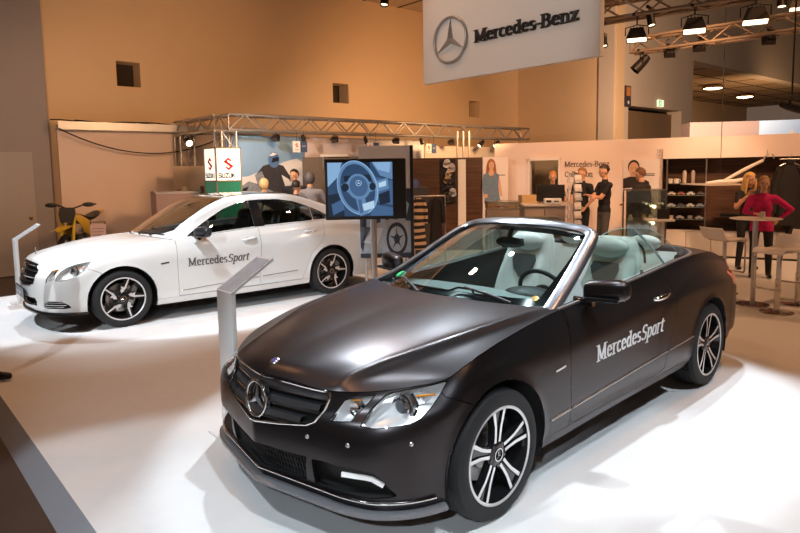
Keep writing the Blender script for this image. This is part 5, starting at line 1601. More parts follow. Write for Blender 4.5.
def lanyard(root, k, z0=1.42, x=.125):
    b = nb(); tube(b, [(-.02, .07, z0+.06), (x*.7, .06, z0-.02), (x+.01, .01, z0-.25), (x+.012, 0, z0-.28), (x+.01, -.01, z0-.25), (x*.7, -.06, z0-.02), (-.02, -.07, z0+.06)], .005, 6)
    bmesh.ops.scale(b, vec=(k, k, k), verts=b.verts[:]); fix(b); obj('lanyard', b, mat('lanyard_blue', (.05, .07, .16), .6), root, 60)
    b = nb(); box(b, ((x+.02)*k, 0, (z0-.33)*k), (.006, .065, .095), None, .002); obj('badge_card', b, mat('badge_card', (.75, .73, .70), .5), root)

def build_people():
    c = R(180)
    # woman in magenta leaning on the bar table, facing the camera
    r, h = person((5.64, 9.78, 0), math.atan2(-9.72, -5.83)+R(4), 'person in a magenta jacket and lanyard leaning on the bar table', 1.60, top=(.56, .010, .115), legs=(.012, .012, .014),
      hair=(.42, .25, .12), hairstyle='short', sleeves='long', lean=.32, belly=1.12, female=True, nod=.10, headturn=R(4),
      arms={1: ((.02, .42, 1.18), (.04, .23, 1.00)), -1: ((.22, -.27, 1.14), (.40, -.14, 1.13))})
    lanyard(r, 1.64/1.75, 1.40, .20)
    r, h = person((5.86, 10.60, 0), math.atan2(-10.6, -5.9)+R(24), 'long-haired blonde person in a black top behind the one in magenta', 1.62, top=(.016, .014, .016), legs=(.014, .014, .018),
      hair=(.62, .38, .12), hairstyle='long', sleeves='short', female=True, nod=.08, headturn=R(18), lean=.06,
      arms={-1: ((.10, -.24, 1.15), (.20, -.10, 1.36)), 1: ((.06, .24, 1.13), (.20, .16, 1.0))})
    # man in black polo, arms crossed, seen from the side
    r, h = person((3.93, 12.10, 0), R(188), 'person in black polo and grey trousers, arms crossed, before the pink wall', 1.79, top=(.012, .012, .014), legs=(.085, .080, .085), hair=(.035, .022, .016),
      hairstyle='short', nod=.32, lean=-.02, arms={1: ((.15, .17, 1.16), (.26, -.05, 1.20)), -1: ((.13, -.17, 1.17), (.25, .08, 1.17))})
    r, h = person((at(583, 12.9), 12.9, 0), R(215), 'person in a black shirt half hidden behind the brochure rack', 1.74, top=(.014, .014, .016), legs=(.02, .02, .024), hair=(.30, .16, .07), nod=.2,
      arms={1: ((.02, .27, 1.13), (.14, .20, .98)), -1: ((.10, -.2, 1.14), (.24, -.08, 1.1))})
    r, h = person((at(553, 12.9), 12.9, 0), R(262), 'ginger-haired person in a black polo behind the counter monitor', 1.68, top=(.012, .012, .014), legs=(.02, .02, .02), hair=(.55, .22, .05), hairstyle='short', nod=.3, headturn=R(-8),
      arms={1: ((.10, .24, 1.16), (.30, .12, 1.12)), -1: ((.10, -.24, 1.16), (.30, -.12, 1.12))})
    r, h = person((at(645, 11.6), 11.6, 0), R(128), 'person in a dark jacket bending over the glass showcase', 1.73, top=(.022, .018, .016), legs=(.02, .018, .018), hair=(.16, .07, .03), hairstyle='cropped', sleeves='long', nod=.30, lean=.12, jacket=True,
      arms={1: ((.14, .24, 1.14), (.34, .12, 1.10)), -1: ((.14, -.24, 1.14), (.34, -.10, 1.08))})
    # visitors on the motorcycle stand
    person((at(296, 12.35), 12.35, 0), R(255), 'dark-haired person in black facing the camera before the rider billboard', 1.80, top=(.015, .015, .018), legs=(.02, .02, .025), hair=(.015, .012, .01), nod=.1)
    person((at(265, 11.6), 11.6, 0), R(80), 'person with short blonde hair seen from behind over the saloon roof', 1.64, top=(.35, .30, .26), legs=(.03, .03, .04), hair=(.55, .38, .18), hairstyle='bob', female=True)
    person((at(297, 11.3), 11.3, 0), R(70), 'shorter dark-haired person below the one in black, seen from behind', 1.60, top=(.02, .018, .02), legs=(.03, .03, .04), hair=(.02, .014, .012), hairstyle='short')
    person((at(311, 11.7), 11.7, 0), R(95), 'person in a patterned grey hooded jacket right of the one in black', 1.74, top=(.26, .25, .27), legs=(.03, .03, .04), hair=(.10, .09, .095), hairstyle='bob', sleeves='long', arms={-1: ((.05, -.30, 1.2), (.2, -.34, 1.35))})
    # somebody just outside the frame whose shoe shows on the left
    person((-3.87, 5.42, 0), R(8), 'person at the left edge of whom only one black shoe shows', 1.78, step=-.30, arms={1: ((-.10, .30, 1.15), (-.20, .22, .92)), -1: ((-.10, -.30, 1.15), (-.20, -.22, .92))}, top=(.02, .02, .03), legs=(.015, .015, .018), shoes=(.006, .005, .005), hair=(.05, .03, .02), sleeves='long')
# ================================================================ things on and around the stand
def zat(y, px, D):
    """height seen at photo row y, column px, distance D"""
    hor = 176.7-.016*px
    return 1.7686-(y-hor)/630.3*D
def flat(bm, M, pts, layer, mi):
    """a printed shape: thin layer on a board"""
    z0 = .0006*layer
    hi = [bm.verts.new(M @ Vector((x, y, z0))) for x, y in pts]
    f = bm.faces.new(hi); f.material_index = mi
    f.normal_update()
    return bm
def blob(cx, cy, rx, ry, n=18, a0=0, a1=360, rot=0):
    P = []
    for i in range(n):
        a = R(a0+(a1-a0)*i/(n if a1-a0 >= 360 else n-1)); x = rx*math.cos(a); y = ry*math.sin(a)
        P.append((cx+x*math.cos(R(rot))-y*math.sin(R(rot)), cy+x*math.sin(R(rot))+y*math.cos(R(rot))))
    return P
def truss(label, a, b, w=.29, group=None, name='lighting_truss', color=None, step=.33, flip=False):
    a = Vector(a); b = Vector(b); d = b-a; L = d.length; d.normalize()
    up = Vector((0, 0, 1)) if abs(d.z) < .9 else Vector((E1.x, E1.y, 0))
    sd = d.cross(up).normalized(); up = sd.cross(d).normalized()
    root = empty(name, a, 0, label, 'truss', group)
    m = color or mat('truss_aluminium', (.55, .52, .49), .35, .85, noise=.05)
    cs = [sd*(w/2)*i+up*(w/2)*j for i, j in ((-1, -1), (1, -1), (1, 1), (-1, 1))]
    for c in cs:
        q = nb(); tube(q, [c, c+d*L], .027, 8); obj('chord', q, m, root, 60)
    q = nb(); n = max(2, int(L/step)); st = L/n
    for k in range(4):
        c0 = cs[k]; c1 = cs[(k+1) % 4]
        for i in range(n):
            p0 = c0 if i % 2 == 0 else c1; p1 = c1 if i % 2 == 0 else c0
            tube(q, [p0+d*(i*st), p1+d*((i+1)*st)], .014, 5, False)
        for i in (0, n): tube(q, [c0+d*(i*st), c1+d*(i*st)], .011, 5, False)
    obj('bracing', q, m, root)
    return root
def aim(M3, d):
    return Vector(d).to_track_quat('-Z', 'Y').to_matrix().to_4x4()
def hang(bm, p, z): tube(bm, [p, (p[0], p[1], z)], .008, 5)
def floodlight(loc, d, label, kind, group, lit=True, s=1.0, rod=.22, clamp=None):
    root = empty('stage_light', loc, 0, label, 'stage light', group)
    Q = aim(None, d); blackm = mat('lamp_housing_black', (.02, .016, .014), .5, .3, noise=.1)
    glow = mat('flood_glow', (1, .85, .65), .5, emit=(1, .72, .42), estr=5) if lit else mat('lamp_lens_off', (.12, .09, .07), .15, .2)
    b = nb()
    if kind == 'flood':
        P = [(-.17*s, -.11*s), (.17*s, -.11*s), (.17*s, .11*s), (-.17*s, .11*s)]
        lo = [Q @ Vector((x, y, -.10*s)) for x, y in P]; hi = [Q @ Vector((x*.62, y*.7, .10*s)) for x, y in P]
        v = [b.verts.new(p) for p in lo+hi]
        for q in ((0, 1, 5, 4), (1, 2, 6, 5), (2, 3, 7, 6), (3, 0, 4, 7), (4, 5, 6, 7)): b.faces.new([v[i] for i in q])
        solid(b, .012*s)
        for i in range(5): box(b, Q @ Vector((-.10*s+.05*s*i, 0, .115*s)), (.012*s, .14*s, .03*s), Q.to_3x3())
        fix(b); obj('housing', b, blackm, root)
        b = nb(); v = [b.verts.new(Q @ Vector((x*.90, y*.88, -.085*s))) for x, y in P]; b.faces.new(v); solid(b, .006); fix(b); obj('lens', b, glow, root)
        w = .19*s
    else:
        lathe(b, [(0, .16*s), (.055*s, .15*s), (.075*s, .08*s), (.085*s, -.14*s), (.09*s, -.16*s), (.078*s, -.16*s), (.074*s, -.13*s)], 20, Q); fix(b); obj('housing', b, blackm, root, 40)
        b = nb(); lathe(b, [(0, -.115*s), (.074*s, -.125*s)], 20, Q); obj('lens', b, glow, root, 60)
        w = .10*s
    b = nb(); tube(b, [Q @ Vector((-w, 0, 0)), Q @ Vector((-w, 0, 0))+Vector((0, 0, .13*s)), Vector((0, 0, .17*s)), Q @ Vector((w, 0, 0))+Vector((0, 0, .13*s)), Q @ Vector((w, 0, 0))], .009*s, 6)
    tube(b, [(0, 0, .17*s), (0, 0, .17*s+rod)], .012*s, 6); fix(b); obj('yoke', b, blackm, root)
    if clamp is not None:
        cl = Vector(clamp).normalized(); b = nb(); z = Vector((0, 0, .17*s+rod)); tube(b, [z-cl*.15, z+cl*.15], .022, 8); obj('clamp', b, blackm, root)
    return root

def info_stand(root_loc, label, zt=.99, W=.21, L=.27):
    s = empty('info_stand', root_loc, math.atan2(E1.y, E1.x), label, 'information stand', 'white info stands')
    white = mat('stand_white_metal', (.88, .86, .84), .35, .1, noise=.02)
    b = nb(); box(b, (0, 0, zt/2), (.035, W, zt), None, .004); obj('post', b, white, s, 40)
    b = nb(); box(b, (.05, 0, .006), (.30, W+.10, .012), None, .003); obj('base_plate', b, white, s)
    M = basis((-.018, 0, zt), (0, 1, 0), (L, 0, .17))
    ln = math.hypot(L+.05, .19)
    b = nb(); prism(b, [(-W/2, 0), (W/2, 0), (W/2, ln), (-W/2, ln)], .018, M); fix(b); obj('tilted_plate', b, white, s)
    b = nb(); prism(b, [(-W/2+.012, .012), (W/2-.012, .012), (W/2-.012, ln-.02), (-W/2+.012, ln-.02)], .002, M @ Matrix.Translation((0, 0, .018 if (M @ Vector((0, 0, 1))-M @ Vector((0, 0, 0))).z > 0 else -.002))); fix(b)
    for k in range(6): pass
    o = obj('info_sheet', b, mat('info_sheet', (.50, .52, .56), .3, noise=.25, nscale=14), s)
    return s

def build_stuff(Wd, we):
    G = 'x'
    al = mat('brushed_steel', (.55, .52, .50), .32, .9, noise=.05)
    white = MATS.get('stand_white') or mat('stand_white', (.80, .76, .72), .45, noise=.02)
    blackp = mat('black_plastic', (.015, .014, .014), .4, noise=.1)
    # ------------------------------------------------ information stands
    info_stand((-1.160, 4.12, 0), 'white information stand with a tilted grey sheet in front of the saloon door')
    info_stand((-5.33, 8.68, 0), 'slim white information stand seen edge-on left of the saloon bumper', .90)
    # ------------------------------------------------ television column
    D = 8.25; X = at(373.5, D)
    tv = empty('television_stand', (X, D, 0), R(20), 'flat screen on a steel pole showing a blue picture of a steering wheel', 'television')
    b = nb(); tube(b, [(0, 0, .02), (0, 0, 1.85)], .042, 20); obj('pole', b, al, tv, 50)
    b = nb(); lathe(b, [(0, .02), (.27, .018), (.28, .01), (.28, 0), (0, 0)], 40); fix(b); obj('foot_disc', b, al, tv, 40)
    zc = zat(189, 361, D-.05)
    yw = R(20); sx = -.20; SW, SH = 1.04, .78
    # screen centre relative to pole, local frame: +x right, -y to the viewer
    sd = Vector((1, -.30, 0)).normalized(); up = Vector((0, 0, 1)); cen = Vector((-.125, -.10, zc))
    M = basis(cen, sd, up)
    b = nb(); box(b, cen+sd.cross(up)*-.045, (SW, .07, SH), Matrix(((sd.x, -sd.y, 0), (sd.y, sd.x, 0), (0, 0, 1))), .01); obj('screen_housing', b, blackp, tv, 40)
    b = nb(); box(b, cen+sd.cross(up)*-.10+Vector((.12, 0, 0)), (.2, .08, .25)); obj('bracket', b, blackp, tv)
    scr = nb()
    cols = [(.03, .07, .15), (.06, .13, .27), (.13, .26, .46), (.27, .46, .72), (.012, .022, .045), (.50, .70, .90)]
    sm = [mat('screen_tone_%d' % i, (0, 0, 0), .3, emit=c, estr=.9) for i, c in enumerate(cols)]
    w, h = .415, .345; ox = -.07
    MS = M @ Matrix.Translation((ox, 0, .001))
    if (MS @ Vector((0, 0, 1))-MS @ Vector((0, 0, 0))).y > 0: sgn = -1
    else: sgn = 1
    def F(pts, l, mi): flat(scr, MS, [(x*w, y*h) for x, y in pts], l*4*sgn, mi)
    F([(-1, -1), (1, -1), (1, 1), (-1, 1)], 1, 0)
    F([(-1, .1), (-.7, .45), (-.55, 1), (-1, 1)], 2, 3); F([(.35, 1), (1, 1), (1, .35), (.62, .5)], 2, 2); F([(.4, 1), (.95, 1), (.9, .6), (.55, .72)], 3, 3)
    F([(.45, .45), (1, .30), (1, -.6), (.55, -.5)], 2, 1); F([(.5, .30), (.85, .42), (.88, .02), (.55, -.10)], 3, 2); F([(.56, .22), (.80, .32), (.80, .12), (.58, .05)], 4, 5)
    F([(.55, -.2), (.9, -.05), (.92, -.5), (.6, -.6)], 3, 4); F([(-1, -.2), (-.55, -.1), (-.5, -1), (-1, -1)], 2, 4); F([(-.9, -.55), (-.55, -.35), (-.5, -.75), (-.85, -.95)], 3, 1)
    F([(-.5, 1), (.3, 1), (.35, .45), (-.4, .5)], 2, 4); F([(.35, -.55), (1, -.7), (1, -1), (.3, -1)], 3, 1)
    F(blob(-.08, .06, .62, 1.02, 40, rot=10), 5, 3); F(blob(-.09, .06, .585, .98, 40, rot=10), 5.5, 2)      # wheel rim
    F(blob(-.08, .06, .52, .89, 40, rot=10), 6, 0); F([(-.5,.5),(.3,.55),(.35,.3),(-.5,.3)], 6.5, 4)
    F([(-.58, .2), (-.1, .42), (.46, .20), (.44, -.05), (-.05, -.25), (-.58, -.02)], 7, 2)   # spokes
    F([(-.18, -.15), (.12, -.15), (.22, -.9), (-.02, -1.0)], 7, 2); F([(-.10, -.2), (.0, -.2), (.08, -.85), (-.02, -.9)], 8, 1)
    F(blob(-.05, .10, .36, .48, 24, rot=8), 9, 2); F(blob(-.05, .12, .28, .38, 24, rot=8), 10, 1)
    F(blob(-.47, .08, .12, .16, 14), 10, 4); F(blob(.38, .10, .10, .15, 14), 10, 4); F([(.05, -.55), (.42, -.42), (.42, -.70), (.1, -.8)], 8, 5)
    star(scr, MS @ Matrix.Translation((-.02, .08*1.0, .028*sgn)) @ Matrix.Diagonal((1, 1, sgn, 1)), .035, .002, mi=5)
    obj('screen_picture', scr, sm, tv)
    # ------------------------------------------------ graphic board behind the television, hung off its own two posts
    Dg = 9.28; x0, x1 = at(360, Dg), at(411, Dg)
    z0, z1 = zat(258, 385, Dg), zat(146, 385, Dg)
    gb = empty('graphic_board', ((x0+x1)/2, Dg, 0), R(-3), 'tall grey board with a printed car and light beams behind the television', 'display board')
    wv = (x1-x0)/2
    b = nb(); box2(b, (-wv, .0, z0), (wv, .06, z1), .004); obj('board', b, mat('board_grey', (.80, .77, .75), .5, noise=.02), gb)
    b = nb(); box2(b, (wv, -.02, z0), (wv+.045, .08, z1)); fix(b); obj('side_edge', b, blackp, gb)
    b = nb()
    for s in (-1, 1):
        b = nb(); box2(b, (s*wv*.8-.015, .02, 0), (s*wv*.8+.015, .05, z0+.05)); box2(b, (s*wv*.8-.03, -.12, 0), (s*wv*.8+.03, .20, .012)); fix(b); obj('support_post', b, al, gb)
    pr = nb(); Mg = basis((0, -.001, 0), (1, 0, 0), (0, 0, 1))
    def P(pts, l, mi): flat(pr, Mg, [(x*wv, z0+(z1-z0)*y) for x, y in pts], l*3, mi)
    P([(-1, 0), (1, 0), (1, .62), (-1, .62)], 1, 0); P([(-1, .28), (1, .28), (1, .62), (-1, .62)], 2, 1)
    P([(-.75, .28), (-.55, .28), (-.60, .58), (-.72, .58)], 3, 2); P([(-.2, .28), (.02, .28), (-.02, .60), (-.14, .60)], 3, 2); P([(.35, .28), (.75, .30), (.95, .48), (.80, .52)], 3, 2)
    P([(-1, .08), (-.5, .30), (.2, .35), (1, .33), (1, .05), (-1, .02)], 4, 3); P([(-.9, .14), (-.4, .27), (-.1, .27), (-.3, .12)], 5, 4); P([(-1, .12), (-.75, .25), (-.9, .05)], 5, 5)
    P(blob(.45, .17, .42, .15, 22), 6, 5); P(blob(.45, .17, .32, .115, 22), 7, 3); P(blob(.45, .17, .12, .045, 16), 8, 5)
    for k in range(5):
        a = R(72*k+20); P([(.45+.10*math.cos(a-.3), .17+.036*math.sin(a-.3)), (.45+.31*math.cos(a), .17+.11*math.sin(a)), (.45+.10*math.cos(a+.3), .17+.036*math.sin(a+.3))], 9, 5)
    P([(-1, 0), (1, 0), (1, .04), (-1, .04)], 10, 5)
    P([(.3, .66), (.8, .66), (.8, .675), (.3, .675)], 3, 5)
    obj('print', pr, [mat('print_slate', (.10, .13, .18), .5), mat('print_dark_blue', (.04, .055, .085), .5), mat('print_beam', (.35, .50, .70), .5, noise=.2), mat('print_silver', (.40, .47, .55), .5, noise=.3, nscale=14), mat('print_pale', (.62, .70, .76), .5), mat('print_ink', (.03, .04, .06), .5)], gb)
    # ------------------------------------------------ hanging sign
    A = Vector((at(425.5, 11), 11.0, 0)); Bv = Vector((at(598, 8.46), 8.46, 0)); zb = 1.7686+(169.9-86.5)/630.3*11; zt = zb+(80.5)/630.3*11
    dr = (Bv-A).normalized(); Ls = (Bv-A).length
    sg = empty('hanging_sign', A.lerp(Bv, .5)+Vector((0, 0, zb)), math.atan2(dr.y, dr.x), 'large white panel hung from the ceiling with a silver star emblem and dark lettering', 'sign')
    b = nb(); box2(b, (-Ls/2, 0, 0), (Ls/2, .10, zt-zb), .004); obj('panel', b, mat('sign_panel', (.80, .77, .75), .5, noise=.01), sg)
    # emblem centre: photo column 453; lettering 476..577
    def along(px):
        k = (px-400)/630.3; s = (11*k-A.x)/(dr.x-k*dr.y); return s-Ls/2
    r = (along(468.5)-along(437.5))/2; cx = along(452.6); cz = .63*(zt-zb)*.79
    Ms = basis((cx, -.02, .635), (1, 0, 0), (0, 0, 1))
    b = nb(); star(b, Ms, r*.95, .07, ring=False, w=.14); fix(b); obj('star', b, mat('emblem_silver', (.42, .41, .40), .28, .5, noise=.02), sg, 20)
    b = nb(); tube(b, [Ms @ Vector((r*math.cos(2*PI*k/56), r*math.sin(2*PI*k/56), 0)) for k in range(56)], .024, 10, closed=True); obj('star_ring', b, MATS['emblem_silver'], sg, 60)
    b = nb(); wl = along(577.5)-along(476.5)
    wid = lettering(nb(), 'Mercedes-Benz', Matrix.Identity(4), 1.0, squeeze=1.42)
    Ml = basis((along(476.8), -.001, .515), (1, 0, 0), (0, 0, 1)); lettering(b, 'Mercedes-Benz', Ml, wl/wid, .03, pw=.235, ph=.11, squeeze=1.42); fix(b); obj('lettering', b, mat('sign_letter_black', (.03, .028, .028), .45), sg)
    b = nb()
    for s in (-.8, .8): tube(b, [(s*Ls/2, .05, zt-zb), (s*Ls/2, .05, 9.6-zb)], .008, 6)
    obj('suspension_wire', b, blackp, sg)
    # ------------------------------------------------ trusses
    zt_ = 2.86; zb_ = zt_-.30; zc_ = 2.71
    truss('long aluminium truss across the top of the motorcycle stand', P0+Vector((0, 0, zc_)), P0+E1*8.95+Vector((0, 0, zc_)), .29, 'trusses of the motorcycle stand')
    truss('short truss arm running back to the hall wall beside the lightbox', P0+Vector((0, 0, zc_))+E2*.15, P0+E2*2.06+Vector((0, 0, zc_)), .27, 'trusses of the motorcycle stand')
    truss('upright truss leg by the hall wall left of the lightbox', P0+E2*1.90+Vector((0, 0, -.08)), P0+E2*1.90+Vector((0, 0, 2.54)), .29, 'trusses of the motorcycle stand')
    truss('upright truss leg at the corner behind the lightbox', P0+Vector((0, 0, -.08)), P0+Vector((0, 0, 2.54)), .29, 'trusses of the motorcycle stand')
    warm = mat('truss_warm', (.36, .26, .18), .45, .6, noise=.05)
    zT = 4.0
    def pt(px, y, z):
        hor = 176.7-.016*px; D = (z-1.7686)*630.3/(hor-y); return Vector((at(px, D), D, z))
    a = pt(596, 19, 3.9); bq = pt(738, -4, 3.9); truss('upper lighting truss right of the hanging sign', a, a+(bq-a)*1.9, .24, 'lighting trusses over the stand', color=warm)
    a2 = pt(630, 50, 3.9); b2 = pt(800, 26, 3.9); truss('lower lighting truss with lamps above the wall sign', a2, a2+(b2-a2)*1.5, .24, 'lighting trusses over the stand', color=warm)
    G1 = 'flood lamps on the trusses'; G2 = 'spot lamps on the trusses'
    tgt = Vector((1, 5, 0))
    dn = Vector((-.10, -.22, -1))
    def lamp_on(tr, px, y, kind, label, lit, s=1.0, d=None, dz=0):
        o0, o1 = tr; dd = o1-o0; k = (px-400)/630.3; t = (k*o0.y-o0.x)/(dd.x-k*dd.y); p = o0+dd*t
        z = zat(y, px, p.y); rod = max(.03, (o0.z-.12)-z-.17*s); p = Vector((p.x, p.y, z)); floodlight(p, d or dn, label, kind, G1 if kind == 'flood' else G2, lit, s, rod, clamp=Vector((-dd.y, dd.x, 0)))
    T1 = (a, bq); T2 = (a2, b2)
    lamp_on(T1, 634, 39, 'flood', 'lit flood lamp nearest the hanging sign, below the upper truss', True, .78)
    lamp_on(T1, 690, 30, 'flood', 'lit flood lamp in the middle of the upper truss row', True, .82)
    lamp_on(T1, 749, 21, 'flood', 'lit flood lamp at the right of the upper truss row', True, .86)
    lamp_on(T1, 647, 24, 'par', 'small lit round spot hanging between the two left flood lamps', True, .62, Vector((.1, -.3, -1)))
    lamp_on(T1, 601, 44, 'par', 'small lit round spot peeking out at the edge of the hanging sign', True, .62, Vector((.1, -.3, -1)))
    lamp_on(T2, 774, 5, 'par', 'lit round spot at the top edge of the picture', True, .8) if False else None
    lamp_on(T2, 639, 66, 'par', 'tilted black spot below the left end of the lower truss', False, 1.05, Vector((-.7, .1, -.75)))
    lamp_on(T2, 667, 56, 'flood', 'unlit black box lamp under the lower truss, left one', False, .56, Vector((.2, 1, -.5)))
    lamp_on(T2, 696, 50, 'flood', 'unlit black box lamp under the lower truss, middle one', False, .60, Vector((.2, 1, -.4)))
    lamp_on(T2, 764, 43, 'flood', 'unlit black box lamp under the lower truss, right one', False, .60, Vector((.2, 1, -.3)))
    D = 10.0
    for px, y, kd, s_, lab in ((774, 5, 'par', .85, 'lit round spot at the top edge of the picture'), (789, 11, 'flood', .62, 'lit flood lamp at the top right corner')):
        z = zat(y, px, D); floodlight((at(px, D), D, z), dn, lab, kd, G1 if kd == 'flood' else G2, True, s_, 9.6-z-.17*s_)
    D = 9.0; z = zat(107, 788, D); floodlight((at(788, D), D, z), Vector((.8, -.6, -.35)), 'black spot lamp low at the right edge above the blue banner', 'par', G2, True, .95, 9.6-z-.16)
    D = 15.5; z = zat(4, 389, D); floodlight((at(389, D), D, z), dn, 'lit spot under the hall ceiling left of the hanging sign', 'par', G2, True, 1.2, max(.02, 6.235-z-.20))
    # small spots under the motorcycle stand truss
    for i, t in enumerate((1.00, 1.63, 2.40, 3.22, 4.10, 4.88, 5.9)):
        p = P0+E1*t+Vector((0, 0, 2.44))
        floodlight(p-E2*.12, Vector((.3, -.4, -1)) if i % 2 else Vector((-.3, -.5, -.8)), 'small unlit spot under the long truss, %s from the lightbox' % ('first', 'second', 'third', 'fourth', 'fifth', 'sixth', 'seventh')[i], 'par' if i % 2 else 'flood', 'small spots on the long truss', False, .48, .05)
    for i, t in enumerate((7.0, 7.6)):
        p = P0+E1*t+Vector((0, 0, 2.42)); floodlight(p-E2*.12, Vector((-.6, -.5, -.6)), ('pale spot near the end of the long truss over the counter, left one', 'pale spot near the end of the long truss over the counter, right one')[i], 'par', 'small spots on the long truss', True, .7, .05)
    p = P0+E2*1.5+Vector((0, 0, 2.42)); floodlight(p+E1*-.1, Vector((.5, -.8, -.35)), 'dazzling lit spot on the short truss arm beside the wall', 'par', 'small spots on the long truss', True, .9, .05)
    # ------------------------------------------------ motorcycle stand backdrops
    off = E2*.32
    def board(t0, t1, z0, z1, name, label, m, th=.05, grp=None):
        o = empty(name, P0+off+E1*((t0+t1)/2), math.atan2(E1.y, E1.x), label, 'display board', grp)
        b = nb(); box2(b, (-(t1-t0)/2, 0, z0), ((t1-t0)/2, th, z1)); fix(b); obj('panel', b, m, o); return o, (t1-t0)/2
    sky = mat('billboard_blue', (.25, .42, .64), .5, noise=.15, nscale=3)
    bo, hw = board(.17, 1.90, -.08, 2.50, 'rider_billboard', 'sky-blue billboard with a helmeted motorcycle rider behind the lightbox', sky)
    pr = nb(); Mb = basis((0, -.002, 0), (1, 0, 0), (0, 0, 1))
    mats = [mat('print_cloud', (.72, .74, .78), .5, noise=.06, nscale=3), mat('print_leather_black', (.045, .045, .055), .5, noise=.4, nscale=12), mat('print_helmet_blue', (.10, .20, .42), .4, noise=.2), mat('print_visor', (.02, .025, .04), .3), mat('print_white', (.80, .80, .80), .5), mat('print_bike_grey', (.25, .28, .34), .5, noise=.5, nscale=18), mat('print_hill', (.25, .32, .20), .6, noise=.3, nscale=5)]
    def Q(pts, l, mi): flat(pr, Mb, [(x*hw, z) for x, z in pts], l*3, mi)
    Q([(-1, -.08), (1, -.08), (1, 1.95), (.8, 2.05), (.45, 1.98), (.2, 1.90), (-.1, 1.82), (-.5, 1.70), (-1, 1.66)], 1, 0)
    Q([(-1, -.08), (1, -.08), (1, 1.45), (.3, 1.38), (-.4, 1.42), (-1, 1.36)], 2, 6)
    Q([(-.25, 1.40), (-.32, 1.72), (-.12, 1.90), (.15, 1.96), (.42, 1.90), (.60, 1.68), (.62, 1.40), (.3, 1.3)], 3, 1)
    Q([(-.25, 1.45), (-.34, 1.72), (-.16, 1.80), (-.06, 1.6)], 4, 5); Q([(.36, 1.72), (.56, 1.62), (.7, 1.40), (.5, 1.36)], 4, 4)
    Q(blob(.17, 2.02, .15, .16, 22), 5, 2); Q([(.10, 1.96), (.30, 2.0), (.30, 2.08), (.14, 2.06)], 6, 3); Q([(.04, 2.1), (.15, 2.17), (.26, 2.14), (.15, 2.10)], 6, 4)
    Q([(-.9, 1.40), (-.5, 1.60), (-.2, 1.52), (.3, 1.30), (.8, 1.36), (1.0, 1.2), (.4, .9), (-.6, .9)], 4, 5); Q([(.45, 1.42), (.8, 1.52), (.9, 1.42), (.6, 1.32)], 6, 1); Q([(-.8, 1.42), (-.5, 1.50), (-.6, 1.36)], 6, 3)
    obj('print', pr, mats, bo)
    bo, hw = board(1.93, 3.58, -.08, 2.50, 'pale_billboard', 'pale billboard with a faint pink mountain ridge right of the rider billboard', mat('billboard_pale', (.66, .60, .62), .5, noise=.05, nscale=2))
    pr = nb(); flat(pr, Mb, [(-hw*.3, 1.9), (hw*.1, 2.1), (hw*.4, 2.16), (hw*.7, 2.08), (hw, 2.14), (hw, 1.6), (-hw*.3, 1.6)], 3, 0); flat(pr, Mb, [(hw*.2, 2.0), (hw*.5, 2.1), (hw*.9, 1.98), (hw*.6, 1.85)], 6, 1)
    obj('print', pr, [mat('print_pink_grey', (.50, .42, .46), .5, noise=.2), mat('print_red_dull', (.5, .12, .12), .5)], bo)
    board(3.60, 5.38, -.08, 2.50, 'white_backdrop', 'plain white backdrop panel above the wooden wall', mat('backdrop_white', (.72, .70, .72), .5, noise=.02))
    board(5.40, 8.1, -.08, 2.36, 'grey_backdrop', 'plain beige-grey backdrop behind the pole trio above the wooden wall', mat('backdrop_grey', (.50, .45, .40), .6, noise=.03))
    redm = mat('logo_red', (.72, .02, .02), .4)
    bluem = mat('tag_blue', (.05, .09, .19), .5)
    for i, t in enumerate((1.50, 3.37, 5.14)):
        o = empty('hanging_tag', P0+E1*t-E2*.20+Vector((0, 0, 2.16)), math.atan2(E1.y, E1.x), ('white and navy double tag hanging over the rider billboard', 'white and navy double tag hanging over the pale billboard', 'white and navy double tag hanging over the white backdrop')[i], 'tag', 'double tags under the truss')
        b = nb(); box2(b, (-.17, 0, 0), (0, .012, .22)); fix(b); obj('white_tag', b, mat('tag_white', (.82, .80, .78), .5), o)
        b = nb(); box2(b, (.005, 0, 0), (.16, .012, .22)); fix(b); obj('navy_tag', b, bluem, o)
        b = nb(); Mz = basis((-.085, -.001, .135), (1, 0, 0), (0, 0, 1)); sz_logo(b, Mz, .045); fix(b); obj('tag_emblem', b, redm, o)
        b = nb(); box2(b, (-.13, -.002, .04), (-.04, 0, .055)); box2(b, (.04, -.002, .11), (.125, 0, .135)); fix(b); obj('tag_line', b, mat('tag_line', (.3, .3, .4), .5), o)
        b = nb(); tube(b, [(-.08, .006, .22), (-.08, .006, .42)], .004, 5); tube(b, [(.08, .006, .22), (.08, .006, .42)], .004, 5); obj('cord', b, blackp, o)
    # ------------------------------------------------ lightbox column
    D = 11.0; lb = empty('lightbox_column', (at(217.5, D)+.0, D+.28, -.08), math.atan2(E1.y, E1.x), 'illuminated white and green advertising column with a red S emblem behind the saloon', 'lightbox')
    z1 = 2.30; z2 = 1.71; z3 = 1.46; s = .235; sy = .235
    lit = mat('lightbox_face', (.9, .88, .8), .4, emit=(1, .93, .78), estr=1.0)
    grn = mat('lightbox_green', (.02, .16, .09), .4, emit=(.03, .22, .12), estr=.35)
    cxy = Vector((.235, .10, 0))
    b = nb(); box2(b, (-s, -sy, z2), (s, sy, z1-.02)); fix(b)
    for v in b.verts: v.co += Vector((.10, .10, 0))
    obj('lit_top', b, lit, lb)
    b = nb(); box2(b, (-s, -sy, .1), (s, sy, z2-.005)); 
    for v in b.verts: v.co += Vector((.10, .10, 0))
    fix(b); obj('green_base', b, grn, lb)
    b = nb()
    for x in (-s, s):
        for y in (-sy, sy): box2(b, (x-.012+.10, y-.012+.10, 0), (x+.012+.10, y+.012+.10, z1))
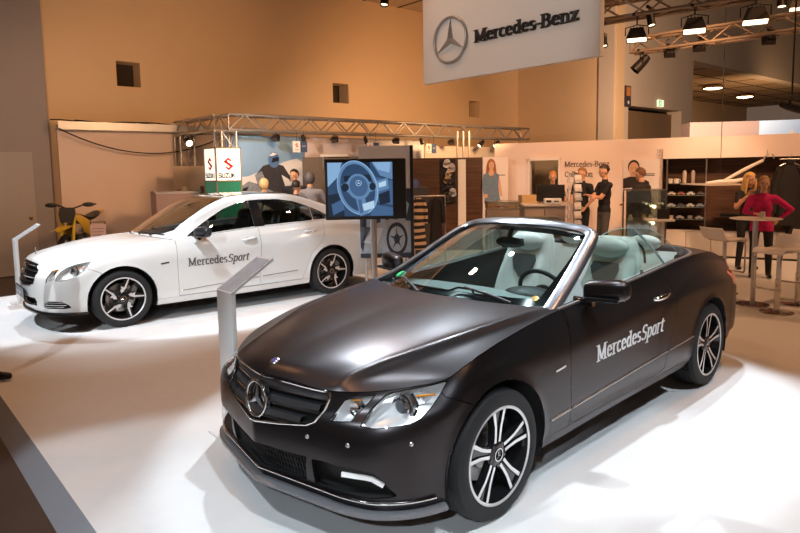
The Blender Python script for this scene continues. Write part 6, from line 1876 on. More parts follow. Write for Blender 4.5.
    for z in (z1-.02, z2-.012, 0):
        box2(b, (-s-.012+.10, -sy-.012+.10, z), (s+.012+.10, -sy+.0+.10, z+.024)); box2(b, (-s-.012+.10, -sy-.012+.10, z), (-s+.0+.10, sy+.012+.10, z+.024))
        box2(b, (-s-.012+.10, sy+.10, z), (s+.012+.10, sy+.012+.10, z+.024)); box2(b, (s+.10, -sy-.012+.10, z), (s+.012+.10, sy+.012+.10, z+.024))
    fix(b); obj('frame', b, mat('lightbox_frame', (.22, .19, .15), .5), lb)
    F1 = basis((.10, -sy+.10-.002, 2.10), (1, 0, 0), (0, 0, 1)); F2 = basis((-s+.10-.002, .10, 2.10), (0, -1, 0), (0, 0, 1))
    for Fm in (F1, F2):
        b = nb(); sz_logo(b, Fm @ Matrix.Translation((0, -.09, 0)), .115); fix(b); obj('red_emblem', b, redm, lb)
        b = nb(); sans(b, 'SUZUKI', Fm @ Matrix.Translation((-.19, -.33, 0)), .072, .38/5.9, .24); fix(b); obj('lettering', b, mat('letter_dark', (.04, .05, .05), .5), lb)
    # flight case and clutter behind the saloon's bonnet
    c = empty('flight_case', (at(157, 11.6), 11.6, -.08), R(30), 'brown flight case standing by the wall beside the truss leg', 'case')
    b = nb(); box2(b, (-.05, -.3, .08), (.72, .3, 1.53), .01); obj('box', b, mat('case_brown', (.30, .20, .17), .6, noise=.08), c)
    b = nb()
    for x in (-.05, .72):
        for z in (.08, 1.53): box2(b, (x-.02, -.32, z-.02), (x+.02, -.28, z+.02))
    box2(b, (-.05, -.305, 1.49), (.72, -.29, 1.53)); fix(b); obj('edge_fittings', b, al, c)
    b = nb()
    for x in (.03, .64): lathe(b, [(0, -.02), (.04, -.02), (.04, .02), (0, .02)], 14, basis((x, -.2, .04), (1, 0, 0), (0, 0, 1)))
    fix(b); obj('castor', b, blackp, c)
    # catering shelf clutter between case and lightbox
    c = empty('service_shelf', (at(194, 12.5), 12.5, -.08), R(20), 'shelf with small boxes under the short truss arm', 'shelf')
    b = nb(); box2(b, (-.35, -.2, 1.42), (.40, .2, 1.46)); box2(b, (-.35, .18, 1.46), (.4, .2, 2.0)); box2(b, (-.33, -.18, 0), (-.29, .18, 1.42)); box2(b, (.34, -.18, 0), (.38, .18, 1.42)); fix(b); obj('frame', b, mat('shelf_beige', (.40, .30, .22), .6, noise=.1), c)
    for i in range(6):
        q = nb(); hh = random.uniform(.06, .16); box2(q, (-.30+.11*i, -.12, 1.46), (-.30+.11*i+.07, 0, 1.46+hh)); fix(q)
        o = obj('small_box', q, mat('clutter_%d' % i, random.choice([(.1, .05, .03), (.5, .4, .3), (.05, .04, .04), (.6, .5, .4)]), .6), None, loc=c.location, rotz=R(20)); tag(o, 'small box on the service shelf under the short truss arm', 'box', 'boxes on the service shelf')
    # ------------------------------------------------ dark booth board between billboards and television
    D = 12.6
    o = empty('dark_booth_panel', (at(335, D), D, 0), R(0), 'dark brown booth panel with a light rail behind the television', 'display board')
    b = nb(); box2(b, (-.62, 0, -.0), (.60, .08, zat(157, 335, D))); fix(b); obj('panel', b, mat('booth_brown', (.10, .07, .045), .6, noise=.15), o)
    b = nb(); zr = zat(157, 335, D); box2(b, (-.25, -.05, zr), (.3, .1, zr+.05)); tube(b, [(-.2, -.02, zr), (-.2, -.02, zr-.25)], .012, 6); fix(b); obj('rail', b, al, o)
    build_motorbike()
    build_shop(Wd, we)
    build_bar()
    # gallery banner and box behind the stand wall
    D = 15.5; o = empty('blue_banner', (at(778, D), D, 0), R(-20), 'blue and white banner standing above the stand wall at the right edge', 'banner')
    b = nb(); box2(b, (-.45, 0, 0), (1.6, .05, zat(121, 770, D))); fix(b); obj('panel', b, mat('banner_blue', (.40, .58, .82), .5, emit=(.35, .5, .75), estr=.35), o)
    b = nb(); Mb2 = basis((0, -.002, 0), (1, 0, 0), (0, 0, 1)); flat(b, Mb2, [(.0, 2.2), (.5, 2.2), (.25, 2.62)], 3, 0); flat(b, Mb2, [(.55, 2.3), (.95, 2.35), (.8, 2.7)], 3, 1); obj('print', b, [mat('banner_white', (.85, .9, .95), .5), mat('banner_yellow', (.8, .7, .2), .5)], o)
    D = 16.8; o = empty('partition_box', (at(722, D), D, 0), R(-8), 'pinkish partition block rising behind the stand wall', 'partition')
    b = nb(); box2(b, (-.85, 0, 0), (.95, .8, zat(122.5, 722, D))); fix(b); obj('block', b, mat('partition_pink', (.50, .40, .40), .7, noise=.03), o)
    # exit sign and door sign on the beige wall
    yaw = math.atan2(E1.y, E1.x)
    def onB(px): k = (px-400)/630.3; return (B0.y*k-B0.x)/(E1.x-k*E1.y)
    s_ = onB(657.5); p = B0+E1*s_-E2*.03
    o = empty('exit_sign', p+Vector((0, 0, 3.66)), yaw, 'small green and white emergency exit sign above the hall gate', 'exit sign')
    b = nb(); box2(b, (-.22, -.04, 0), (.22, .02, .28)); fix(b); obj('box', b, mat('exit_white', (.8, .85, .7), .4, emit=(.75, .9, .6), estr=.9), o)
    b = nb(); box2(b, (-.20, -.045, .03), (-.02, -.04, .25)); fix(b); obj('green_field', b, mat('exit_green', (.02, .35, .10), .4, emit=(.05, .6, .2), estr=.8), o)
    b = nb(); Me = basis((-.11, -.046, .13), (1, 0, 0), (0, 0, 1)); flat(b, Me, blob(.0, .085, .02, .02, 10), 1, 0); flat(b, Me, [(-.02, .06), (.03, .05), (.05, .0), (.03, -.02), (.06, -.08), (.04, -.08), (.005, -.03), (-.04, -.08), (-.06, -.07), (-.015, -.0)], 1, 0); obj('running_figure', b, mat('exit_figure', (.9, 1, .9), .4, emit=(.9, 1, .9), estr=1), o)
    o2_ = [x for x in bpy.data.objects if x.name.startswith('exit_sign')][0]; o2_.scale = (.75, 1, .75)
    s_ = onB(625); p = B0+E1*s_-E2*.03
    o = empty('gate_sign', p+Vector((0, 0, 3.55)), yaw, 'narrow dark sign with an orange field beside the hall gate', 'sign')
    b = nb(); box2(b, (-.14, -.03, 0), (.16, .02, .62)); fix(b); obj('plate', b, mat('sign_dark', (.05, .04, .05), .5), o)
    b = nb(); box2(b, (-.10, -.034, .32), (.12, -.03, .58)); fix(b); obj('orange_field', b, mat('sign_orange', (.55, .20, .06), .5), o)
    b = nb(); lathe(b, [(0, .004), (.05, .004), (.05, 0)], 14, basis((.01, -.032, .13), (1, 0, 0), (0, 0, 1))); fix(b); obj('white_dot', b, mat('sign_white', (.7, .7, .72), .5), o)

def sz_logo(bm, M, s, d=.004):
    """two interlocking slanted strokes of an angular S"""
    for sg in (1, -1):
        pts = [(-.95, .30), (.0, 1.0), (.62, .55), (.10, .55), (-.05, .42), (.95, -.30), (.62, -.55) if False else (.45, -.12), (-.38, .10) if False else (-.30, .44), (-.55, .30)]
        pts = [(-1.0, .34), (0, 1.0), (.80, .44), (.26, .44), (.0, .62), (-.30, .42), (.98, -.34), (.36, -.34), (-.96, .30)]
        prism(bm, [(x*s*sg*.85, y*s*sg) for x, y in pts], d, M)
SANS = {'S': [[(1, .85), (.8, 1), (.2, 1), (0, .85), (0, .65), (.2, .5), (.8, .5), (1, .35), (1, .15), (.8, 0), (.2, 0), (0, .15)]],
        'U': [[(0, 1), (0, .15), (.2, 0), (.8, 0), (1, .15), (1, 1)]], 'Z': [[(0, 1), (1, 1), (0, 0), (1, 0)]], 'K': [[(0, 0), (0, 1)], [(1, 1), (0, .42)], [(.3, .6), (1, 0)]], 'I': [[(.5, 0), (.5, 1)]],
        '9': [[(1, .6), (.8, .45), (.2, .45), (0, .6), (0, .85), (.2, 1), (.8, 1), (1, .85), (1, .2), (.7, 0), (.2, 0)]], '4': [[(.8, 0), (.8, 1), (0, .35), (1, .35)]]}
def sans(bm, text, M, h, adv, t=.15, d=.002):
    for i, c in enumerate(text):
        w = adv*.72
        for st in SANS[c]:
            for a, b in zip(st[:-1], st[1:]):
                A = Vector((a[0]*w, a[1]*h)); B = Vector((b[0]*w, b[1]*h)); dd = (B-A)
                if dd.length < 1e-6: continue
                dd.normalize(); n = Vector((-dd.y, dd.x))*h*t*.5; A = A-dd*h*t*.3; B = B+dd*h*t*.3
                prism(bm, [(p.x+i*adv, p.y) for p in (A-n, B-n, B+n, A+n)], d, M)

def build_motorbike():
    D = 11.25; X = at(80, D)
    r = empty('motorbike', (X, D, .10), R(278), 'yellow and black off-road motorbike with number plate 94 parked by the hall wall', 'motorbike')
    yel = mat('bike_yellow', (.62, .40, .015), .3, coat=.4, noise=.03); blk = mat('bike_black', (.015, .014, .014), .5, noise=.1); st = mat('bike_steel', (.3, .29, .28), .35, .8)
    rub = MATS['tyre_rubber']
    # faces local +x
    for x, rr, nm in ((.74, .345, 'front_wheel'), (-.70, .33, 'rear_wheel')):
        w = empty(nm, (x, 0, rr)); w.parent = r
        b = nb(); tube(b, [((rr-.045)*math.cos(2*PI*k/40), 0, (rr-.045)*math.sin(2*PI*k/40)) for k in range(40)], .048, 10, closed=True); obj('tyre', b, rub, w, 60)
        b = nb()
        for k in range(18):
            a = 2*PI*k/18; tube(b, [(.03*math.cos(a), .02, .03*math.sin(a)), ((rr-.08)*math.cos(a+.2), 0, (rr-.08)*math.sin(a+.2))], .004, 4)
        tube(b, [((rr-.08)*math.cos(2*PI*k/40), 0, (rr-.08)*math.sin(2*PI*k/40)) for k in range(40)], .014, 6, closed=True); obj('spoked_rim', b, st, w, 60)
    b = nb()
    for s in (1, -1): tube(b, [(.74, s*.09, .345), (.62, s*.09, .70), (.50, s*.09, 1.06)], [.032, .030, .026], 10)
    obj('fork', b, yel, r, 60)
    b = nb(); tube(b, [(.45, 0, .95), (.15, 0, .85), (-.25, 0, .80), (-.45, 0, .45), (.10, 0, .32), (.42, 0, .80)], .03, 8); tube(b, [(-.35, .05, .42), (-.70, .05, .33)], .03, 8); tube(b, [(-.35, -.05, .42), (-.70, -.05, .33)], .03, 8); obj('frame', b, blk, r, 60)
    b = nb(); box(b, (.02, 0, .50), (.34, .22, .30), None, .05); lathe(b, [(0, -.16), (.10, -.15), (.11, .15), (0, .16)], 16, basis((.08, 0, .40), (1, 0, 0), (0, 0, 1))); fix(b); obj('engine', b, st, r, 40)
    b = nb(); S = [[(.34, -.02, .98), (.36, .10, .86), (.28, .19, .66)], [(.10, -.02, 1.0), (.08, .14, .88), (.02, .20, .60)], [(-.12, -.02, .96), (-.14, .12, .84), (-.10, .15, .62)]]
    q = grid_bm(tensor(S, 10, 10)); mirror_y(q); solid(q, .01); fix(q); b.free(); obj('tank_shroud', q, yel, r, 50)
    q = grid_bm(tensor([[(.05, y, .98-.03*abs(y)/.1) for y in (-.10, 0, .10)], [(-.30, y, .95-.03*abs(y)/.1) for y in (-.12, 0, .12)], [(-.85, y, 1.0-.03*abs(y)/.1) for y in (-.09, 0, .09)]], 12, 8)); solid(q, .06); fix(q); obj('saddle', q, blk, r, 50)
    q = grid_bm(tensor([[(1.18, y, .80-.06*(abs(y)/.08)**2) for y in (-.06, 0, .06)], [(.90, y, .84-.05*(abs(y)/.08)**2) for y in (-.08, 0, .08)], [(.55, y, .82) for y in (-.08, 0, .08)]], 12, 8)); solid(q, .008); fix(q); obj('front_mudguard', q, yel, r, 50)
    q = grid_bm(tensor([[(-.65, y, .93) for y in (-.10, 0, .10)], [(-.9, y, .96) for y in (-.08, 0, .08)], [(-1.15, y, 1.0) for y in (-.06, 0, .06)]], 8, 6)); solid(q, .008); fix(q); obj('rear_mudguard', q, yel, r, 50)
    b = nb(); prism(b, [(-.10, -.13), (.10, -.13), (.135, .02), (.12, .13), (-.12, .13), (-.135, .02)], .015, basis((.60, 0, 1.0), (0, 1, 0), (-.25, 0, 1))); fix(b); obj('number_plate', b, blk, r)
    b = nb(); sans(b, '94', basis((.618, -.075, .94), (0, 1, 0), (-.25, 0, 1)), .12, .085, .22, .003); fix(b); obj('plate_number', b, mat('plate_digit_white', (.8, .8, .78), .5), r)
    b = nb(); tube(b, [(.36, .40, 1.17), (.42, .22, 1.17), (.46, .06, 1.11), (.46, -.06, 1.11), (.42, -.22, 1.17), (.36, -.40, 1.17)], .014, 8); obj('handlebar', b, blk, r, 60)
    b = nb()
    for s in (1, -1): b = nb(); sphere(b, (.45, s*.30, 1.17), .08, 14, 8, (.35, 1.3, .50)); obj('hand_guard', b, blk, r, 60)
    b = nb(); tube(b, [(-.1, -.13, .5), (-.4, -.15, .62), (-.85, -.14, .80)], [.03, .05, .05], 12); fix(b); obj('silencer', b, st, r, 60)
    b = nb(); tube(b, [(-.1, .14, .35), (-.12, .30, .0)], .012, 6); obj('side_stand', b, blk, r)
    pd = empty('podium', (X+.15, D+.35, -.08), R(278), 'low dark podium under the motorbike', 'podium'); q = nb(); box2(q, (-1.3, -.6, 0), (1.0, .6, .18), .01); obj('deck', q, mat('podium_dark', (.05, .04, .035), .6, noise=.1), pd)
    # price board beside it
    o = empty('price_board', (at(97, 10.9), 10.9, -.08), R(8), 'small pinkish price board on thin legs right of the motorbike', 'sign')
    b = nb(); box2(b, (-.13, 0, .62), (.13, .012, 1.0), .002); obj('board', b, mat('price_pink', (.62, .42, .36), .5, noise=.03), o)
    b = nb()
    for k in range(5): box2(b, (-.10, -.002, .92-.055*k), (.10-.02*(k % 3), 0, .93-.055*k))
    fix(b); obj('printed_lines', b, mat('price_ink', (.25, .15, .13), .5), o)
    b = nb()
    for s in (-.12, .12): tube(b, [(s, .01, 0), (s, .01, 1.04)], .008, 6)
    tube(b, [(-.12, .01, 1.04), (.12, .01, 1.04)], .008, 6); box2(b, (-.16, -.12, 0), (.16, .14, .01)); fix(b); obj('stand', b, blk, o)

def poster_person(bm, M, x, z, s, hairc, dress, female=True):
    """flat printed figure; material slots: 0 paper 1 skin 2 hair 3 dress 4 dark"""
    def Q(pts, l, mi): flat(bm, M, [(x+a*s, z+b*s) for a, b in pts], l*2, mi)
    if female:
        Q(blob(0, 1.52, .125, .19, 20), 2, 2); Q([(-.16, 1.2), (-.13, 1.55), (.13, 1.55), (.17, 1.15), (.05, 1.10), (-.06, 1.1)], 2, 2)
        Q(blob(.01, 1.52, .075, .11, 18), 4, 1); Q([(-.04, 1.44), (.05, 1.44), (.10, 1.25), (-.10, 1.25)], 3, 1)
        Q([(-.22, 1.28), (-.10, 1.34), (.0, 1.18), (.10, 1.34), (.22, 1.28), (.20, .95), (.26, .55), (-.20, .50), (-.17, .95)], 5, 3)
        Q([(-.22, 1.28), (-.26, .95), (-.20, .72), (-.13, .66), (-.16, .95), (-.17, 1.2)], 6, 3); Q([(.22, 1.28), (.28, .95), (.32, .70), (.27, .68), (.20, .92)], 6, 1)
        Q(blob(-.15, .70, .05, .06, 12), 7, 1); Q([(-.12, .52), (.02, .52), (-.02, -.1), (-.08, -.1)], 4, 1); Q([(.06, .54), (.18, .55), (.10, -.1), (.05, -.1)], 4, 1)
        for k in (-1, 1): Q(blob(.01+k*.028, 1.54, .011, .007, 8), 8, 4)
        Q(blob(.01, 1.46, .022, .008, 8), 8, 4)
    else:
        Q(blob(0, 1.60, .115, .15, 20), 2, 2); Q(blob(.0, 1.56, .098, .14, 20), 3, 1); Q([(-.06, 1.46), (.06, 1.46), (.08, 1.34), (-.08, 1.34)], 3, 1)
        Q([(-.34, -.1), (-.36, 1.1), (-.28, 1.34), (-.08, 1.40), (.08, 1.40), (.30, 1.30), (.36, 1.0), (.34, -.1)], 4, 4)
        Q([(-.3, 1.15), (.2, 1.19), (.2, 1.12), (-.3, 1.08)], 5, 0)
        for k in (-1, 1): Q(blob(k*.036, 1.58, .014, .008, 8), 8, 4)
        Q(blob(0, 1.48, .03, .008, 8), 8, 4)

def build_shop(Wd, we):
    al = MATS['brushed_steel']; blackp = MATS['black_plastic']; pink = mat('poster_paper', (.84, .74, .70), .5, noise=.01)
    skin = mat('print_skin', (.72, .42, .28), .5); yawS = math.atan2(E3.y, E3.x)
    def S(px): k = (px-400)/630.3; return (BL.y*k-BL.x)/(E3.x-k*E3.y)
    def onS(px, n=0): return BL+E3*S(px)+Vector((E3.y, -E3.x, 0))*n
    # wall lettering
    for txt, pa, pb, zz, nm in (('Mercedes-Benz', 565, 609.6, 1.785, 'upper'), ('Collection', 565, 593.2, 1.575, 'lower')):
        o = empty('wall_lettering', onS(pa, .0)+Vector((0, 0, zz)), yawS, 'dark serif lettering on the pink stand wall, %s line' % nm, 'lettering', 'lettering on the stand wall')
        w0 = lettering(nb(), txt, Matrix.Identity(4), 1.0, squeeze=1.15); size = (S(pb)-S(pa))/w0
        b = nb(); lettering(b, txt, basis((0, -.001, 0), (1, 0, 0), (0, 0, 1)), size, .006, pw=.19, ph=.09, squeeze=1.15); fix(b); obj('letters', b, mat('wall_letter', (.13, .10, .09), .5), o)
    # posters
    s0, s1 = S(623.5), S(659)
    o = empty('poster', BL+E3*((s0+s1)/2)+Vector((0, 0, .35)), yawS, 'white poster with a dark-haired figure in black printed at its left', 'poster')
    b = nb(); box2(b, (-(s1-s0)/2, -.02, 0), ((s1-s0)/2, -.001, 1.56)); fix(b); obj('board', b, pink, o)
    b = nb(); M = basis((0, -.021, 0), (1, 0, 0), (0, 0, 1)); poster_person(b, M, -(s1-s0)/2+.20, -.16, .98, None, None, False)
    for p in [f for f in b.faces]: pass
    for k in range(2): flat(b, M, [(.02, 1.26-.03*k), (.26, 1.26-.03*k), (.26, 1.275-.03*k), (.02, 1.275-.03*k)], 3, 4)
    bmesh.ops.bisect_plane(b, geom=b.verts[:]+b.edges[:]+b.faces[:], plane_co=(-(s1-s0)/2, 0, 0), plane_no=(-1, 0, 0), clear_outer=True)
    obj('print', b, [pink, skin, mat('print_hair_dark', (.05, .03, .02), .5), mat('print_blue', (.1, .1, .1), .5), mat('print_black', (.03, .02, .018), .5)], o)
    p0 = Vector((at(483.5, 13.75), 13.75, 0)); p1 = Vector((at(508.5, 13.85), 13.85, 0)); w = (p1-p0).length
    o = empty('poster', (p0+p1)/2+Vector((0, 0, .5)), math.atan2(p1.y-p0.y, p1.x-p0.x), 'tall pale poster of a red-haired figure in a blue dress beside the wooden wall', 'poster')
    b = nb(); box2(b, (-w/2, 0, -.5), (w/2, .05, 1.52)); fix(b); obj('board', b, pink, o)
    b = nb(); M = basis((0, -.001, 0), (1, 0, 0), (0, 0, 1)); poster_person(b, M, -.10, .12, .80, None, None, True)
    for k in range(1): flat(b, M, [(.06, 1.12), (.22, 1.12), (.22, 1.135), (.06, 1.135)], 3, 4)
    obj('print', b, [pink, skin, mat('print_hair_red', (.42, .15, .05), .5), mat('print_denim', (.16, .24, .34), .5, noise=.5, nscale=25), mat('print_dark_brown', (.12, .07, .05), .5)], o)  # last slot: dark brown ink of eyes, mouth and text line
    # wooden wall: hat rack
    o = empty('hat_rack', Wd+we*.62+Vector((0, -.0, 0)), math.atan2(we.y, we.x), 'narrow dark strip on the wooden wall that carries caps', 'rack')
    b = nb(); box2(b, (0, -.03, 1.05), (.32, .02, 1.99)); fix(b); obj('backing', b, blackp, o)
    b = nb()
    hp = []
    for i, (x, z) in enumerate(((.12, 1.87), (.22, 1.78), (.16, 1.66), (.13, 1.52), (.20, 1.45), (.10, 1.30), (.24, 1.25), (.15, 1.12))):
        tube(b, [(x, -.03, z), (x, -.10, z+.02)], .006, 5); hp.append((x, z))
    obj('peg', b, al, o)
    cc = [(.80, .74, .70), (.75, .62, .58), (.72, .60, .45), (.50, .36, .18), (.05, .04, .04), (.04, .035, .035), (.70, .66, .62), (.06, .05, .05)]
    nm = ['white cap on the rack, highest of them', 'pale pink cap on the rack, upper right', 'beige cap in the middle of the rack', 'tan cap below the beige one', 'black cap at the middle right of the rack', 'black cap at the lower left of the rack', 'off-white cap at the lower right of the rack', 'black cap lowest on the rack']
    for i, (x, z) in enumerate(hp):
        b = nb(); q = nb(); sphere(q, (0, 0, 0), .085, 16, 10, (1, .9, .8)); bmesh.ops.delete(q, geom=[v for v in q.verts if v.co.z < -.002], context='VERTS')
        prism(q, [(.07*math.cos(R(a)), -.05-.085*abs(math.sin(R(a)))) for a in range(180, 361, 15)], .010); fix(q)
        bmesh.ops.rotate(q, cent=(0, 0, 0), matrix=Matrix.Rotation(R(-60), 3, 'X') @ Matrix.Rotation(R(25*math.sin(i*2.3)), 3, 'Y'), verts=q.verts[:])
        b.free(); p = o.matrix_basis @ Vector((x, -.10, z)); oo = obj('cap', q, mat('cap_%d' % i, cc[i], .7, noise=.1), None, 50, loc=p, rotz=math.atan2(we.y, we.x)); tag(oo, nm[i], 'cap', 'caps on the rack')
    # three slim poles above the wooden wall
    o = empty('pole_trio', (at(464, 14.3), 14.3, 0), 0, 'three slim pale poles rising behind the wooden wall to the truss', 'poles')
    for dx in (-.13, 0, .13):
        b = nb(); tube(b, [(dx, 0, 0), (dx, 0, 2.62)], .022, 8); obj('pole', b, mat('pole_pale', (.60, .52, .44), .5, .3), o, 60)
    # clothes rail with striped and dark garments
    D = 11.6
    o = empty('clothes_rail', (at(428, D), D, 0), R(15), 'low clothes rail with garments right of the graphic board', 'clothes rail')
    zr = zat(197, 428, D)+.02
    b = nb(); tube(b, [(-.26, 0, zr), (.34, 0, zr)], .014, 8); 
    for x in (-.26, .34): tube(b, [(x, 0, 0), (x, 0, zr)], .014, 8); tube(b, [(x, -.2, .01), (x, .2, .01)], .014, 8)
    obj('rail', b, al, o, 60)
    def garment(x, w, h, m, nm, label, grp, n=9, y=0):
        q = nb(); rows = []
        for i in range(12):
            t = i/11; row = []
            for j in range(25):
                a = 2*PI*j/24; ww = w*(.75+.3*t) if t > .05 else w*.35
                rr = 1+.14*math.sin(a*n+i*.4)*t
                row.append((x+ww*math.cos(a)*rr*.5, y+.075*math.sin(a)*rr*(.4+.6*t), zr-.03-h*t))
            rows.append(row)
        b_ = grid_bm(np.array(rows)); 
        for s in (1, -1): tube(b_, [(x+s*w*.30, y, zr-.07), (x+s*w*.52, y, zr-.22), (x+s*w*.58, y, zr-.5)], [.045, .05, .045], 8)
        fix(b_); oo = obj(nm, b_, m, None, 60, loc=o.location, rotz=R(15)); tag(oo, label, 'clothing', grp); return oo
    stripe = bpy.data.materials.new('striped_knit'); stripe.use_nodes = True; nt = stripe.node_tree
    tc = nt.nodes.new('ShaderNodeTexCoord'); wv = nt.nodes.new('ShaderNodeTexWave'); wv.bands_direction = 'Z'; wv.inputs['Scale'].default_value = 2.6; wv.inputs['Distortion'].default_value = 1.2; wv.inputs['Detail'].default_value = 1
    cr = nt.nodes.new('ShaderNodeValToRGB'); cr.color_ramp.interpolation = 'CONSTANT'; cr.color_ramp.elements[0].color = (.02, .015, .015, 1); cr.color_ramp.elements[1].position = .52; cr.color_ramp.elements[1].color = (.62, .42, .26, 1)
    nt.links.new(tc.outputs['Object'], wv.inputs['Vector']); nt.links.new(wv.outputs['Fac'], cr.inputs['Fac']); nt.links.new(cr.outputs['Color'], nt.nodes['Principled BSDF'].inputs['Base Color']); nt.nodes['Principled BSDF'].inputs['Roughness'].default_value = .9
    garment(-.17, .24, .95, stripe, 'striped_sweater', 'sweater with tan and black stripes at the left of the clothes rail', 'garments on the rail')
    garment(.16, .25, 1.0, mat('garment_black', (.02, .018, .02), .85, noise=.2), 'dark_coat', 'black coat at the right of the clothes rail', 'garments on the rail')
    o2 = empty('display_cube', (at(420, 12.4), 12.4, 0), R(5), 'dark grey display plinth with a folded blue item, left of the wooden wall', 'plinth')
    b = nb(); box2(b, (-.22, -.2, 0), (.16, .2, zat(187, 420, 12.4)), .005); obj('block', b, mat('plinth_grey', (.06, .055, .055), .5, noise=.05), o2)
    b = nb(); lathe(b, [(0, .16), (.05, .155), (.09, .10), (.11, 0), (0, 0)], 18, Matrix.Translation((-.08, 0, zat(187, 420, 12.4)))); fix(b); oo = obj('knitted_cap', b, mat('cap_blue', (.07, .08, .20), .7, noise=.1), None, 50, loc=o2.location); tag(oo, 'blue knitted cap on the dark plinth beside the graphic board', 'cap')
    # ------------------------------------------------ counter with till
    D = 11.3
    xa, xb = at(526.5, D), at(567, D); zt = zat(204.5, 545, D)
    yw = R(-4); o = empty('sales_counter', ((xa+xb)/2, D+.3, 0), yw, 'taupe sales counter with a pale top carrying the monitor', 'counter')
    w = (xb-xa)/2
    b = nb(); box2(b, (-w, -.30, .06), (w, .30, zt-.03), .003); obj('body', b, mat('counter_taupe', (.36, .28, .235), .5, noise=.03), o)
    b = nb(); box2(b, (-w-.02, -.33, zt-.03), (w+.02, .32, zt), .004); obj('worktop', b, mat('counter_top', (.66, .56, .50), .4, noise=.02), o)
    b = nb(); box2(b, (-w+.03, -.27, 0), (w-.03, .27, .06)); box2(b, (-.01, -.304, .10), (0, -.299, zt-.08)); fix(b); obj('plinth', b, blackp, o)
    def on_top(px, D_, z, yaw=0): return Vector((at(px, D_), D_, z))
    m = empty('computer_monitor', on_top(551, D+.18, zt), R(180)+R(-6), 'black computer monitor seen from behind on the counter', 'monitor')
    b = nb(); box(b, (0, 0, .20), (.50, .05, .30), rotm('X', -6), .012); obj('screen_housing', b, blackp, m, 40)
    b = nb(); box2(b, (-.03, .0, .02), (.03, .05, .15)); lathe(b, [(0, .015), (.11, .012), (.12, 0), (0, 0)], 24); fix(b); obj('monitor_foot', b, blackp, m, 40)
    q = empty('receipt_printer', on_top(553, D+.02, zt), R(-5), 'white receipt printer box in front of the monitor', 'printer')
    b = nb(); box2(b, (-.15, -.07, 0), (.15, .07, .11), .012); obj('casing', b, mat('printer_white', (.85, .80, .76), .4, noise=.02), q, 40)
    b = nb(); box2(b, (-.12, -.075, .04), (-.03, -.069, .08)); box2(b, (.02, -.075, .05), (.10, -.069, .07)); fix(b); obj('slots', b, blackp, q)
    q = empty('cardboard_box', Vector((at(528, D+.95), D+.95, 0)), R(8), 'tan cardboard box resting between display case and counter', 'box')
    zq = zat(203, 528, D+.95)
    b = nb(); box2(b, (-.15, -.11, zq), (.17, .11, zq+.16)); fix(b); obj('carton', b, mat('cardboard', (.55, .36, .16), .8, noise=.06), q)
    b = nb(); box2(b, (-.18, -.16, 0), (.20, .16, zq)); fix(b); tag(obj('low_cabinet', b, MATS['counter_taupe'], None, loc=q.location, rotz=R(8)), 'narrow taupe cabinet carrying the cardboard box', 'cabinet')
    # glass topped display case left of the counter
    xa, xb = at(489, D), at(521, D); zt2 = zat(209, 508, D)
    o = empty('display_case', ((xa+xb)/2, D+.3, 0), yw, 'display case with a glass top left of the sales counter', 'display case'); w = (xb-xa)/2
    b = nb(); box2(b, (-w, -.28, .06), (w, .28, zt2-.02), .003); obj('body', b, MATS['counter_taupe'], o)
    gm = glass_mat('shop_glass', (.80, .84, .80), .5)
    b = nb()
    for (a, c) in (((-w, -.28, zt2), (w, -.275, zt2+.13)), ((-w, .275, zt2), (w, .28, zt2+.13)), ((-w, -.28, zt2), (-w+.005, .28, zt2+.13)), ((w-.005, -.28, zt2), (w, .28, zt2+.13)), ((-w, -.28, zt2+.125), (w, .28, zt2+.13))): box2(b, a, c)
    fix(b); obj('glass_hood', b, gm, o)
    b = nb()
    for z in (zt2, zt2+.13):
        for y in (-.28, .28): tube(b, [(-w, y, z), (w, y, z)], .006, 5)
    obj('edge_rail', b, al, o)
    for i in range(4):
        q = nb(); box(q, (-w+.10+.13*i, -.05+.08*(i % 2), zt2+.022), (.07, .05, .03), None, .01); fix(q); tag(obj('watch_case', q, mat('goods_%d' % (i % 3), [(.6, .55, .5), (.08, .07, .07), (.45, .30, .2)][i % 3], .4), None, 40, loc=o.location, rotz=yw), 'small boxed item inside the glass-topped display case', 'box', 'boxed items in the display case')
    # low glass table in front of the counter
    D2 = 9.9; xa, xb = at(491, D2), at(566, D2); zg = zat(219.5, 528, D2); w = (xb-xa)/2
    o = empty('glass_table', ((xa+xb)/2, D2+.3, 0), R(-2), 'low glass display table in front of the counter', 'table')
    b = nb(); box2(b, (-w, -.32, zg-.012), (w, .32, zg), .003); obj('glass_top', b, gm, o)
    b = nb(); box2(b, (-w, -.32, zg-.30), (w, .32, zg-.288)); fix(b); obj('shelf', b, gm, o)
    b = nb(); 
    for y in (-.32, .32): tube(b, [(-w, y, zg), (w, y, zg)], .006, 5)
    for x in (-w, w): tube(b, [(x, -.32, zg), (x, .32, zg)], .006, 5)
    obj('edge', b, mat('glass_rim', (.35, .45, .42), .2, .2), o)
    for x in (-w+.04, w-.04):
        for y in (-.28, .28):
            b = nb(); tube(b, [(x, y, 0), (x, y, zg-.012)], .018, 8); obj('leg', b, al, o, 60)
    b = nb(); box2(b, (-w+.08, -.24, zg-.288), (w-.08, .24, zg-.16)); fix(b); obj('display_tray', b, mat('tray_grey', (.22, .22, .21), .6, noise=.15), o)
    # ------------------------------------------------ brochure rack
    D = 10.9; o = empty('brochure_rack', (at(575, D), D, 0), R(-12), 'revolving wire brochure rack with white leaflets beside the counter', 'rack')
    ztop = zat(172, 577, D)
    b = nb(); tube(b, [(0, 0, .02), (0, 0, ztop)], .018, 10); lathe(b, [(0, .02), (.20, .018), (.21, 0), (0, 0)], 30); fix(b); obj('post', b, al, o, 50)
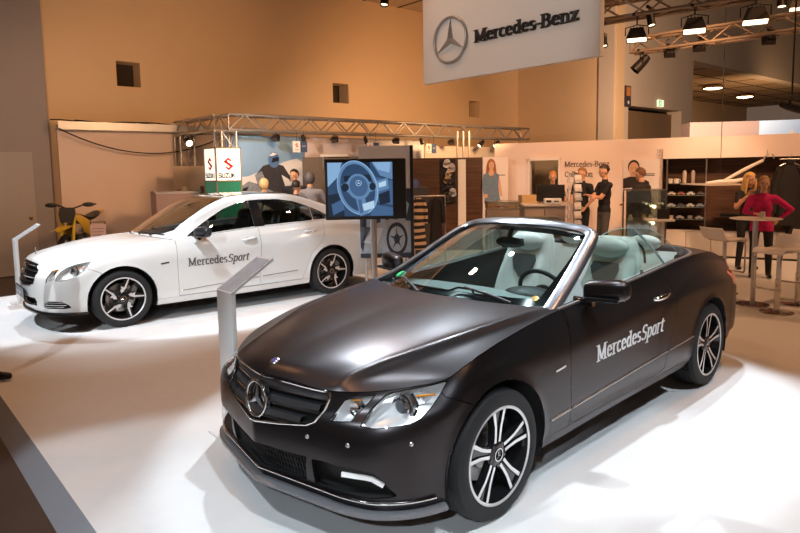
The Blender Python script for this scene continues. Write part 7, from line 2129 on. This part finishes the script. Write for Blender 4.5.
    for k in range(7):
        z = ztop-.12-.155*k
        b = nb()
        for a in range(3):
            T = Matrix.Rotation(R(120*a+60), 4, 'Z') @ Matrix.Translation((.07, 0, z))
            for (x0_, z0_, x1_, z1_) in ((0, 0, .05, -.0), (.05, 0, .06, .05)): pass
            tube(b, [T @ Vector((0, -.075, -.06)), T @ Vector((.045, -.075, -.06)), T @ Vector((.055, -.075, -.01)), T @ Vector((.055, .075, -.01)), T @ Vector((.045, .075, -.06)), T @ Vector((0, .075, -.06))], .005, 5)
        obj('pocket_ring', b, al, o)
    for k in range(7):
        z = ztop-.12-.155*k
        for a in range(3):
            T = Matrix.Rotation(R(120*a+60), 4, 'Z') @ Matrix.Translation((.095, 0, z+.005))
            q = nb(); box(q, T @ Vector((0, 0, 0)), (.022, .135, .12), (Matrix.Rotation(R(120*a+60), 3, 'Z') @ rotm('Y', -10))); fix(q)
            oo = obj('leaflet_stack', q, mat('leaflet_%d' % ((k+a) % 3), [(.80, .74, .72), (.62, .60, .62), (.78, .70, .66)][(k+a) % 3], .5, noise=.15, nscale=20), None, loc=o.location, rotz=R(-12)); tag(oo, 'stack of leaflets in a pocket of the brochure rack', 'leaflets', 'leaflets in the brochure rack')
            q = nb(); box(q, T @ Vector((.013, 0, -.022)), (.003, .12, .035), (Matrix.Rotation(R(120*a+60), 3, 'Z') @ rotm('Y', -10))); fix(q); obj('cover_band', q, mat('leaflet_band', (.10, .09, .09), .5), oo)
    # ------------------------------------------------ glass showcase by the jacket
    D = 10.6; xa, xb = at(631, D), at(668, D); w = (xb-xa)/2
    o = empty('glass_showcase', ((xa+xb)/2, D+.2, 0), R(-14), 'glass showcase with lamps and small goods beside the person in the dark jacket', 'showcase')
    zt = zat(190, 650, D); zs = zat(221, 650, D)
    b = nb()
    for (a, c) in (((-w, -.25, .4), (w, -.245, zt)), ((-w, .245, .4), (w, .25, zt)), ((-w, -.25, .4), (-w+.005, .25, zt)), ((w-.005, -.25, .4), (w, .25, zt)), ((-w, -.25, zt-.006), (w, .25, zt)), ((-w, -.25, zs), (w, .25, zs+.008))): box2(b, a, c)
    fix(b); obj('glass_case', b, gm, o)
    b = nb()
    for x in (-w, w):
        for y in (-.25, .25): box2(b, (x-.008, y-.008, 0), (x+.008, y+.008, zt))
    for y in (-.25, .25): tube(b, [(-w, y, zt), (w, y, zt)], .007, 5)
    for x in (-w, w): tube(b, [(x, -.25, zt), (x, .25, zt)], .007, 5)
    box2(b, (-w, -.25, .02), (w, .25, .40)); fix(b); obj('frame', b, mat('showcase_frame', (.10, .085, .075), .4, .4), o)
    zs2 = zat(217, 650, D)
    for i, (x, z, mm) in enumerate(((-.22, zs, 0), (-.10, zs, 1), (.0, zs, 2), (.10, zs, 0), (-.16, .40, 1), (.05, .40, 0))):
        q = nb(); lathe(q, [(0, .09), (.02, .088), (.03, .05), (.045, .02), (.04, 0), (0, 0)], 16); fix(q); p = o.matrix_basis @ Vector((x, 0, z+.008 if z > .5 else z)); tag(obj('display_item', q, mat('goods_%d' % mm, (.5, .4, .3), .4), None, 50, loc=p), 'small ornament standing inside the glass showcase', 'ornament', 'ornaments in the glass showcase')
    for i, (px, y) in enumerate(((655, 206.5), (654, 223))):
        q = empty('halogen_spot', Vector((at(px, D+.22), D+.22, zat(y, px, D+.22))), 0, ('glowing halogen bulb in the glass showcase, upper one', 'glowing halogen bulb in the glass showcase, lower one')[i], 'lamp', 'bulbs in the glass showcase')
        b = nb(); sphere(b, (0, 0, 0), .028, 14, 10); obj('bulb', b, mat('halogen', (1, .8, .5), .5, emit=(1, .78, .45), estr=12), q, 60)
        b = nb(); tube(b, [(0, .02, 0), (0, .05, .05), (.0, .06, .16)], .008, 6); obj('stem', b, blackp, q)
    q = empty('picture_frame', Vector((at(664, 10.3), 10.3, 0)), R(-10), 'small black framed screen on a white shelf by the showcase', 'screen')
    zz = zat(219, 664, 10.3)
    b = nb(); box2(b, (-.09, -.02, zz), (.10, .02, zz+.17), .004); obj('housing', b, blackp, q)
    b = nb(); box2(b, (-.28, -.12, zz-.03), (.16, .14, zz)); box2(b, (-.02, -.02, 0), (.02, .02, zz)); box2(b, (-.15, -.12, 0), (.15, .12, .015)); fix(b); tag(obj('white_side_table', b, mat('white_lacquer', (.82, .74, .68), .35), None, loc=q.location, rotz=R(-10)), 'narrow white pedestal table under the small black screen', 'table')
    # ------------------------------------------------ niche: glass shelves with goods
    def N(px, n, z): return BL+E3*S(px)+Vector((-E3.y, E3.x, 0))*n+Vector((0, 0, z))
    Dn = lambda px: (BL+E3*S(px)).y+.2
    b = nb(); o = empty('glass_cabinet', N(686, .2, .5), yawS, 'tall glass cabinet with shelves of small goods in the wooden niche', 'cabinet')
    sl, sr = S(667)-S(686), S(706)-S(686)
    for s in (sl, sr): box2(b, (s-.005, -.20, 0), (s+.005, .15, 1.40))
    fix(b); obj('glass_side', b, gm, o)
    rows = [zat(y, 686, 12.2)-.5 for y in (183.5, 195.5, 207.5, 220)]
    for z in rows:
        b = nb(); box2(b, (sl, -.18, z-.012), (sr, .22, z)); fix(b); obj('glass_shelf', b, mat('shelf_glass_edge', (.28, .30, .28), .15, .3), o)
    b = nb(); box2(b, (sr-.012, -.215, 0), (sr+.012, -.19, 1.40)); box2(b, (sl-.012, -.215, 0), (sl+.012, -.19, 1.40)); fix(b); obj('upright', b, mat('upright_steel', (.35, .30, .27), .3, .8), o)
    rng = random.Random(7)
    def goods(kind, m):
        q = nb()
        if kind == 'mug': lathe(q, [(0, 0), (.038, 0), (.042, .09), (.036, .09), (.033, .01), (0, .01)], 18); tube(q, [(.04, 0, .075), (.07, 0, .065), (.07, 0, .03), (.04, 0, .018)], .006, 6)
        elif kind == 'flask': lathe(q, [(0, 0), (.036, 0), (.038, .20), (.028, .225), (.028, .25), (0, .252)], 18)
        elif kind == 'model_car':
            box(q, (0, 0, .025), (.15, .06, .025), None, .010); box(q, (-.008, 0, .048), (.075, .05, .024), None, .010)
            for x in (-.045, .045):
                for y in (-.03, .03): lathe(q, [(0, -.006), (.015, -.006), (.015, .006), (0, .006)], 12, Matrix.Translation((x, y, .015)) @ Matrix.Rotation(PI/2, 4, 'X'))
        elif kind == 'box': box(q, (0, 0, .03), (.08, .06, .06), None, .004)
        fix(q); return q
    cnt = 0
    lay = [(0, [('mug', (.80, .70, .60)), ('mug', (.85, .78, .72)), ('flask', (.62, .50, .42)), ('flask', (.50, .40, .34))], [.05, .16, .30, .45]),
           (1, [('model_car', (.60, .50, .42)), ('model_car', (.35, .12, .08)), ('model_car', (.7, .66, .62)), ('model_car', (.10, .09, .09))], [.08, .25, .42, .59]),
           (2, [('model_car', (.55, .58, .62)), ('model_car', (.08, .08, .10)), ('model_car', (.66, .60, .55)), ('model_car', (.30, .35, .45))], [.08, .25, .42, .59]),
           (3, [('box', (.62, .50, .42)), ('model_car', (.5, .5, .52)), ('box', (.40, .34, .30)), ('model_car', (.72, .66, .6))], [.08, .24, .42, .58])]
    rown = ['top', 'second', 'third', 'lowest']; posn = ['first from the left', 'second from the left', 'third from the left', 'rightmost']
    for ri, items, xs in lay:
        for j, ((kd, col_), x) in enumerate(zip(items, xs)):
            q = goods(kd, None); p = o.matrix_basis @ Vector((sl+x*(sr-sl)/.68, -.05, rows[ri]))
            tag(obj(kd, q, mat('good_%d_%d' % (ri, j), col_, .3, .1, noise=.05), None, 40, loc=p, rotz=yawS+rng.uniform(-.3, .3)), '%s on the %s glass shelf of the cabinet, %s' % ({'mug': 'pale mug', 'flask': 'tall metal flask', 'model_car': 'small model car', 'box': 'little box'}[kd], rown[ri], posn[j]), {'mug': 'mug', 'flask': 'flask', 'model_car': 'model car', 'box': 'box'}[kd], 'goods in the glass cabinet')
    # dark shelves right of it and the white low cabinets
    for i, (pa, pb) in enumerate(((662, 688), (688, 713), (713, 742), (742, 775), (775, 815))):
        sa, sb = S(pa), S(pb); oo = empty('low_cabinet', BL+E3*((sa+sb)/2)+Vector((0, 0, 0)), yawS, 'white low cabinet under the wooden niche, %s from the left' % ('first', 'second', 'third', 'fourth', 'fifth')[i], 'cabinet', 'white cabinets under the niche')
        b = nb(); box2(b, (-(sb-sa)/2+.003, -.16, .04), ((sb-sa)/2-.003, -.005, .49), .003); obj('carcass', b, mat('cabinet_white', (.80, .72, .66), .4, noise=.02), oo)
        b = nb(); box2(b, (-(sb-sa)/2+.012, -.168, .06), ((sb-sa)/2-.012, -.161, .47), .001); obj('door_front', b, MATS['cabinet_white'], oo)
        b = nb(); box2(b, (-(sb-sa)/2+.02, -.14, 0), ((sb-sa)/2-.02, -.02, .04)); fix(b); obj('plinth', b, blackp, oo)
    b = nb(); o = empty('wall_shelf', N(732, .15, zat(216, 732, 12.2)), yawS, 'dark wall shelf with a flat black box in the wooden niche', 'shelf')
    box2(b, (-.30, -.14, -.02), (.42, .27, 0)); fix(b); obj('board', b, MATS['wood'], o)
    b = nb(); box2(b, (-.18, -.1, 0), (.16, .1, .05), .004); tag(obj('flat_box', b, blackp, None, loc=o.location, rotz=yawS), 'flat black box on the dark wall shelf', 'box')
    # oversized coat hanger leaning up across the niche
    DH = 10.9
    hg = empty('giant_hanger', Vector((at(735, DH), DH, zat(184, 720, DH))), 0, 'oversized white wooden coat hanger with folded shirts hung across the niche', 'hanger')
    def hp_(px, y): return Vector((at(px, DH)-hg.location.x, 0, zat(y, px, DH)-hg.location.z))
    b = nb(); tube(b, [hp_(724, 180.5), hp_(745, 169), hp_(762, 160.5)], [.022, .032, .026], 12); obj('arm', b, mat('hanger_white', (.82, .72, .64), .4), hg, 60)
    b = nb(); tube(b, [hp_(762, 161), hp_(764, 157), hp_(768, 154.5), hp_(772, 155), hp_(773, 159)], .011, 8); tube(b, [hp_(766, 155), hp_(766, 150)+Vector((0, 0, .0))], .006, 6); obj('hook', b, al, hg, 60)
    b = nb(); tube(b, [hp_(706, 183), hp_(720, 181.5), hp_(735, 181), hp_(748, 178)], [.022, .034, .034, .022], 12); fix(b); obj('folded_shirt', b, mat('shirt_white', (.84, .76, .70), .7, noise=.05), hg, 60)
    b = nb(); box2(b, hp_(704, 185)+Vector((0, -.10, -.01)), hp_(752, 184)+Vector((0, .9, .0))); fix(b); obj('carrier_shelf', b, mat('carrier_pale', (.6, .5, .42), .4), hg)
    b = nb(); tube(b, [hp_(720, 181), Vector((hp_(720, 181).x, 0, 9.6-hg.location.z))], .006, 5); obj('suspension_wire', b, MATS['black_plastic'], hg)
    # black jackets hanging at the right
    DJ = 11.2
    for i, (px, y0, y1, w, lab) in enumerate(((789, 163, 225, .46, 'black jacket hanging highest at the right end of the niche'), (799, 185, 236, .40, 'black jacket hanging at the picture edge behind the other one'))):
        q = nb(); zt = zat(y0, px, DJ); h = zt-zat(y1, px, DJ); rows = []
        for k in range(14):
            t = k/13; row = []
            for j in range(29):
                a = 2*PI*j/28; ww = w*(.30+.75*min(1, t*4)) if t < .25 else w*(1.05-.1*t)
                rr = 1+.10*math.sin(a*7+k*.6)*t
                row.append((ww*.5*math.cos(a)*rr, .11*math.sin(a)*rr*(.4+.6*t), -h*t))
            rows.append(row)
        q = grid_bm(np.array(rows))
        for s in (1, -1): tube(q, [(s*w*.36, 0, -.08), (s*w*.56, 0, -h*.35), (s*w*.60, -.03, -h*.8)], [.06, .065, .05], 10)
        lathe(q, [(.07, -.02), (.09, .03), (.07, .06), (.05, .02)], 16)
        fix(q); j = empty('hanging_jacket', (at(px, DJ+.32*i), DJ+.32*i, zt), 0, lab, 'jacket', 'black jackets in the niche'); obj('jacket_body', q, mat('jacket_black', (.018, .014, .014), .7, noise=.3, nscale=10), j, 60)
        b = nb(); tube(b, [(0, 0, .02), (0, 0, .10), (.025, 0, .13), (0, .0, .16)], .005, 6); tube(b, [(-.18, 0, -.05), (0, 0, .03), (.18, 0, -.05)], .012, 8); obj('coat_hanger', b, al, j)
    o = empty('garment_rail', (at(797, DJ), DJ+.06, zat(160, 797, DJ)), R(-28), 'steel rail carrying the black jackets at the right edge', 'rail')
    b = nb(); tube(b, [(-.25, 0, .02), (.9, 0, .02)], .013, 8); tube(b, [(-.2, 0, .02), (-.2, .9, .02)], .010, 8); tube(b, [(.8, 0, .02), (.8, 1.0, .02)], .010, 8); obj('bar', b, al, o)
    o = empty('wall_shelf', N(800, .15, zat(207, 800, 11.6)), yawS, 'pale wall shelf behind the red sleeve at the right', 'shelf')
    b = nb(); box2(b, (-.35, -.25, -.02), (.5, .27, .0)); fix(b); obj('board', b, mat('carrier_pale', (.6, .5, .42), .4), o)

def bar_stool(loc, yaw, label):
    s = empty('bar_stool', loc, yaw, label, 'bar stool', 'white bar stools at the table')
    ch = mat('stool_chrome', (.62, .56, .50), .2, 1.0, noise=.02); wh = mat('stool_white', (.88, .82, .76), .3, noise=.01)
    b = nb(); lathe(b, [(0, .014), (.18, .012), (.188, .006), (.188, 0), (0, 0)], 44); fix(b); obj('floor_disc', b, ch, s, 40)
    b = nb(); tube(b, [(0, 0, .01), (0, 0, .40)], .030, 16); tube(b, [(0, 0, .40), (0, 0, .72)], .022, 16); obj('column', b, ch, s, 50)
    # seat slab with upturned back; runs along local x
    prof = [(.215, .725), (.19, .765), (.06, .770), (-.08, .760), (-.16, .775), (-.205, .83), (-.235, .90), (-.255, .925)]
    C = curve([(x, 0, z) for x, z in prof], 24); rows = [[(c[0], y, c[2]+.006*(abs(y)/.18)**2) for y in np.linspace(-.19, .19, 9)] for c in C]
    q = grid_bm(np.array(rows)); solid(q, .018); fix(q); obj('seat_shell', q, wh, s, 50)
    b = nb(); 
    for y in (-.16, .16): tube(b, [(-.12, y, .745), (.14, y, .745), (.185, y, .72), (.20, y, .66), (.20, y, .33), (.18, y, .30)], .011, 8)
    tube(b, [(.18, -.16, .30), (.18, .16, .30)], .011, 8); tube(b, [(-.12, -.16, .745), (-.12, .16, .745)], .011, 8); tube(b, [(0, -.16, .74), (0, .16, .74)], .013, 8); obj('footrest_loop', b, ch, s, 60)
    return s
def build_bar():
    al = MATS['brushed_steel']
    X, Y = 4.46, 7.87
    t = empty('bar_table', (X, Y, 0), 0, 'round white bar table on a slim steel column behind the convertible', 'table')
    b = nb(); lathe(b, [(0, .012), (.188, .010), (.195, .004), (.195, 0), (0, 0)], 48); fix(b); obj('floor_disc', b, MATS.get('stool_chrome') or mat('stool_chrome', (.62, .56, .50), .2, 1.0, noise=.02), t, 40)
    b = nb(); tube(b, [(0, 0, .01), (0, 0, 1.085)], .030, 24); obj('column', b, al, t, 50)
    b = nb(); lathe(b, [(0, 1.085), (.25, 1.086), (.292, 1.091), (.297, 1.095), (.292, 1.10), (0, 1.10)], 56); fix(b); obj('table_top', b, mat('table_top_white', (.80, .76, .70), .25, noise=.02), t, 30)
    c = empty('paper_cup', (X+.10, Y+.05, 1.10), 0, 'small pale cup standing on the bar table', 'cup')
    b = nb(); lathe(b, [(0, 0), (.022, 0), (.030, .065), (.026, .065), (.020, .006), (0, .006)], 20); fix(b); obj('cup_body', b, mat('cup_grey', (.6, .57, .52), .5), c, 40)
    bar_stool((4.50, 7.42, 0), R(205), 'white bar stool nearest the camera, right of the table column')
    bar_stool((5.02, 7.86, 0), R(215), 'white bar stool at the right picture edge, partly hidden by the nearest one')
    bar_stool((4.47, 8.62, 0), R(20), 'white bar stool left of the table, partly hidden by the convertible')
def spot(name, loc, target, energy, angle, color, blend=.3, size=.12):
    l = bpy.data.lights.new(name, 'SPOT'); l.energy = energy; l.spot_size = R(angle); l.color = color; l.spot_blend = blend; l.shadow_soft_size = size
    o = bpy.data.objects.new(name, l); COL.objects.link(o); o.location = loc
    o.rotation_euler = (Vector(target)-Vector(loc)).to_track_quat('-Z', 'Y').to_euler(); return o
def area(name, loc, target, energy, sx, sy, color):
    l = bpy.data.lights.new(name, 'AREA'); l.shape = 'RECTANGLE'; l.size = sx; l.size_y = sy; l.energy = energy; l.color = color
    o = bpy.data.objects.new(name, l); COL.objects.link(o); o.location = loc
    o.rotation_euler = (Vector(target)-Vector(loc)).to_track_quat('-Z', 'Y').to_euler(); return o
def build_lights():
    cool = (.80, .91, 1.0); warm = (1.0, .56, .30); neu = (1, .90, .80)
    w = bpy.data.worlds.new('hall_air'); scene.world = w; w.use_nodes = True
    w.node_tree.nodes['Background'].inputs[0].default_value = (.12, .078, .058, 1); w.node_tree.nodes['Background'].inputs[1].default_value = 1.0
    # profile spots on the rig above the cars
    for (x, y, tx, ty, e, an) in ((-2.8, 1.0, -1.3, 2.3, 600, 42), (.9, .8, .6, 2.5, 560, 44), (3.8, 2.2, 2.3, 3.3, 680, 42), (-1.0, 7.0, .1, 4.3, 800, 34), (3.0, 6.8, 1.6, 4.9, 560, 34), (.6, 7.6, .3, 3.9, 1100, 24), (1.6, 4.6, 1.3, 4.9, 650, 40),
                                  (-6.4, 5.4, -5.0, 8.0, 1150, 36), (-3.2, 5.4, -2.8, 8.5, 1150, 36), (-5.6, 10.2, -4.0, 8.6, 650, 42), (-2.2, 11.0, -1.8, 9.2, 650, 40)):
        spot('rig_spot', (x, y, 5.4), (tx, ty, 0), e, an, cool, .25, .07)
    spot('front_fill', (-.6, -2.0, 3.4), (-.7, 3.6, .6), 480, 36, cool, .6, .05)  # unseen fill light added to brighten the headlamps and nose
    spot('side_fill', (-4.5, -1.5, 4.4), (-2.7, 8.2, .7), 1500, 24, (.9, .95, 1), .6, .06)  # low fill light added to whiten the near side of the saloon
    spot('niche_spot', (5.4, 10.9, 2.9), (5.9, 12.3, 1.3), 45, 80, (1, .72, .45), .7, .05)
    spot('sign_fill', (-2.6, 5.2, 5.6), (1.5, 9.7, 3.9), 420, 36, neu, .6, .08)  # added fill light, lifts the grey of the hanging sign
    # general warm light of the hall
    for (x, y, e) in ((-5.0, 6.5, 240), (-1.6, 3.6, 200), (4.5, 4.0, 200), (-1, 10.0, 300), (5.8, 7.2, 620)):
        spot('hall_light', (x, y, 7.5), (x, y+.5, 0), e, 130, (1, .50, .24), .8, .12)
    # warm wash on the back of the stand and the hall
    spot('stand_wash', (4.2, 8.6, 4.6), (4.4, 13.0, 1.5), 620, 74, warm, .6, .2)
    spot('stand_wash', (8.2, 7.4, 4.6), (7.4, 11.6, 1.4), 600, 74, warm, .6, .2)
    spot('stand_wash', (3.0, 9.6, 4.8), (1.3, 13.6, 1.2), 430, 85, warm, .6, .2)
    spot('hall_wash', (-1.0, 9.0, 3.2), (-4.8, 14.0, 2.9), 560, 95, (1, .54, .25), .9, .3)
    spot('hall_wash', (2.5, 13.5, 3.0), (.2, 18.2, 3.2), 800, 100, (1, .54, .25), .9, .3)
    spot('hall_wash', (6.5, 13.5, 3.4), (9.5, 21, 5.5), 1500, 110, (1, .64, .40), .8, .3)
    spot('hall_wash', (-5.5, 8.5, 3.2), (-6.5, 12.6, 2.0), 170, 110, (1, .60, .34), .8, .3)
    spot('gallery_wash', (16, 26.0, 2.5), (16, 28, 5.3), 400, 130, (1, .6, .3), .8, .2)
    spot('gallery_wash', (11.2, 24.6, 4.9), (11.2, 28, 2.5), 600, 130, (1, .6, .3), .8, .2)
    spot('motorcycle_stand_spot', (-2.6, 10.4, 3.0), (-1.6, 13, 1.4), 180, 100, neu, .6, .1)
Wd, we = build_room()
build_cars()
build_stuff(Wd, we)
build_people()
build_lights()
# ================================================================ camera
def make_camera():
    cam = bpy.data.cameras.new('camera'); co = bpy.data.objects.new('camera', cam); COL.objects.link(co)
    f, cy, pitch, roll, h = 630.32, 233.33, .0997, -.0161, 1.7686
    cam.sensor_width = 36.0; cam.lens = f*36/800
    cam.shift_x = 0; cam.shift_y = -(266.5-cy)/800
    cp, sp = math.cos(pitch), math.sin(pitch); cr, sr = math.cos(roll), math.sin(roll)
    fwd = Vector((0, cp, -sp)); up = Vector((0, sp, cp)); rt = Vector((1, 0, 0))
    r2 = cr*rt+sr*up; u2 = -sr*rt+cr*up
    M = Matrix.Identity(4)
    for j in range(3): M[j][0] = r2[j]; M[j][1] = u2[j]; M[j][2] = -fwd[j]
    M.translation = Vector((0, 0, h))
    co.matrix_world = M; cam.clip_end = 200
    scene.camera = co
make_camera()
scene.view_settings.view_transform = 'Standard'
try: scene.view_settings.look = 'None'
except Exception: pass
scene.view_settings.gamma = 1.0; scene.view_settings.use_curve_mapping = False
scene.view_settings.exposure = 0.0
